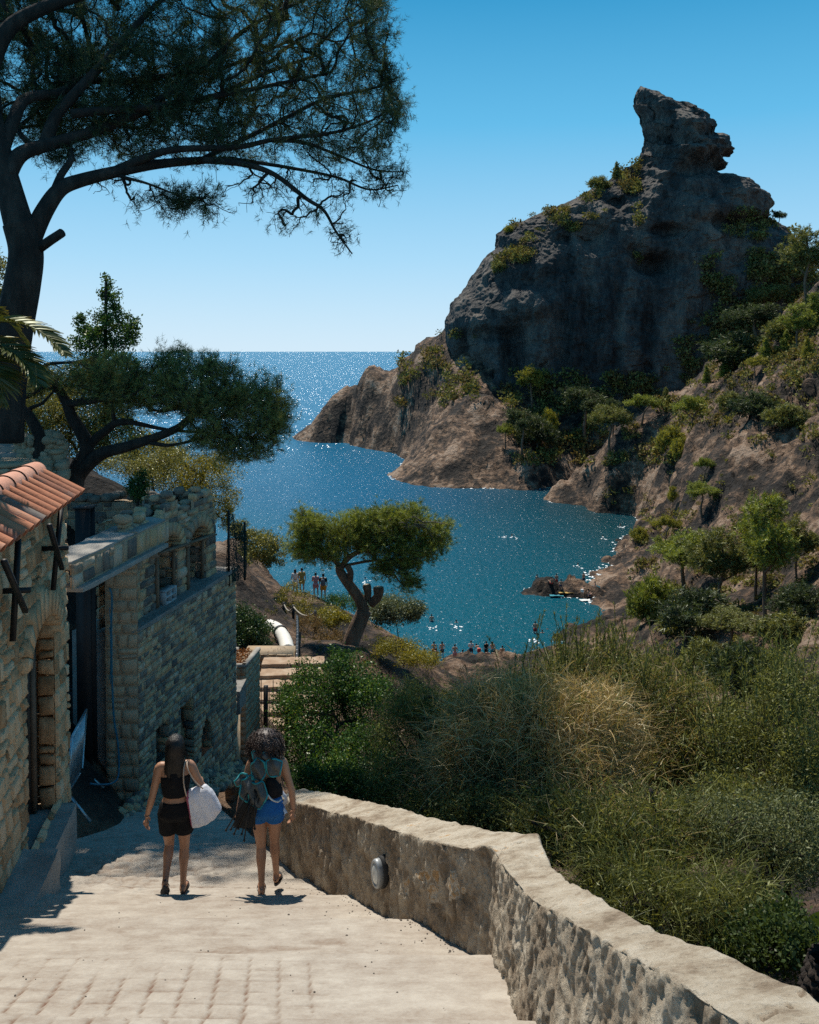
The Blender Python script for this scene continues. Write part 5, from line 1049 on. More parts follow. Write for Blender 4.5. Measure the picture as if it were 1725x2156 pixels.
# -------- scrub cover on the slopes (uncountable)
rg = np.random.default_rng(77); g = MB(); g2 = MB(); cnt = 0
regs = [((1045, 1345), (345, 560), 1700, 1, .62), ((1520, 1725), (450, 600), 500, 1, .65), ((840, 1000), (700, 860), 260, 0, .7), ((1060, 1420), (790, 980), 620, 0, .8), ((1400, 1725), (680, 930), 950, 0, .75), ((1330, 1725), (1080, 1520), 1300, 0, .7), ((1480, 1725), (540, 760), 600, 1, .8), ((560, 860), (1240, 1420), 420, 0, .3), ((1250, 1725), (900, 1100), 160, 0, .6)]
for (xr_, yr_, n, wh, s) in regs:
    for _ in range(n):
        a, b_ = rg.uniform(*xr_), rg.uniform(*yr_)
        if vn(np.array([[a/38., b_/26., 3.]]), 5)[0]+.5*vn(np.array([[a/13., b_/10., 7.]]), 6)[0] < (-.12 if wh == 1 else -.02): continue
        h = hit(a, b_, 25, (0, 1))
        if h is None or h.z < -27.4: continue
        if h.y > 150 and wh == 1:
            if b_ > (560-(a-1050)*.62)+30 and a < 1340: continue
        r = rg.uniform(.35, 1.)*h.y/150*1.1*s*2.0; h = h+(Vector((0, -.8, .5)) if h.y > 200 else Vector((0, 0, 0))); m_ = 44; C = np.array(h)+unit(rg.normal(0, 1, (m_, 3)))*rg.uniform(.3, 1, (m_, 1))*np.array([r, r, r*.6])+np.array([0, 0, r*.25])
        leaves(g if rg.random() < .66 else g2, C, r*.36, int(rg.integers(1e6)), 1.6, .4)
tag(g.build('scrub', M_leaf('maquis_scrub_leaves', (.035, .045, .018), (.25, .235, .07), .25, .6, sc=.15, gloss=.03)), 'low green maquis scrub spread over the rocky slopes', 'scrub', kind='stuff')
tag(g2.build('dry_scrub', M_leaf('dry_scrub_leaves', (.045, .038, .02), (.25, .195, .08), .25, .6, sc=.15, gloss=.02)), 'brownish dry scrub and heather spread over the rocky slopes', 'scrub', kind='stuff')
# ------------------------------------------------------------------ the bushes beyond the low wall
m_broomg = M_leaf('broom_stems_green', (.03, .042, .014), (.2, .21, .06), .3, .45, sc=.9, gloss=.05)
m_broomt = M_leaf('broom_stems_straw', (.12, .08, .035), (.6, .43, .2), .25, .4, sc=.9, gloss=.1)
m_ole = M_leaf('narrow_oleander_leaves', (.035, .05, .02), (.24, .25, .09), .4, .45, sc=1.2, gloss=.05)
def broom(lab, base_px, blobs, nst, natt, mats, seed, Ls=(.5, 1.1), w=.0115, up=.9, name='broom_bush', tr=.05, extra_limbs=(), sprigs=0, wild=.62, nleaf=0, lm=None):
    rg = np.random.default_rng(seed); bx, by, bd = base_px; bb = at(bx, by, bd); o = empty(name, tuple(bb), 0, lab, 'bush'); att = []
    tot = sum(b_[2]*b_[3] for b_ in blobs)
    for (cx0, cy0, rx0, ry0, d0, dr) in blobs:
        n = max(4, int(natt*rx0*ry0/tot)); v = unit(rg.normal(0, 1, (n, 3)))*rg.uniform(.2, 1., (n, 1))
        for a in v: att.append(at(cx0+rx0*a[0], cy0+ry0*a[1], d0+dr*a[2]))
    att = np.array(att); ctr = att.mean(0); lb = []
    for k in range(5):
        q = att[rg.integers(len(att))]; lb.append((np.array([bb+rg.normal(0, .12, 3)-[0, 0, .2], bb*.55+q*.45+rg.normal(0, .15, 3), q]), tr*rg.uniform(.7, 1), .014))
    for (r0, r1, P) in extra_limbs: lb.append((L3(P), r0, r1))
    wd, tp, td, ap, ad = grow(lb, att, seed, rtip=.0045, mid=3); wd.build('branches', m_bark, o, smooth=True)
    for mi, (mt, frac, nm_) in enumerate(mats):
        n = int(nst*frac); base = np.concatenate([tp, ap]); bi_ = rg.integers(0, len(base), n); C = base[bi_]+rg.normal(0, .2, (n, 3))
        out_ = unit(C-(bb*.5+ctr*.5)); d = unit(out_*.55+np.array([0, 0, up*.75])+rg.normal(0, wild, (n, 3))); L_ = rg.uniform(*Ls, (n, 1)); dr_ = rg.uniform(.2, 1.1, (n, 1)); sd = unit(np.cross(d, rg.normal(0, 1, (n, 3))))
        m = 5; s = np.linspace(0, 1, m)[None, :, None]; bend = unit(rg.normal(0, 1, (n, 3)))[:, None]*.22
        P = C[:, None]+d[:, None]*L_[:, None]*s+(bend*L_[:, None]+np.array([0, 0, -.35])*dr_[:, None]*L_[:, None])*s**2; wv_ = w*(1-.75*s)*rg.uniform(.6, 1.3, (n, 1, 1))
        V = np.stack([P-sd[:, None]*wv_/2, P+sd[:, None]*wv_/2], 2); I = np.arange(n*m*2).reshape(n, m, 2)
        Q = np.stack([I[:, :-1, 0], I[:, 1:, 0], I[:, 1:, 1], I[:, :-1, 1]], -1).reshape(-1, 4); g = MB(); g.add(V.reshape(-1, 3), Q, a=np.repeat(rg.random(n), m*2)); g.build(nm_, mt, o)
    if nleaf:
        allp = np.concatenate([tp]*3+[ap]); C = allp[rg.integers(0, len(allp), nleaf)]+rg.normal(0, .13, (nleaf, 3)); g = MB(); leaves(g, C, .06, seed+5, 3.6, .7); g.build('leaves', lm or m_ole, o)
    if sprigs:
        g = MB(); gl_ = MB(); hi = tp[tp[:, 2] > np.quantile(tp[:, 2], .72)]
        for k in range(sprigs):
            c = hi[rg.integers(len(hi))]+rg.normal(0, .15, 3); L_ = rg.uniform(.35, .85); e_ = c+np.array([rg.normal(0, .12), rg.normal(0, .12), L_]); Q = smoothp([c-np.array([0, 0, .2]), c*.5+e_*.5+rg.normal(0, .03, 3), e_], 9); g.tube(Q, np.linspace(.007, .003, 9), 4, False)
            t = rg.uniform(.15, 1, 46); P_ = np.stack([np.interp(t, np.linspace(0, 1, 9), Q[:, j]) for j in range(3)], -1); needles(gl_, P_, np.tile([0, 0, 1.], (46, 1))+rg.normal(0, .4, (46, 3)), 1, .085, .014, int(rg.integers(1e6)), .35, .0)
        gl_.add(np.concatenate(g.V), np.concatenate(g.Q)); gl_.build('sprigs', m_ole, o)
    return o
ST = 'straw_stems'; GR = 'green_stems'
broom('wide straw coloured broom bush in the centre right, bristling above the low wall', (1180, 1800, 12.5), [(1110, 1560, 150, 90, 12.8, 1.1), (1010, 1610, 120, 80, 12.4, .9), (1230, 1530, 120, 90, 13, 1.), (1180, 1640, 160, 80, 12.2, .9), (1060, 1500, 100, 50, 13.2, .8)], 46000, 1000, [(m_broomt, .85, ST), (m_broomg, .15, GR)], 101, Ls=(.18, .5), up=.35, wild=.9, w=.009, nleaf=14000)
broom('green broom with tall feathery tips standing against the cove water', (1120, 1760, 15.5), [(990, 1510, 100, 50, 15.5, 1.1), (1090, 1465, 80, 55, 15.5, 1.), (1190, 1430, 90, 60, 15.5, 1.), (1280, 1420, 70, 70, 15.3, 1.), (1100, 1510, 190, 50, 15, 1.2)], 7000, 700, [(m_broomg, .75, GR), (m_broomt, .25, ST)], 102, Ls=(.12, .3), w=.009, up=.9, sprigs=110, wild=.8, nleaf=30000)
broom('green broom behind and right of the straw coloured one, in front of the slope', (1420, 1800, 14.5), [(1340, 1450, 90, 80, 15, 1.), (1420, 1500, 100, 90, 14.5, 1.), (1370, 1600, 120, 90, 14, 1.), (1460, 1620, 90, 90, 14, .9)], 14000, 600, [(m_broomg, .5, GR), (m_broomt, .5, ST)], 103, Ls=(.12, .32), w=.009, up=.8, sprigs=70, wild=.85, nleaf=30000)
broom('dark green feathery bush filling the right photo edge', (1640, 1880, 12.5), [(1560, 1560, 110, 100, 13.5, 1.1), (1660, 1480, 90, 100, 13.5, 1.1), (1680, 1620, 90, 110, 12.5, 1.), (1560, 1700, 110, 90, 12.2, 1.), (1700, 1750, 80, 90, 12, .9)], 10000, 700, [(m_broomg, 1., GR)], 104, Ls=(.1, .25), w=.009, up=.8, sprigs=90, wild=.85, nleaf=42000)
broom('shaded twiggy broom just behind the low wall, dark branches showing', (1330, 1960, 10.2), [(1290, 1760, 130, 80, 10.6, .8), (1180, 1730, 100, 60, 10.8, .7), (1400, 1770, 110, 90, 10.8, .8), (1330, 1860, 110, 60, 10.2, .6)], 7000, 380, [(m_broomg, .8, GR), (m_broomt, .2, ST)], 105, Ls=(.15, .36), w=.008, up=.5, tr=.06, nleaf=22000, wild=.8,
      extra_limbs=[(.05, .02, [(1330, 1985, 10.2), (1300, 1880, 10.2), (1240, 1790, 10.3), (1190, 1700, 10.6)]), (.05, .02, [(1340, 1985, 10.2), (1370, 1850, 10.3), (1385, 1760, 10.4), (1370, 1660, 10.6)]), (.045, .02, [(1400, 2000, 10), (1430, 1880, 10), (1440, 1800, 10.2), (1380, 1740, 10.3)]), (.04, .02, [(1290, 1960, 10.2), (1260, 1850, 10.1), (1220, 1780, 10.2), (1120, 1730, 10.4)])])
broom('dark twiggy undergrowth along the foot of the low wall in the lower right', (1400, 2010, 8.8), [(1250, 1840, 80, 60, 9.8, .5), (1370, 1890, 90, 60, 9.2, .5), (1480, 1930, 90, 60, 8.8, .5), (1560, 1900, 70, 60, 9., .5)], 4500, 260, [(m_broomg, 1., GR)], 106, Ls=(.15, .45), w=.006, up=.7, tr=.03, nleaf=3500, wild=.85)
leafy('oleander', 'pale willow leaved oleander between the dark round shrub and the straw coloured broom', 'bush', at(880, 1760, 14), [(880, 1480, 70, 55, 15, .9), (860, 1560, 80, 90, 14.5, .9), (830, 1660, 80, 80, 13.5, .8), (950, 1640, 80, 90, 13.4, .8), (930, 1500, 70, 55, 14.8, .8), (960, 1560, 60, 60, 14.2, .8), (900, 1730, 100, 40, 12.8, .7)], 52000, m_ole, .06, 5, 111, natt=420, tr=.05, up=.6)
leafy('olive_shrub', 'grey green small leaved shrub behind the low wall, left of the bare branches', 'bush', at(1000, 1800, 11.2), [(990, 1720, 100, 50, 11.4, .6), (1080, 1720, 90, 60, 11.2, .6), (1130, 1760, 70, 40, 10.8, .5), (900, 1700, 60, 30, 12, .5)], 20000, m_ole, .05, 4, 112, natt=200, tr=.04)
leafy('olive_tree', 'dark olive tree with a thick leaning trunk at the lower right', 'tree', at(1560, 1960, 9.8), [(1640, 1740, 110, 70, 10.2, .9), (1560, 1760, 90, 60, 10.6, .8), (1690, 1820, 60, 60, 9.8, .7), (1480, 1720, 90, 50, 11, .7)], 22000, M_leaf('grey_olive_leaves', (.025, .04, .02), (.19, .21, .10), .3, .45, gloss=.04), .05, 4, 113, trunk=[(1550, 1975, 9.8), (1590, 1900, 9.9), (1620, 1830, 10), (1690, 1780, 10.2)], tr=.12, natt=240)
leafy('pittosporum', 'dark glossy rounded shrub right of the far stone steps', 'bush', at(700, 1670, 19), [(700, 1430, 75, 60, 20, 1.), (645, 1500, 66, 70, 19.5, .9), (760, 1490, 75, 70, 19.5, 1.), (670, 1590, 80, 70, 18.5, 1.), (760, 1600, 80, 80, 18, 1.), (720, 1390, 40, 25, 20, .6), (618, 1460, 30, 44, 20.6, .6), (780, 1440, 40, 40, 20, .7), (700, 1640, 90, 40, 17, .8)], 52000, m_dkleaf, .06, 2.1, 114, natt=520, tr=.06, up=.5, frac=1)
leafy('laurel', 'low dark leafy shrub right behind the far end of the low wall', 'bush', at(800, 1740, 13.5), [(720, 1640, 60, 36, 14.2, .6), (790, 1680, 60, 36, 13.8, .6), (650, 1640, 40, 30, 14.8, .4)], 10000, m_dkleaf, .055, 2.2, 115, natt=110)
leafy('golden_bush', 'sunlit yellow green bush glimpsed between the dark trunks', 'bush', at(1560, 1960, 11.5), [(1570, 1880, 55, 40, 11.6, .5), (1510, 1900, 30, 25, 11.4, .3), (1500, 1790, 30, 30, 12, .4)], 6000, m_yel, .045, 2, 116, natt=60)
leafy('low_shrub', 'low round leaved green shrub by the wall in the lower right corner', 'bush', at(1620, 2060, 7.6), [(1600, 1985, 80, 55, 8.2, .6), (1670, 1990, 60, 60, 7.8, .55), (1640, 1940, 60, 40, 8.2, .5), (1540, 1980, 50, 25, 8.6, .3), (1480, 1950, 50, 25, 9.2, .3)], 13000, M_leaf('fresh_green_leaves', (.015, .03, .01), (.07, .10, .03), .35, .45, gloss=.04), .042, 1.6, 117, natt=160)
# banana leaves and the rough palm stump in the corner
bn = empty('banana_plant', tuple(at(1700, 2030, 8.4)), 0, 'two broad banana leaves in the lower right corner', 'plant')
m_ban = M_leaf('banana_leaf', (.03, .06, .012), (.10, .15, .02), .45, .3, gloss=.1)
for (P, wdt) in (([(1712, 2040, 8.4), (1695, 1995, 8.3), (1672, 1965, 8.3), (1640, 1945, 8.2)], .11), ([(1712, 2040, 8.4), (1715, 1990, 8.3), (1722, 1955, 8.3), (1745, 1930, 8.3)], .12), ([(1712, 2040, 8.4), (1740, 2010, 8.3), (1780, 1980, 8.2)], .12)):
    Q = smoothp(L3(P), 24); T = unit(np.gradient(Q, axis=0)); s = unit(np.cross(T, [0, -1., .4])); k = np.sin(np.linspace(.12, 1, 24)*math.pi)[:, None]**.6*wdt
    g = MB(); g.grid(np.stack([Q-s*k+np.array([0, 0, .03]), Q-s*k*.5, Q, Q+s*k*.5, Q+s*k+np.array([0, 0, .03])], 1)); g.build('leaf', m_ban, bn, smooth=True)
g = MB(); g.tube(smoothp(L3([(1712, 2040, 8.4), (1713, 2080, 8.4), (1714, 2150, 8.4)]), 6), .03, 7); g.build('stalk', m_ban, bn)
sp_ = empty('palm_stump', tuple(at(1745, 2230, 5.9)), 0, 'rough dark palm trunk rising at the lower right corner beyond the wall', 'palm')
c0 = at(1752, 2215, 5.9); g = MB(); hgt = .95
A_, B_ = np.meshgrid(np.linspace(0, 2*math.pi, 90, endpoint=False), np.linspace(0, 1, 80), indexing='ij'); rr0 = .22*(1-.5*B_**2.2)+.02
q = P3(np.cos(A_)*rr0, np.sin(A_)*rr0, B_*hgt); scl = np.abs(np.sin(A_*9+B_*24))*np.abs(np.sin(B_*40)); q = q*(1+.22*scl[..., None]*np.array([1, 1, 0]))+.01*fbm(q/.03, 3, 3)[..., None]; g.grid(q+c0-[0, 0, .3], closeu=True, a=scl)
g.build('trunk', m_bark, sp_)
# -------- middle distance: steps, gate, retaining walls, rope fence
def leafy2(*a, **k): return leafy(*a, **k)
ss = empty('stone_steps', tuple(at(560, 1552, 23.5)), 0, 'sunlit sandy stone steps seen through the iron gate', 'steps')
m_sand = M_noise('sandy_step_stone', [(.2, (.2, .115, .065)), (.5, (.32, .22, .145)), (.8, (.44, .35, .26))], scale=3, bs=30, bstr=.6, bdist=.02)
for k in range(7):
    y0 = 23.2+.62*k; z0 = -10.12+.115*k; rough_box((-3.35-.03*k, y0+.33, z0-.15), (.95, .32, .15), .06, m_sand, 'step', ss, 200+k, 18, .025)
rw_ = empty('retaining_wall', (-3.7, 27.9, -9.8), 0, 'tan dry stone retaining wall at the top of the far steps', 'wall')
g = MB(); stones(g, (-5.2, 27.9, 0), (1, -.05, 0), (0, -1., 0), 0, 1.55, -10.0, -9.45, ch=(.12, .2), cw=(.15, .4), relief=.03, seed=301, colv=(.4, .9)); g.box((-4.42, 28.3, -9.9), (.76, .4, .44)); g.build('masonry', m_pier, rw_)
gt = empty('iron_gate', tuple(at(560, 1540, 21.8)), 0, 'black iron gate with thin bars in front of the far steps', 'gate')
for (x, y0, y1, w) in ((519, 1545, 1448, .07), (560, 1552, 1444, .10), (604, 1545, 1446, .08)):
    g = MB(); g.bar(at(x, y0+60, 21.8), at(x, y1, 21.8), w, w); g.build('post', m_iron, gt)
for k in range(10):
    g = MB(); x = 525+8.4*k; g.bar(at(x, 1538, 21.8), at(x, 1447 if k % 3 else 1432, 21.8), .016); g.build('bar', m_iron, gt)
for y in (1452, 1478, 1507, 1536):
    g = MB(); g.bar(at(519, y, 21.8), at(604, y, 21.8), .018); g.build('rail', m_iron, gt)
pl = empty('planter_wall', tuple(at(497, 1700, 18.3)), 0, 'tan stone planter wall with pale rim and dry red leaves, right of the ruined building', 'planter')
x0, x1 = at(474, 1400, 18.3)[0], at(517, 1400, 18.3)[0]
g = MB(); stones(g, (x0, 18.3, 0), (1, 0, 0), (0, -1., 0), 0, x1-x0, -9.4, -6.5, ch=(.1, .18), cw=(.1, .28), relief=.02, seed=311, colv=(.3, .8)); backing(g, (x0, 18.3, 0), (1, 0, 0), (0, -1., 0), 0, x1-x0, -9.4, -6.5)
stones(g, (x1, 18.3, 0), (.1, 1, 0), (1., -.1, 0), 0, 1.1, -9.4, -6.5, ch=(.1, .18), cw=(.1, .28), relief=.02, seed=312, colv=(.3, .8)); g.box(((x0+x1)/2-.02, 18.9, -8.), ((x1-x0)/2-.03, .55, 1.45)); g.build('masonry', m_pier, pl)
g = MB()
for (a, b_, w) in (((x0, 18.34), (x1, 18.34), .1), ((x1-.03, 18.3), (x1+.08, 19.4), .1), ((x0+.03, 18.3), (x0+.03, 19.4), .1)): g.bar((a[0], a[1], -6.46), (b_[0], b_[1], -6.46), w, .07)
g.build('rim', m_conc, pl); g = MB(); C = np.stack([np.random.default_rng(3).uniform(x0+.06, x1-.02, 500), np.random.default_rng(4).uniform(18.4, 19.3, 500), np.random.default_rng(5).uniform(-6.5, -6.4, 500)], -1); leaves(g, C, .05, 5, 1.8); g.build('dry_leaves', m_red, pl)
wp = empty('wall_pier', tuple(at(487, 1760, 16.6)), 0, 'shadowed grey stone pier with sloping cap at the far corner of the ruined building', 'pillar')
x0, x1 = at(472, 1500, 16.9)[0], at(495, 1500, 16.9)[0]
g = MB(); stones(g, (x0, 16.9, 0), (1, 0, 0), (0, -1., 0), 0, x1-x0, -8.6, -6.85, ch=(.12, .2), cw=(.1, .2), relief=.02, seed=321, colv=(0, .5)); g.box(((x0+x1)/2, 17.2, -7.75), ((x1-x0)/2-.01, .28, .88)); g.build('masonry', m_stone2, wp)
rough_box(((x0+x1)/2+.03, 17.1, -6.62), ((x1-x0)/2+.09, .34, .22), 0, m_mort2, 'cap', wp, 322, 12, .03)
# rope fence along the viewpoint path
rf = empty('rope_fence', tuple(at(640, 1330, 40)), 0, 'black posts strung with thick rope along the viewpoint path', 'fence')
fp = [(548, 1258, 1286, 52), (576, 1262, 1294, 50), (598, 1268, 1300, 48), (618, 1274, 1308, 46), (664, 1286, 1330, 42)]
tops = []
for (x, yt, yb, d_) in fp: g = MB(); g.bar(at(x, yb+14, d_), at(x, yt, d_), .13); g.build('post', m_iron, rf); tops.append(at(x, yt+3, d_))
rope = MB(); 
for a, b_ in zip(tops[:-1], tops[1:]): t = np.linspace(0, 1, 12)[:, None]; rope.tube(a+(b_-a)*t-np.array([0, 0, 1.])*(.3*4*t*(1-t)), .035, 6)
rope.build('rope', M_plain('pale_rope', (.3, .27, .22), .8), rf)
rf2 = empty('chain_rail', tuple(at(626, 1400, 28)), 0, 'dark ribbed rail running down beside the white drain pipe', 'railing')
g = MB(); P = smoothp(L3([(627, 1425, 26.5), (626, 1380, 28), (627, 1330, 33), (626, 1298, 38)]), 60); g.tube(P, .06, 8); g.build('rail', m_iron, rf2)
for k in range(2, 58, 3): g = MB(); g.ellip(P[k]+[0, -.03, .03], (.05, .05, .035), 8, 6); g.build('stud', M_plain('stud_metal', (.35, .35, .35), .4, .6), rf2)
dpm = M_plain('white_corrugated_pipe', (.62, .6, .55), .6, var=.1)
dp = empty('drain_pipe', tuple(at(606, 1370, 29)), 0, 'fat white corrugated drain pipe lying on the slope', 'pipe')
P = smoothp(L3([(606, 1372, 29), (601, 1350, 30.5), (592, 1333, 32), (582, 1322, 33.5), (566, 1315, 35)]), 70); g = MB(); rr1 = .235*(1+.05*np.sin(np.arange(70)*1.9))*np.linspace(1, .85, 70); g.tube(P, rr1, 18); g.build('pipe_body', dpm, dp, smooth=True)
g = MB(); g.tube(P[34:38], .26, 18); g.build('strap', m_iron, dp)
# middle shrubs
leafy('mastic_shrub', 'dense green shrub beside the far end of the ruined building', 'bush', at(520, 1400, 29), [(515, 1320, 40, 48, 30, 1.), (545, 1340, 32, 40, 30, .9), (500, 1360, 30, 30, 29.5, .8)], 14000, M_leaf('mastic_leaves', (.012, .03, .012), (.05, .10, .03), .3, .4), .075, 2, 121, natt=150)
leafy('olive_bush', 'grey green rounded olive bush right of the pruned pine trunk', 'bush', at(840, 1345, 44), [(835, 1283, 50, 32, 44, 1.3), (800, 1290, 34, 28, 44, 1.), (870, 1285, 26, 22, 44, .8)], 16000, m_grey, .10, 2.4, 122, natt=160)
leafy('yellow_shrub', 'yellow flowering shrub in front of the viewpoint walkers', 'bush', at(690, 1335, 45), [(690, 1300, 40, 22, 45, 1.2), (720, 1300, 20, 14, 45, .7)], 5200, m_yel, .10, 2.4, 123, natt=60)
leafy('broomy_shrub', 'loose yellowish shrub left of the viewpoint walkers', 'bush', at(615, 1300, 50), [(610, 1250, 28, 26, 50, 1.), (590, 1270, 25, 22, 50, .9), (640, 1275, 26, 30, 49, .9)], 4200, m_yel, .10, 3, 124, natt=70)
leafy('heather_clump', 'brown dry shrub below the rope fence', 'bush', at(650, 1360, 38), [(650, 1320, 30, 26, 38, 1.), (690, 1345, 34, 22, 36, .9)], 4200, M_leaf('dry_brown_leaves', (.07, .045, .025), (.24, .16, .08), .3, .6, gloss=.02), .08, 3, 125, natt=70)
leafy('coast_shrub', 'dark shrub on the slope just right of the netting', 'bush', at(520, 1200, 50), [(545, 1150, 50, 28, 52, 1.4), (510, 1120, 28, 22, 52, 1.2), (575, 1170, 26, 26, 52, 1.), (500, 1180, 28, 20, 50, 1.)], 12000, m_olive, .13, 2.2, 126, natt=140)
leafy('coast_shrub', 'pale dry shrub by the path edge behind the netting', 'bush', at(500, 1260, 42), [(495, 1220, 26, 26, 42, 1.), (520, 1245, 24, 16, 42, .8)], 4200, m_olive, .10, 2.4, 127, natt=50)
leafy('shade_shrub', 'dark low shrub left of the pruned pine trunk by the water', 'bush', at(715, 1300, 48), [(740, 1270, 44, 16, 48, 1.), (700, 1262, 24, 10, 49, .6)], 4500, m_dkleaf, .09, 2.4, 128, natt=50)
leafy('ice_plant', 'yellow green creeping mat on the pale slope right of the pruned pine', 'ground plant', at(850, 1400, 29), [(830, 1362, 50, 14, 30, 1.), (880, 1385, 50, 14, 29, .9)], 9000, m_yel, .06, 2.4, 129, natt=70, tr=.015)
leafy('dead_brush', 'heap of rusty dead branches above the retaining wall', 'brush pile', at(575, 1395, 28.4), [(590, 1383, 36, 8, 28.4, .4), (560, 1388, 24, 6, 28.4, .3)], 1500, m_red, .07, 5, 130, natt=200, tr=.02, bark=M_plain('rusty_twigs', (.16, .07, .045), .9))

# dry stone terrace, steps and platform at the upper left
rg = np.random.default_rng(401)
tw = empty('dry_stone_wall', tuple(at(100, 985, 17.6)), 0, 'low wall of rounded tan field stones beside the steps at the left photo edge', 'wall'); g = MB()
for k in range(190):
    a, b_ = rg.uniform(38, 135), rg.uniform(912, 1010); 
    if b_ < 925-(a-38)*.05 and rg.random() < .6: continue
    q = at(a, b_, 17.4+rg.normal(0, .06)+(985-b_)*.004); stone_lump(g, q, rg.uniform(.06, .14, 3)*np.array([1.3, 1, .7]), rg, rg.uniform(.4, .95))
g.build('stones', m_pier, tw)
ts = empty('terrace_steps', tuple(at(0, 985, 17.3)), 0, 'three grey concrete steps at the left photo edge above the tiled eave', 'steps')
for k in range(4):
    c = at(-20, 968-k*15, 17.1+k*.28); rough_box((c[0], c[1]+.15, c[2]-.12), (.62, .2, .11), 0, m_conc, 'step', ts, 410+k, 14, .012)
tp_ = empty('stone_platform', tuple(at(10, 1000, 16.4)), 0, 'round stone platform with flat tan top above the tiled eave', 'platform')
c = at(5, 972, 16.4); g = MB(); th = np.linspace(0, 2*math.pi, 40, endpoint=False)
for k in range(4):
    for j in range(17): q = c+np.array([math.cos(j*.37+k*.2)*.46, math.sin(j*.37+k*.2)*.46, -.12-.13*k]); stone_lump(g, q, rg.uniform(.07, .11, 3)*np.array([1.1, 1.1, .7]), rg, rg.uniform(.4, .9))
g.build('rubble_side', m_pier, tp_); g = MB()
P = np.array([[[c[0]+math.cos(t)*r, c[1]+math.sin(t)*r, c[2]+z] for r, z in ((0, .02), (.5, .02), (.56, 0), (.54, -.06), (.3, -.06))] for t in th]); P = P+.012*fbm(P/.15, 7, 3)[..., None]; g.grid(P, a=.8, closeu=True, flip=True); g.build('flat_top', m_pier, tp_)
# ------------------------------------------------------------------ people: one continuous skin each (voxel-merged limbs), clothes and hair as children
m_skin = M_noise('tanned_skin', [(.2, (.27, .13, .075)), (.5, (.36, .185, .11)), (.8, (.43, .24, .15))], scale=4, bs=90, bstr=.1, bdist=.002, rough=.5, spec=.4, fine=.15)
m_skin2 = M_noise('light_tan_skin', [(.2, (.36, .2, .13)), (.8, (.52, .31, .21))], scale=4, rough=.55, bstr=.1, fine=.1)
m_blackc = M_noise('black_cotton', [(.2, (.006, .006, .007)), (.8, (.014, .014, .015))], scale=9, bs=14, bstr=.9, bdist=.02, rough=.9, spec=.15)
m_bluec = M_noise('royal_blue_jersey', [(.2, (.004, .07, .24)), (.8, (.008, .12, .36))], scale=7, bs=12, bstr=.7, bdist=.012, rough=.8)
m_hair = M_noise('black_hair', [(.2, (.003, .0025, .0025)), (.8, (.012, .009, .008))], scale=3, bs=60, bstr=.8, bdist=.004, stretch=(6, 6, .6), rough=.42, spec=.35)
m_curl = M_noise('dark_brown_curls', [(.2, (.014, .009, .008)), (.8, (.07, .04, .03))], scale=20, rough=.45, spec=.5)
m_sole = M_plain('sandal_rubber', (.035, .035, .038), .7)
def remesh(o, vox, it=4):
    md = o.modifiers.new('r', 'REMESH'); md.mode = 'VOXEL'; md.voxel_size = vox; md.use_smooth_shade = True
    if it: sm = o.modifiers.new('s', 'SMOOTH'); sm.factor = .5; sm.iterations = it
    dg = bpy.context.evaluated_depsgraph_get(); dg.update(); me = bpy.data.meshes.new_from_object(o.evaluated_get(dg)); o.modifiers.clear()
    mats = list(o.data.materials); o.data = me; me.materials.clear()
    for m in mats: me.materials.append(m)
    for p in me.polygons: p.use_smooth = True
    return o
def V(*a): return np.array(a, float)
def tap(g, pts, rs, sides=14, ell=None, n=None):
    n = n or 4*len(pts); P = smoothp(pts, n); r = np.interp(np.linspace(0, 1, n), np.linspace(0, 1, len(rs)), rs); g.tube(P, r, sides, ell=ell)
    for e in (0, -1): g.ellip(P[e], (r[e],)*3, 12, 8)
def sect(g, S, n=24):
    """stack of ellipses (x, y, z, rx, ry)"""
    S = np.array(S, float); t = np.linspace(0, len(S)-1, 5*len(S)); S = np.stack([np.interp(t, range(len(S)), S[:, k]) for k in range(5)], -1)
    for _ in range(2): S[1:-1] = (S[:-2]+S[2:]+2*S[1:-1])/4
    th = np.linspace(0, 2*math.pi, n, endpoint=False)
    n00 = g.n
    P = np.array([[[s[0]+s[3]*np.sign(math.cos(q))*abs(math.cos(q))**.85, s[1]+s[4]*math.sin(q), s[2]] for s in S] for q in th]); g.grid(P, closeu=True)
    for k in (0, -1): c = g.n; g.V.append(np.array([[S[k, 0], S[k, 1], S[k, 2]]])); g.A.append(np.array([.5])); i0 = np.arange(n)*len(S)+(0 if k == 0 else len(S)-1)+n00; g.T.append(np.stack([i0, np.roll(i0, -1), np.full(n, c)], 1)[:, ::(1 if k else -1)]); g.n += 1
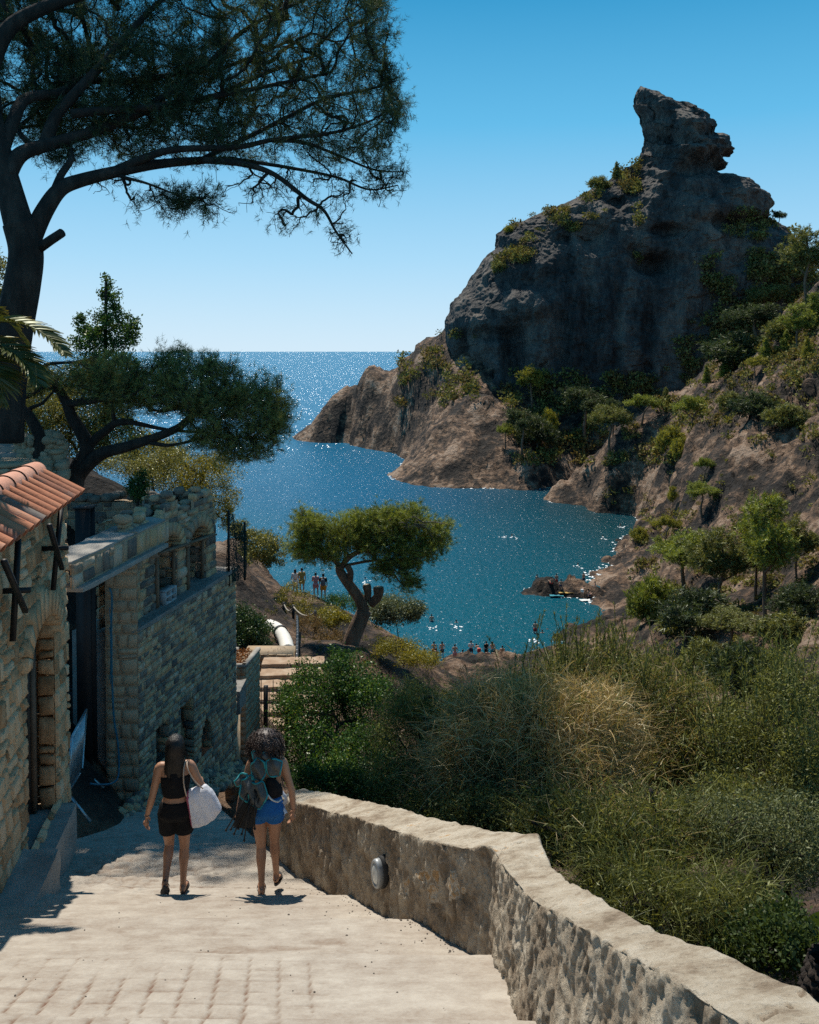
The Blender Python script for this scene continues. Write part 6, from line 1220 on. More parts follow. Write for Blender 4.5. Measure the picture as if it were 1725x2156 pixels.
def hand(g, w, d, side, back, s=1., curl=.5):
    """w wrist, d hand direction, side = thumb direction, back = back-of-hand normal"""
    d = unit(V(*d)); side = unit(V(*side)-d*(V(*side) @ d)); pn = np.cross(d, side); pn = pn if pn @ V(*back) > 0 else -pn
    w = V(*w); tap(g, [w-d*.01, w+d*.035*s, w+d*.075*s], [.02*s, .031*s, .033*s], 12, .45)
    for k, (o_, L_, r) in enumerate(((.026, .072, .0085), (.009, .08, .009), (-.008, .074, .0085), (-.024, .058, .0075))):
        b_ = w+d*.08*s+side*o_*s; c = curl*(1+.12*k); p1 = b_+(d*math.cos(c*.6)-pn*math.sin(c*.6))*L_*.45*s; p2 = p1+(d*math.cos(c*1.3)-pn*math.sin(c*1.3))*L_*.33*s; p3 = p2+(d*math.cos(c*1.9)-pn*math.sin(c*1.9))*L_*.26*s
        tap(g, [b_-d*.02, b_, p1, p2, p3], [r*1.05*s, r*1.1*s, r*s, r*.92*s, r*.75*s], 8)
    b_ = w+d*.025*s+side*.02*s; p1 = b_+(d*.6+side*.75-pn*.25)*.035*s; p2 = p1+(d*.9+side*.3-pn*.3)*.032*s; tap(g, [b_, p1, p2], [.012*s, .0105*s, .008*s], 8)
def foot(g, ank, heel, toe, s=1.):
    ank, heel, toe = V(*ank), V(*heel), V(*toe); up = unit(ank-(heel*.8+toe*.2)); tap(g, [ank, ank*.4+heel*.6+up*.012, heel+up*.03], [.033*s, .034*s, .031*s], 12)
    tap(g, [heel+up*.03, heel*.6+toe*.4+up*.034, heel*.25+toe*.75+up*.022, toe+up*.014], [.032*s, .036*s, .041*s, .026*s], 12, .6)
    side = unit(np.cross(toe-heel, up)); 
    for k in range(5): q = toe+side*(k-2)*.015*s+up*.013; tap(g, [q-unit(toe-heel)*.03, q+unit(toe-heel)*(.022-.004*abs(k-1))*s], [.009*s, .008*s], 7)
def body(J, vox=.0065, name='body', mat=None, parent=None, s=1., fine=True, turn=0.):
    g = MB(); px_, py_, pz_ = J['pelvis']; sh = (V(*J['shL'])+V(*J['shR']))/2; ch = V(*J['pelvis'])*.45+sh*.55; wa = V(*J['pelvis'])*.66+sh*.34
    sect(g, [(px_, py_, pz_-.1, .10, .08), (px_, py_-.01, pz_-.03, .165*s, .112*s), (px_, py_-.01, pz_+.04, .162*s, .108*s), (wa[0], wa[1], wa[2], .118*s, .084*s), (ch[0], ch[1], ch[2]-.02, .135*s, .095*s), (ch[0]*.4+sh[0]*.6, ch[1]*.4+sh[1]*.6, sh[2]-.11, .152*s, .1*s), (sh[0], sh[1], sh[2]-.02, .15*s, .08*s), (sh[0], sh[1]-.005, sh[2]+.035, .08*s, .06*s), (sh[0], sh[1]-.0, sh[2]+.06, .05*s, .05*s)])
    for a, b_, c in (('hipL', 'knL', 'anL'), ('hipR', 'knR', 'anR')):
        A, B_, C_ = V(*J[a]), V(*J[b_]), V(*J[c]); q = unit(np.cross(B_-A, [1., 0, 0])) if True else 0
        tap(g, [A, A*.5+B_*.5, B_*.85+A*.15, B_], [.088*s, .072*s, .054*s, .05*s]); back = V(0, -.012, 0)
        tap(g, [B_, B_*.72+C_*.28+back, B_*.4+C_*.6+back*.4, C_], [.048*s, .053*s, .038*s, .03*s])
    for a, b_, c in (('shL', 'elL', 'wrL'), ('shR', 'elR', 'wrR')):
        A, B_, C_ = V(*J[a]), V(*J[b_]), V(*J[c]); tap(g, [A+(sh-A)*.35+V(0, 0, .01), A, A*.5+B_*.5, B_], [.05*s, .05*s, .041*s, .034*s]); tap(g, [B_, B_*.7+C_*.3, B_*.3+C_*.7, C_], [.034*s, .036*s, .028*s, .022*s])
    if 'ftL' in J:
        for k in 'LR': foot(g, J['an'+k], *J['ft'+k])
    for k, sd in (('L', -1), ('R', 1)):
        if 'hd'+k in J: hand(g, J['wr'+k], *J['hd'+k])
        else: d = unit(V(*J['wr'+k])-V(*J['el'+k])); g.ellip(V(*J['wr'+k])+d*.06, (.028, .028, .05), 10, 8)
    hd = V(*J['head']); tap(g, [sh+V(0, 0, .02), hd-V(0, .0, .075)], [.052*s, .05*s]); hs_ = math.sin(turn); 
    g.ellip(hd+V(0, -.008, .015), (.075, .092, .098), 20, 14); g.ellip(hd+V(0, .03, -.045), (.054, .062, .065), 16, 10)          # cranium, jaw
    if fine:
        tap(g, [hd+V(0, .085, .005), hd+V(0, .108, -.03)], [.009, .014], 8)                                                  # nose
        g.ellip(hd+V(0, .085, -.062), (.024, .012, .009), 10, 6); g.ellip(hd+V(-.03, .078, .0), (.017, .01, .012), 8, 6); g.ellip(hd+V(.03, .078, .0), (.017, .01, .012), 8, 6)
    for sd in (-1, 1): g.ellip(hd+V(sd*.077, -.01, -.012), (.012, .02, .032), 10, 8)
    o = g.build(name, mat, parent, loc=(0, 0, 0)); return remesh(o, vox, 3 if fine else 2)
def shell(secs, name, mat, parent, vox=None, it=3, extra=None):
    g = MB(); sect(g, secs) if secs else None
    if extra: extra(g)
    o = g.build(name, mat, parent, loc=(0, 0, 0), smooth=True); return remesh(o, vox, it) if vox else o
def sandal(parent, heel, toe, up=(0, 0, 1), sole_vis=False):
    heel, toe, up = V(*heel), V(*toe), unit(V(*up)); d = toe-heel; L = np.linalg.norm(d); d /= L; s = unit(np.cross(d, up)); up = np.cross(s, d); g = MB(); n = 26; t = np.linspace(0, 2*math.pi, n, endpoint=False)
    def ring(o_): return np.array([heel+d*(L*.5+math.cos(q)*(L*.5+.022))+s*math.sin(q)*(.036+.010*math.cos(q))+up*o_ for q in t])
    R_ = np.stack([ring(-.022), ring(-.002)], 1); g.grid(R_, closeu=True); c = heel+d*L*.5
    for k, o_ in ((0, -.022), (1, -.002)): b0 = g.n; g.add(np.r_[R_[:, k], [c+up*o_]], t=[[i, (i+1) % n, n] for i in range(n)])
    o = g.build('sandal', m_sole, parent, loc=(0, 0, 0)); g = MB()
    a = heel+d*L*.62; tt = np.linspace(0, math.pi, 12); g.grid(np.array([[a+d*k+s*.048*math.cos(q)+up*(-.0+.062*math.sin(q)) for k in (-.035, .035)] for q in tt]))
    a = heel+d*.02; g.grid(np.array([[a+d*(.07*abs(math.cos(q))-.02)+s*.042*math.cos(q)-d*.045*math.sin(q)+up*(.03+k) for k in (0, .014)] for q in tt]))
    g.build('strap', m_sole, o, loc=(0, 0, 0)); return o
# -------- the walker with long black hair and white bag
def ground_at(px, py): t = (py-738.4)/F; d = brent(t); x = (px-CX)/F*d; return x, d, float(zpath(x, d))
x, d, z = ground_at(376, 1897); 
w1 = empty('person', (x-.06, d, z+.02), R(6), 'woman with long straight black hair, black crop top and black shorts walking away', 'person')
J1 = dict(pelvis=(0, 0, .88), shL=(-.165, -.01, 1.33), shR=(.155, -.01, 1.345), hipL=(-.085, 0, .86), hipR=(.085, 0, .86), knL=(-.078, .06, .475), knR=(.082, .03, .46), anL=(-.08, -.20, .235), anR=(.07, -.01, .08),
          ftL=((-.08, -.245, .205), (-.085, -.17, .045)), ftR=((.07, -.05, .02), (.075, .13, .005)), elL=(-.235, -.03, 1.03), wrL=(-.305, .04, .80), elR=(.275, -.02, 1.12), wrR=(.235, .20, 1.06), head=(0, .01, 1.535),
          hdL=((-.12, .1, -1), (.3, 1, 0), (-1, .2, 0), 1., .45), hdR=((-.2, 1, -.1), (-.3, 0, 1), (1, 0, 0), 1., 1.1))
body(J1, .0062, mat=m_skin, parent=w1)
def shorts(g, J, z1, lz, rx=.172, ry=.125, fl=.098):
    rx *= 1.07; ry *= 1.17; fl *= 1.08
    p = V(*J['pelvis']); sect(g, [(p[0], p[1]-.01, p[2]-.075, rx*.8, ry*.85), (p[0], p[1]-.012, p[2]-.02, rx*1.02, ry*1.02), (p[0], p[1]-.01, z1-.04, rx*.9, ry*.88), (p[0], p[1]-.005, z1, rx*.79, ry*.8)])
    for a, b_ in (('hipL', 'knL'), ('hipR', 'knR')):
        A, B_ = V(*J[a]), V(*J[b_]); k = (A[2]-lz)/(A[2]-B_[2]); E = A+(B_-A)*k; n = 10; P = A+(E-A)*np.linspace(0, 1, n)[:, None]; g.tube(P, np.linspace(fl, fl*.93, n), 18)
shell(None, 'shorts', m_blackc, w1, .008, 2, lambda g: shorts(g, J1, .985, .635))
shell([(0, -.01, 1.04, .128, .1), (0, -.012, 1.10, .14, .108), (0, -.01, 1.17, .152, .112), (0, -.01, 1.25, .155, .108), (0, -.01, 1.27, .14, .09)], 'crop_top', m_blackc, w1, .008, 2, lambda g: (tap(g, [(0, -.085, 1.2), (0, -.092, 1.27), (-.05, -.07, 1.35), (-.085, -.02, 1.392), (-.09, .05, 1.34)], [.055, .045, .03, .022, .02], 10), tap(g, [(0, -.085, 1.2), (0, -.092, 1.27), (.05, -.07, 1.36), (.085, -.02, 1.402), (.09, .05, 1.34)], [.055, .045, .03, .022, .02], 10)))
hr = shell([(0, -.055, 1.17, .05, .016), (.0, -.08, 1.22, .072, .026), (0, -.085, 1.32, .09, .04), (0, -.075, 1.40, .102, .055), (0, -.05, 1.48, .098, .075), (0, -.03, 1.55, .102, .108), (0, -.022, 1.60, .096, .108), (0, -.018, 1.645, .075, .088), (0, -.016, 1.672, .04, .05), (0, -.012, 1.68, .02, .02)], 'hair', m_hair, w1, .008, 3)
g = MB(); rg = np.random.default_rng(8)
for k in range(260):
    a = rg.uniform(-1.9, 1.9); r = .094; x0 = math.sin(a)*r*.85; y0 = -.02-math.cos(a)*r*.9; zt = rg.uniform(1.5, 1.62); ze = rg.uniform(1.1, 1.3); sp_x = x0*rg.uniform(.7, 1.25)+rg.normal(0, .008); rr_ = rg.uniform(.0022, .0045)
    g.tube(smoothp([(x0*.7, y0*.8, zt), (x0*1.12, min(y0*1.05, -.01 if abs(x0) > .08 else -.05)-.01, 1.46), (sp_x, -.105+abs(sp_x)*.25, 1.34), (sp_x*.9, -.10+abs(sp_x)*.2, ze)], 9), np.linspace(rr_, .001, 9), 4, False)
for k in range(10): g.tube(smoothp([(.08, -.03, 1.52), (.105+.01*k*.4, -.03, 1.46), (.13+.004*k, -.05, 1.40-.01*k)], 8), np.linspace(.002, .0008, 8), 4, False)
g.build('hair_strands', m_hair, hr, loc=(0, 0, 0))
sandal(w1, (.07, -.055, .005), (.076, .15, -.01)); sandal(w1, (-.08, -.262, .22), (-.085, -.16, .03), (0, .85, .5))
g = MB(); th = np.linspace(0, 2*math.pi, 14); g.tube([(-.302+.026*math.cos(q), .03+.026*math.sin(q), .815) for q in th], .004, 5); g.build('bracelet', M_plain('dark_bracelet', (.03, .02, .02), .5), w1, loc=(0, 0, 0))
# the bag (held by a strap: a thing of its own)
tb = empty('tote_bag', tuple(np.array(w1.location)+V(.30, -.02, .66)*.955), R(6), 'big white plastic tote bag with a pink printed side on the walking woman\'s right shoulder', 'bag')
def bagm():
    m, nt, out = newmat('white_poly_bag'); v = coords(nt); c = ramp(nt, attr(nt), [(.0, (.72, .74, .8)), (.55, (.78, .79, .82)), (.6, (.45, .16, .22)), (.8, (.36, .08, .14)), (.9, (.18, .10, .25))])
    n = noise(nt, v, 9, 6); b_ = bump(nt, n, .8, .03); d_ = N(nt, 'ShaderNodeBsdfDiffuse'); t_ = N(nt, 'ShaderNodeBsdfTranslucent')
    for q in (d_, t_): nt.links.new(c, q.inputs[0]); nt.links.new(b_, q.inputs['Normal'])
    m_ = N(nt, 'ShaderNodeMixShader'); m_.inputs[0].default_value = .35; nt.links.new(d_.outputs[0], m_.inputs[1]); nt.links.new(t_.outputs[0], m_.inputs[2]); nt.links.new(m_.outputs[0], out.inputs[0]); return m
g = MB(); prof = np.array([[-.20, .40], [-.17, .44], [-.04, .475], [.04, .50], [.12, .43], [.22, .24], [.235, .20], [.15, .09], [.06, .035], [-.03, .01], [-.11, -.005], [-.135, .02], [-.17, .2]])
t_ = np.linspace(0, 1, 72, endpoint=False); pp_ = np.stack([np.interp(t_*13, range(14), np.r_[prof[:, k], prof[:1, k]]) for k in (0, 1)], -1)
for _ in range(2): pp_ = (np.roll(pp_, 1, 0)+np.roll(pp_, -1, 0)+2*pp_)/4
c_ = np.array([.01, .24]); layers = []
for k, s_ in enumerate(np.linspace(-math.pi/2, math.pi/2, 27)):
    q = c_+(pp_-c_)*(math.cos(s_)**.45 if abs(s_) < 1.57 else .02); yy = math.sin(s_)*.10; layers.append(np.c_[q[:, 0], np.full(72, yy), q[:, 1]])
P = np.stack(layers, 1); P = P+.012*fbm(P*V(14, 8, 5), 4, 3)[..., None]*V(.3, 1, .3)+.02*np.sin((P[..., 0]*2.2+P[..., 2])*26)[..., None]*V(0, .35, 0)
pat = np.where((P[..., 0] < -.135-.1*(P[..., 2]-.2)) & (P[..., 1] < .07), .62+.3*vn(P*V(60, 60, 24), 9)*.5+.1, .2+.2*vn(P*8, 2)); g.grid(P, a=np.clip(pat, 0, 1), closeu=True, flip=True)
for k in range(len(g.V)): g.V[k] = (g.V[k]-V(-.1, 0, .45))*V(.86, .9, .9)+V(-.1, 0, .45)
g.build('bag_body', bagm(), tb, loc=(0, 0, 0), smooth=True)
m_strap = M_plain('beige_cord', (.42, .32, .24), .8); g = MB(); g.tube(smoothp([(-.165, -.09, .42), (-.19, -.10, .55), (-.195, -.075, .68), (-.185, .0, .745), (-.17, .07, .66), (-.165, .08, .45)], 24), .007, 6); g.build('handle', m_strap, tb, loc=(0, 0, 0), smooth=True)
g = MB(); g.tube(smoothp([(.0, -.07, .48), (-.08, -.10, .58), (-.15, -.085, .70), (-.165, .0, .745), (-.12, .06, .6), (-.02, .06, .47)], 24), .007, 6); g.build('handle', m_strap, tb, loc=(0, 0, 0), smooth=True)
# -------- the curly haired walker in blue shorts
x, d, z = ground_at(540, 1904)
w2 = empty('person', (x+.07, d+.06, z+.03), R(3), 'woman with dark curly hair, bare back and blue shorts walking away beside the low wall', 'person')
J2 = dict(pelvis=(0, 0, .88), shL=(-.155, 0, 1.325), shR=(.165, 0, 1.335), hipL=(-.083, 0, .86), hipR=(.083, 0, .86), knL=(-.062, .03, .46), knR=(.068, .10, .47), anL=(-.05, -.05, .08), anR=(.075, .20, .06),
          ftL=((-.05, -.09, .02), (-.07, .10, .0)), ftR=((.075, .165, -.01), (.09, .34, -.05)), elL=(-.24, -.01, 1.04), wrL=(-.295, .03, .83), elR=(.255, -.01, 1.05), wrR=(.275, .03, .82), head=(-.01, .015, 1.52),
          hdL=((-.05, .1, -1), (.2, 1, 0), (-1, 0, 0), 1., .4), hdR=((-.15, .1, -1), (-.4, .9, 0), (1, .1, 0), 1., .5))
body(J2, .0062, mat=m_skin, parent=w2)
shell(None, 'shorts', m_bluec, w2, .008, 2, lambda g: shorts(g, J2, 1.0, .745, .168, .124, .1))
shell([(0, -.005, 1.07, .146, .112), (0, -.005, 1.09, .15, .115), (0, -.005, 1.115, .152, .117)], 'bikini_band', m_blackc, w2, .007, 1)
shell(None, 'bikini_strap', m_blackc, w2, .005, 1, lambda g: (tap(g, [(.09, -.085, 1.1), (.1, -.09, 1.2), (.115, -.05, 1.35), (.11, .03, 1.33)], [.006]*4, 6)))
cr = shell([(-.01, -.0, 1.43, .10, .08), (-.01, -.03, 1.48, .15, .12), (-.01, -.03, 1.55, .165, .145), (-.01, -.02, 1.61, .145, .13), (-.01, -.01, 1.665, .09, .085), (-.01, -.01, 1.69, .03, .03)], 'hair', m_curl, w2, .011, 1)
g = MB(); rg = np.random.default_rng(12)
for k in range(1500):
    u_ = unit(rg.normal(0, 1, 3)*V(1, 1, .9)); 
    if u_[1] > .6: continue
    q = V(-.01, -.02, 1.55)+u_*V(.165, .15, .14)*rg.uniform(.82, 1.1); L_ = rg.uniform(.04, .09); s = np.linspace(0, 1, 12); ph = rg.uniform(0, 6); rad = rg.uniform(.006, .011); e1 = unit(np.cross(u_, [0, 0, 1.])); e2 = np.cross(u_, e1)
    P = q+u_*0+(u_*.5+V(0, 0, -.8))*L_*s[:, None]+(e1*np.cos(ph+s*14)[:, None]+e2*np.sin(ph+s*14)[:, None])*rad; g.tube(P, .0024, 3, False, a=rg.random())
g.build('curls', m_curl, cr, loc=(0, 0, 0))
sandal(w2, (-.05, -.095, .005), (-.068, .11, -.01)); sandal(w2, (.075, .16, -.02), (.09, .35, -.06), (0, .1, 1))
g = MB(); th = np.linspace(0, 2*math.pi, 14); g.tube([(.273+.025*math.cos(q), .03+.025*math.sin(q), .84) for q in th], .004, 5); g.build('bracelet', M_plain('dark_bracelet_b', (.04, .02, .03), .5), w2, loc=(0, 0, 0))
g = MB(); S3, Z3 = np.meshgrid(np.linspace(0, 1, 10), np.linspace(.80, 1.02, 14), indexing='ij'); g.grid(np.stack([.165+.03*np.sin(S3*3)+.02*np.sin(Z3*40+S3*3), -.05+.12*S3, Z3+.02*np.sin(S3*6)], -1)); g.build('hanging_cloth', M_plain('pale_cloth', (.5, .54, .62), .8), w2, loc=(0, 0, 0), smooth=True)
# folded beach chairs on her back
fc = empty('folding_chair', tuple(np.array(w2.location)+V(0, 0, .9)*.96), R(3), 'folded grey camping chair with teal piping and thin black rods carried on the woman\'s back', 'folding chair')
m_cf = M_noise('grey_chair_fabric', [(.2, (.04, .047, .048)), (.8, (.115, .12, .115))], scale=5, bs=10, bstr=.8, bdist=.03, rough=.85); m_teal = M_plain('teal_piping', (.005, .19, .22), .6)
def panel(P, thick, seed, yoff):
    P = np.array(P, float); n = len(P); rgp = np.random.default_rng(seed); t = np.linspace(0, n, 60, endpoint=False); Q = np.stack([np.interp(t, range(n+1), np.r_[P[:, k], P[:1, k]]) for k in (0, 1)], -1)
    for _ in range(2): Q = (np.roll(Q, 1, 0)+np.roll(Q, -1, 0)+2*Q)/4
    c = Q.mean(0); L = []
    for k, s in enumerate(np.linspace(0, 1, 9)):
        q = c+(Q-c)*s; yy = yoff-thick*(1-s**2)*(.7+.6*vn(np.c_[q*12, np.zeros(60)], seed))+.015*np.sin(q[:, 0]*60+q[:, 1]*30+seed); L.append(np.c_[q[:, 0], yy, q[:, 1]])
    F_ = np.stack(L, 1); Bk = F_.copy(); Bk[..., 1] = yoff+.02*(1-np.linspace(0, 1, 9)[None]**2)
    g = MB(); g.grid(F_, closeu=True); g.grid(Bk, closeu=True, flip=True); o = g.build('fabric', m_cf, fc, loc=(0, 0, 0), smooth=True); g = MB(); g.tube(np.r_[F_[:, -1], F_[:1, -1]], .009, 6, False); g.build('piping', m_teal, o, loc=(0, 0, 0), smooth=True)
panel([(-.12, .50), (-.07, .56), (.0, .53), (.01, .40), (-.04, .33), (-.11, .36)], .05, 1, -.15); panel([(.01, .53), (.09, .55), (.155, .50), (.13, .36), (.03, .38)], .05, 2, -.13)
panel([(-.27, .33), (-.19, .42), (-.15, .40), (-.2, .31), (-.25, .28)], .04, 3, -.14); panel([(-.2, .36), (-.1, .40), (-.08, .2), (-.15, .14), (-.22, .2)], .05, 4, -.16); panel([(-.13, .33), (-.01, .34), (.03, .2), (-.03, .08), (-.13, .12), (-.14, .25)], .06, 5, -.18)
panel([(-.11, .62), (-.04, .6), (.04, .62), (.06, .55), (-.02, .5), (-.1, .54)], .03, 6, -.12)
for k, (a, b_) in enumerate([((-.10, .28), (-.30, -.14)), ((-.08, .28), (-.27, -.18)), ((-.06, .3), (-.23, -.12)), ((-.05, .3), (-.2, -.17)), ((-.04, .3), (-.14, -.12)), ((-.03, .26), (-.11, -.16)), ((-.08, .2), (-.08, -.10)), ((-.14, .25), (-.33, -.10)), ((-.12, .2), (-.17, -.2))]):
    g = MB(); g.tube([(a[0], -.17-.006*k, a[1]), (b_[0], -.15-.01*k, b_[1])], .0065, 6); g.ellip((b_[0], -.15-.01*k, b_[1]), (.011, .011, .014), 8, 6); g.build('rod', m_iron, fc, loc=(0, 0, 0))
g = MB(); q = [(-.16, -.13), (-.13, -.19), (-.07, -.12), (-.1, .1), (-.16, .2), (-.2, 0)]; S3, T3 = np.meshgrid(np.linspace(0, 1, 8), np.linspace(0, 1, 12), indexing='ij'); g.grid(np.stack([-.22+.17*S3-.06*T3, -.15+.01*np.sin(S3*9), .2-.33*T3], -1)); g.build('mesh_seat', M_plain('black_mesh_cloth', (.02, .022, .024), .8), fc, loc=(0, 0, 0))
g = MB(); g.tube(smoothp([(-.12, -.06, .45), (-.14, .02, .50), (-.12, .1, .38)], 10), .014, 6, ell=.3); g.tube(smoothp([(.05, -.1, .5), (.11, -.06, .46), (.125, .03, .44)], 10), .012, 6, ell=.3); g.build('shoulder_strap', m_iron, fc, loc=(0, 0, 0))
sb = empty('shoulder_bag', tuple(np.array(w2.location)+V(.1, -.14, 1.12)*.96), R(3), 'small black bag with a pale curved buckle slung across the woman\'s lower back', 'bag')
g = MB(); sect(g, [(0, 0, -.07, .05, .03), (.0, 0, -.05, .085, .045), (-.005, 0, .02, .09, .05), (-.03, 0, .1, .055, .04), (-.04, 0, .12, .03, .02)]); o = g.build('pouch', m_blackc, sb, loc=(0, 0, 0), smooth=True)
g = MB(); g.tube(smoothp([(-.06, -.05, -.02), (-.02, -.062, -.065), (.04, -.06, -.09), (.07, -.03, -.08)], 14), .009, 7); g.build('buckle', M_plain('pale_metal', (.5, .5, .48), .4, .3), sb, loc=(0, 0, 0), smooth=True)
w1.scale = (.955,)*3; tb.scale = (.955,)*3; w2.scale = (.96,)*3; sb.scale = (.96,)*3; fc.scale = (1.08, 1.25, .98)
# -------- the small figures by the water
J0 = dict(pelvis=(0, 0, .92), shL=(-.17, 0, 1.40), shR=(.17, 0, 1.40), hipL=(-.09, 0, .9), hipR=(.09, 0, .9), knL=(-.1, .02, .48), knR=(.11, .03, .48), anL=(-.11, 0, .08), anR=(.13, 0, .08), ftL=((-.11, -.04, .02), (-.13, .16, .01)), ftR=((.13, -.04, .02), (.16, .16, .01)), elL=(-.24, -.02, 1.1), wrL=(-.2, .14, .92), elR=(.24, -.02, 1.1), wrR=(.22, .12, .9), head=(0, .01, 1.6))
Jh = dict(J0, elL=(-.30, -.02, 1.14), wrL=(-.17, -.02, .98), elR=(.30, -.02, 1.14), wrR=(.17, -.02, .98))
Jc = dict(J0, elL=(-.25, .05, 1.13), wrL=(-.02, .2, 1.15), elR=(.25, .05, 1.13), wrR=(.03, .22, 1.12), knR=(.13, .1, .49), anR=(.15, .0, .08))
Js = dict(pelvis=(0, 0, .12), shL=(-.17, -.08, .6), shR=(.17, -.08, .6), hipL=(-.09, 0, .12), hipR=(.09, 0, .12), knL=(-.13, .40, .42), knR=(.13, .42, .38), anL=(-.12, .52, .07), anR=(.13, .6, .07), ftL=((-.12, .49, .03), (-.13, .7, .02)), ftR=((.13, .57, .03), (.14, .77, .02)), elL=(-.25, .05, .38), wrL=(-.13, .28, .36), elR=(.26, -.2, .35), wrR=(.25, -.3, .12), head=(0, -.05, .8))
Jb = dict(J0, shL=(-.17, .32, 1.12), shR=(.17, .32, 1.12), elL=(-.2, .45, .86), wrL=(-.1, .55, .66), elR=(.2, .45, .86), wrR=(.1, .55, .66), head=(0, .48, 1.2))
PJ = {'stand': J0, 'hips': Jh, 'cross': Jc, 'sit': Js, 'bend': Jb}; PB = {}
def cap_hair(J, long=False):
    h = V(*J['head']); S = [(h[0], h[1]-.03, h[2]-(.26 if long else .06), .07 if long else .06, .03 if long else .06), (h[0], h[1]-.03, h[2]-.03, .084, .07), (h[0], h[1]-.02, h[2]+.05, .086, .095), (h[0], h[1]-.01, h[2]+.115, .05, .06), (h[0], h[1]-.01, h[2]+.13, .02, .02)]; return S
def little(lab, px, pyf, d, pose, lower, upper=None, long=False, face=0., name='person', skin=None, hgt=1.0, z=None, wade=0., group='bathers and walkers in the distance', pyh=None):
    if z is None:
        p = at(px, pyf, d); z = drop(p[0], p[1])
        if z < SEA: z = SEA
    p = at(px, pyf, d); x, y = p[0], p[1]
    if wade: z = SEA-wade
    o = empty(name, (x, y, z), face, lab, 'person', group); key = (pose, long); J = PJ[pose]
    if key not in PB:
        b0 = body(J, .02, 'body', m_skin2, None, fine=False); hh = MB(); sect(hh, cap_hair(J, long)); h0 = hh.build('hair', m_hair, None, loc=(0, 0, 0)); remesh(h0, .02, 1)
        g = MB(); shorts(g, J, J['pelvis'][2]+.1, (J['hipL'][2]-.22) if pose != 'sit' else J['hipL'][2]+.1, .175, .13, .105); s0 = g.build('swimwear', m_blackc, None, loc=(0, 0, 0)); remesh(s0, .02, 1)
        g = MB(); sh = (V(*J['shL'])+V(*J['shR']))/2; pv_ = V(*J['pelvis']); a_ = pv_*.72+sh*.28; sect(g, [(a_[0], a_[1], a_[2], .15, .11), (sh[0]*.5+a_[0]*.5, (sh[1]+a_[1])/2, (sh[2]+a_[2])/2, .155, .12), (sh[0], sh[1], sh[2]-.02, .165, .105), (sh[0], sh[1], sh[2]+.045, .075, .07)])
        for A, B_ in (('shL', 'elL'), ('shR', 'elR')): tap(g, [J[A], list((V(*J[A])+V(*J[B_]))/2)], [.062, .058], 10)
        t0 = g.build('top', m_blackc, None, loc=(0, 0, 0)); remesh(t0, .02, 1); PB[key] = [q.data for q in (b0, h0, s0, t0)]
        for q in (b0, h0, s0, t0): bpy.data.objects.remove(q)
    for nm_, me, mt in zip(('body', 'hair', 'swimwear', 'top'), PB[key], (skin or m_skin2, m_hair, lower, upper)):
        if mt is None: continue
        c = bpy.data.objects.new(nm_, me); col.objects.link(c); c.parent = o; c.material_slots[0].link = 'OBJECT'; c.material_slots[0].material = mt
    o.scale = (hgt,)*3; return o
def cl(n, c): return M_plain('cloth_'+n, c, .8)
c_or, c_pk, c_red, c_wh, c_navy, c_teal, c_yl, c_gr = cl('orange', (.55, .22, .02)), cl('pink', (.5, .22, .22)), cl('red', (.4, .04, .03)), cl('white', (.6, .6, .58)), cl('navy', (.01, .02, .06)), cl('teal', (.02, .2, .25)), cl('ochre', (.4, .25, .06)), cl('grey', (.12, .12, .13))
wk = little('walker in black shirt and orange shorts with a grey backpack at the viewpoint', 681, 1278, 56, 'stand', c_or, m_blackc, face=0)
g = MB(); sect(g, [(0, -.2, 1.0, .13, .07), (0, -.21, 1.15, .15, .09), (0, -.2, 1.35, .13, .08), (0, -.19, 1.42, .07, .04)]); bkp = g.build('backpack', c_gr, None, smooth=True, loc=tuple(wk.location)); tag(bkp, 'grey backpack on the walker in orange shorts', 'backpack')
little('walker in a pink dress beside the one in orange shorts', 665, 1280, 56, 'cross', c_pk, c_pk, hgt=.93)
little('walker with long hair and white top among the yellow shrub', 622, 1280, 56.5, 'stand', c_wh, c_wh, True, hgt=.98)
little('walker in ochre top standing right of the long haired one', 636, 1282, 56, 'stand', c_yl, c_yl, hgt=.96)
for a in [('bather in dark trunks standing left of the group of four on the beach', 894, 1369, 82, 'stand', c_navy), ('bather standing at the back of the group of four on the beach', 914, 1360, 84, 'hips', c_red), ('bather with hands together in front of the group of four', 919, 1371, 82, 'cross', c_gr), ('woman in a bikini standing at the right of the group of four', 931, 1370, 84, 'hips', c_navy, None, True),
          ('dark haired bather in black standing behind the broom tips', 1024, 1361, 84, 'stand', m_blackc, m_blackc), ('bather standing right beside the one in black', 1037, 1363, 84, 'hips', c_teal, None, True), ('bather leaning over left of the one in black', 1009, 1368, 84, 'bend', c_red), ('seated bather on the beach below the standing pair', 1027, 1380, 83, 'sit', c_navy), ('seated bather in red on the beach, right of another seated one', 1041, 1384, 82, 'sit', c_red)]:
    little(*a, face=rg.uniform(-.6, .6))
for a in [('child in teal trunks standing left of the whole beach group', 878, 1372, 82, 'stand', c_teal), ('bather in pink at the water edge between the two beach groups', 958, 1372, 82, 'hips', c_pk), ('bather sitting on the sand between the two beach groups', 975, 1379, 82, 'sit', c_or), ('bather in white shirt standing left of the leaning one', 992, 1366, 83, 'cross', c_navy, c_wh), ('bather sitting right of the seated one in red', 1058, 1382, 82, 'sit', c_yl)]:
    little(*a, face=rg.uniform(-.6, .6), hgt=.82 if 'child' in a[0] else 1)
little('bather wading waist deep off the left end of the beach', 909, 1318, 96, 'hips', c_navy, wade=.95); little('swimmer whose head shows near the wading bather', 961, 1315, 95.6, 'stand', c_navy, wade=1.42); little('swimmer seen between the pruned pine limbs', 769, 1223, 114, 'stand', c_navy, wade=1.45)
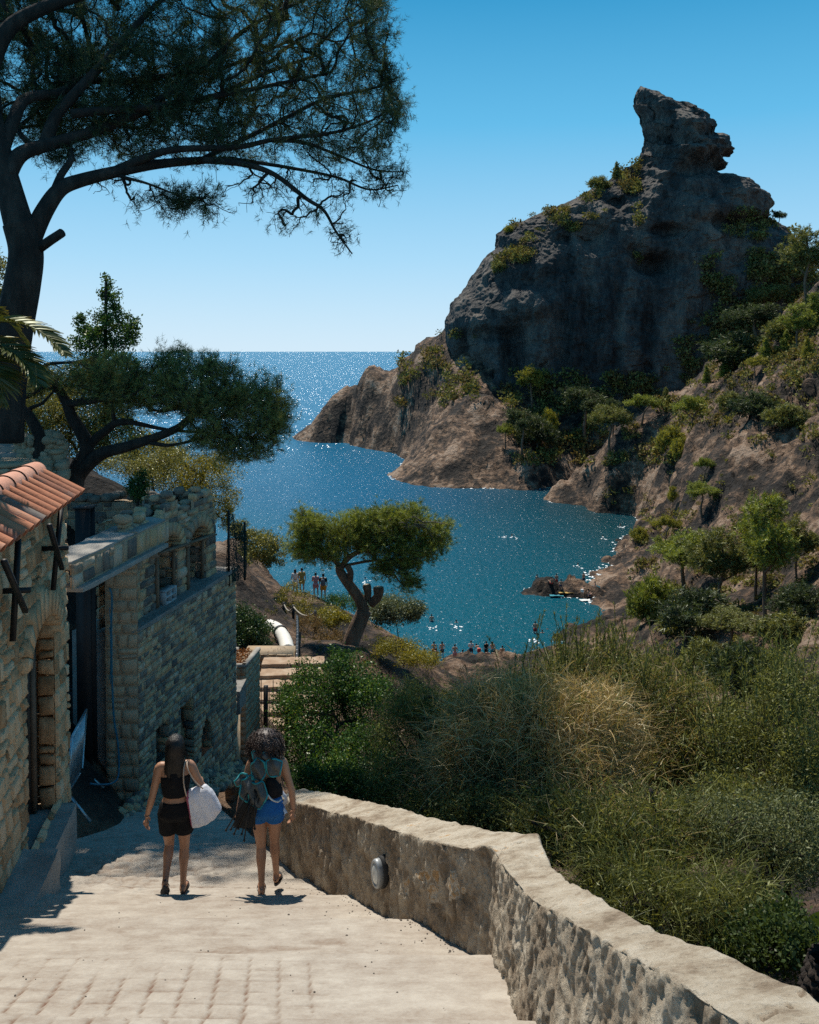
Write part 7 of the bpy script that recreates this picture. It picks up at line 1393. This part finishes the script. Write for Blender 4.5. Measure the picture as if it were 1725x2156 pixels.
little('bather standing in thigh deep water before the right slope', 1127, 1340, 92, 'stand', c_red, wade=.5); little('swimmer beside the thigh deep bather', 1142, 1340, 92, 'stand', c_red, wade=1.4)
for (px, py, lab) in [(1269, 1132, 'distant swimmer in the shaded water off the slope'), (1306, 1108, 'distant swimmer nearest the far right shore'), (1217, 1192, 'swimmer splashing just beyond the reef'), (1078, 1130, 'swimmer with white wake in the middle of the cove')]:
    little(lab, px, py, 29*F/(py-738.4), 'stand', c_navy, wade=1.4, face=1.)
reef = 'bathers on the reef'
for a in [('bather standing alone at the left tip of the reef', 1131, 1231, 109.5, 'stand', c_pk), ('bather standing in the middle of the reef', 1172, 1234, 109.8, 'stand', c_red), ('bather seated at the back of the reef', 1162, 1236, 109.5, 'sit', c_navy), ('bather seated at the front of the reef', 1161, 1255, 106.5, 'sit', c_red), ('bather seated on the yellow towel on the reef', 1181, 1256, 106.5, 'sit', c_navy), ('bather bending down at the right end of the reef', 1226, 1264, 105, 'bend', c_wh), ('bather standing at the channel between reef and shore', 1229, 1240, 110, 'stand', c_navy), ('bather crouched on the shore right of the channel', 1252, 1246, 108, 'sit', c_teal), ('bather seated low at the reef end by the bending one', 1240, 1262, 105, 'sit', c_navy), ('bather reading on the slabs above the far water edge', 1376, 1084, 145, 'sit', c_navy)]:
    little(*a, face=rg.uniform(-2, 2), group=reef)
for (lab, px, py, d, c, s) in [('yellow towel on the reef under a seated bather', 1192, 1257, 106, c_yl, (.9, .45)), ('blue towel at the front of the reef', 1172, 1262, 105.5, c_teal, (.8, .4)), ('white bag left at the reef edge by the shore', 1232, 1272, 104, c_wh, (.6, .4))]:
    p = at(px, py, d); z = max(drop(p[0], p[1]), SEA)+.08; A_, B_ = np.meshgrid(np.linspace(-1, 1, 14), np.linspace(-1, 1, 10), indexing='ij'); g = MB(); g.grid(np.stack([p[0]+A_*s[0], p[1]+B_*s[1], z+.05*vn(P3(A_*3, B_*3, px), 4)], -1)); tag(g.build('towel' if 'towel' in lab else 'beach_bag', c, smooth=True), lab, 'towel' if 'towel' in lab else 'bag')
# white water along the rocks and round the swimmers
m_foam = M_plain('sea_foam', (.75, .8, .82), .7, var=.05); g = MB(); rg = np.random.default_rng(99)
mk = (np.abs(Zt-SEA-.0) < .22) & (D_ > 90) & (D_ < 330); I = np.argwhere(mk); rg.shuffle(I); cntf = 0
for i, j in I[:9000]:
    X0, Y0, Z0 = X_[i, j], D_[i, j], Zt[i, j]
    pxx, pyy = CX+F*X0/Y0, 738.4+F*29/Y0
    if not (600 < pxx < 1400): continue
    if vn(np.array([[X0/5., Y0/5., 1.]]), 6)[0] < -.15+(.25 if Y0 < 100 else 0): continue
    r = rg.uniform(.05, .2)*(Y0/170); n = 7; t = np.linspace(0, 2*math.pi, n, endpoint=False); rr_ = r*rg.uniform(.5, 1.2, n); off = rg.normal(0, .35, 2)*Y0/200
    g.add(np.r_[np.c_[X0+off[0]+rr_*np.cos(t)*1.6, Y0+off[1]+rr_*np.sin(t)*2.2, np.full(n, SEA+.03+.0001*(cntf % 97))], [[X0+off[0], Y0+off[1], SEA+.06]]], t=[[k, (k+1) % n, n] for k in range(n)]); cntf += 1
for (px, py) in [(1269, 1134), (1306, 1110), (1217, 1194), (1078, 1132), (1311, 1135), (961, 1321), (769, 1226), (1127, 1352), (1060, 1131), (909, 1324)]:
    p = atz(px, py, SEA)
    for k in range(8): r = rg.uniform(.03, .10); c = p+rg.normal(0, 1, 3)*V(.35, .6, 0); t = np.linspace(0, 2*math.pi, 7, endpoint=False); g.add(np.r_[np.c_[c[0]+r*1.5*np.cos(t), c[1]+r*1.5*np.sin(t), np.full(7, SEA+.03+.0001*k)], [[c[0], c[1], SEA+.1]]], t=[[q, (q+1) % 7, 7] for q in range(7)])
print('foam', cntf)
tag(g.build('foam', m_foam), 'white foam along the rocky shore and around the swimmers', 'foam', kind='stuff')
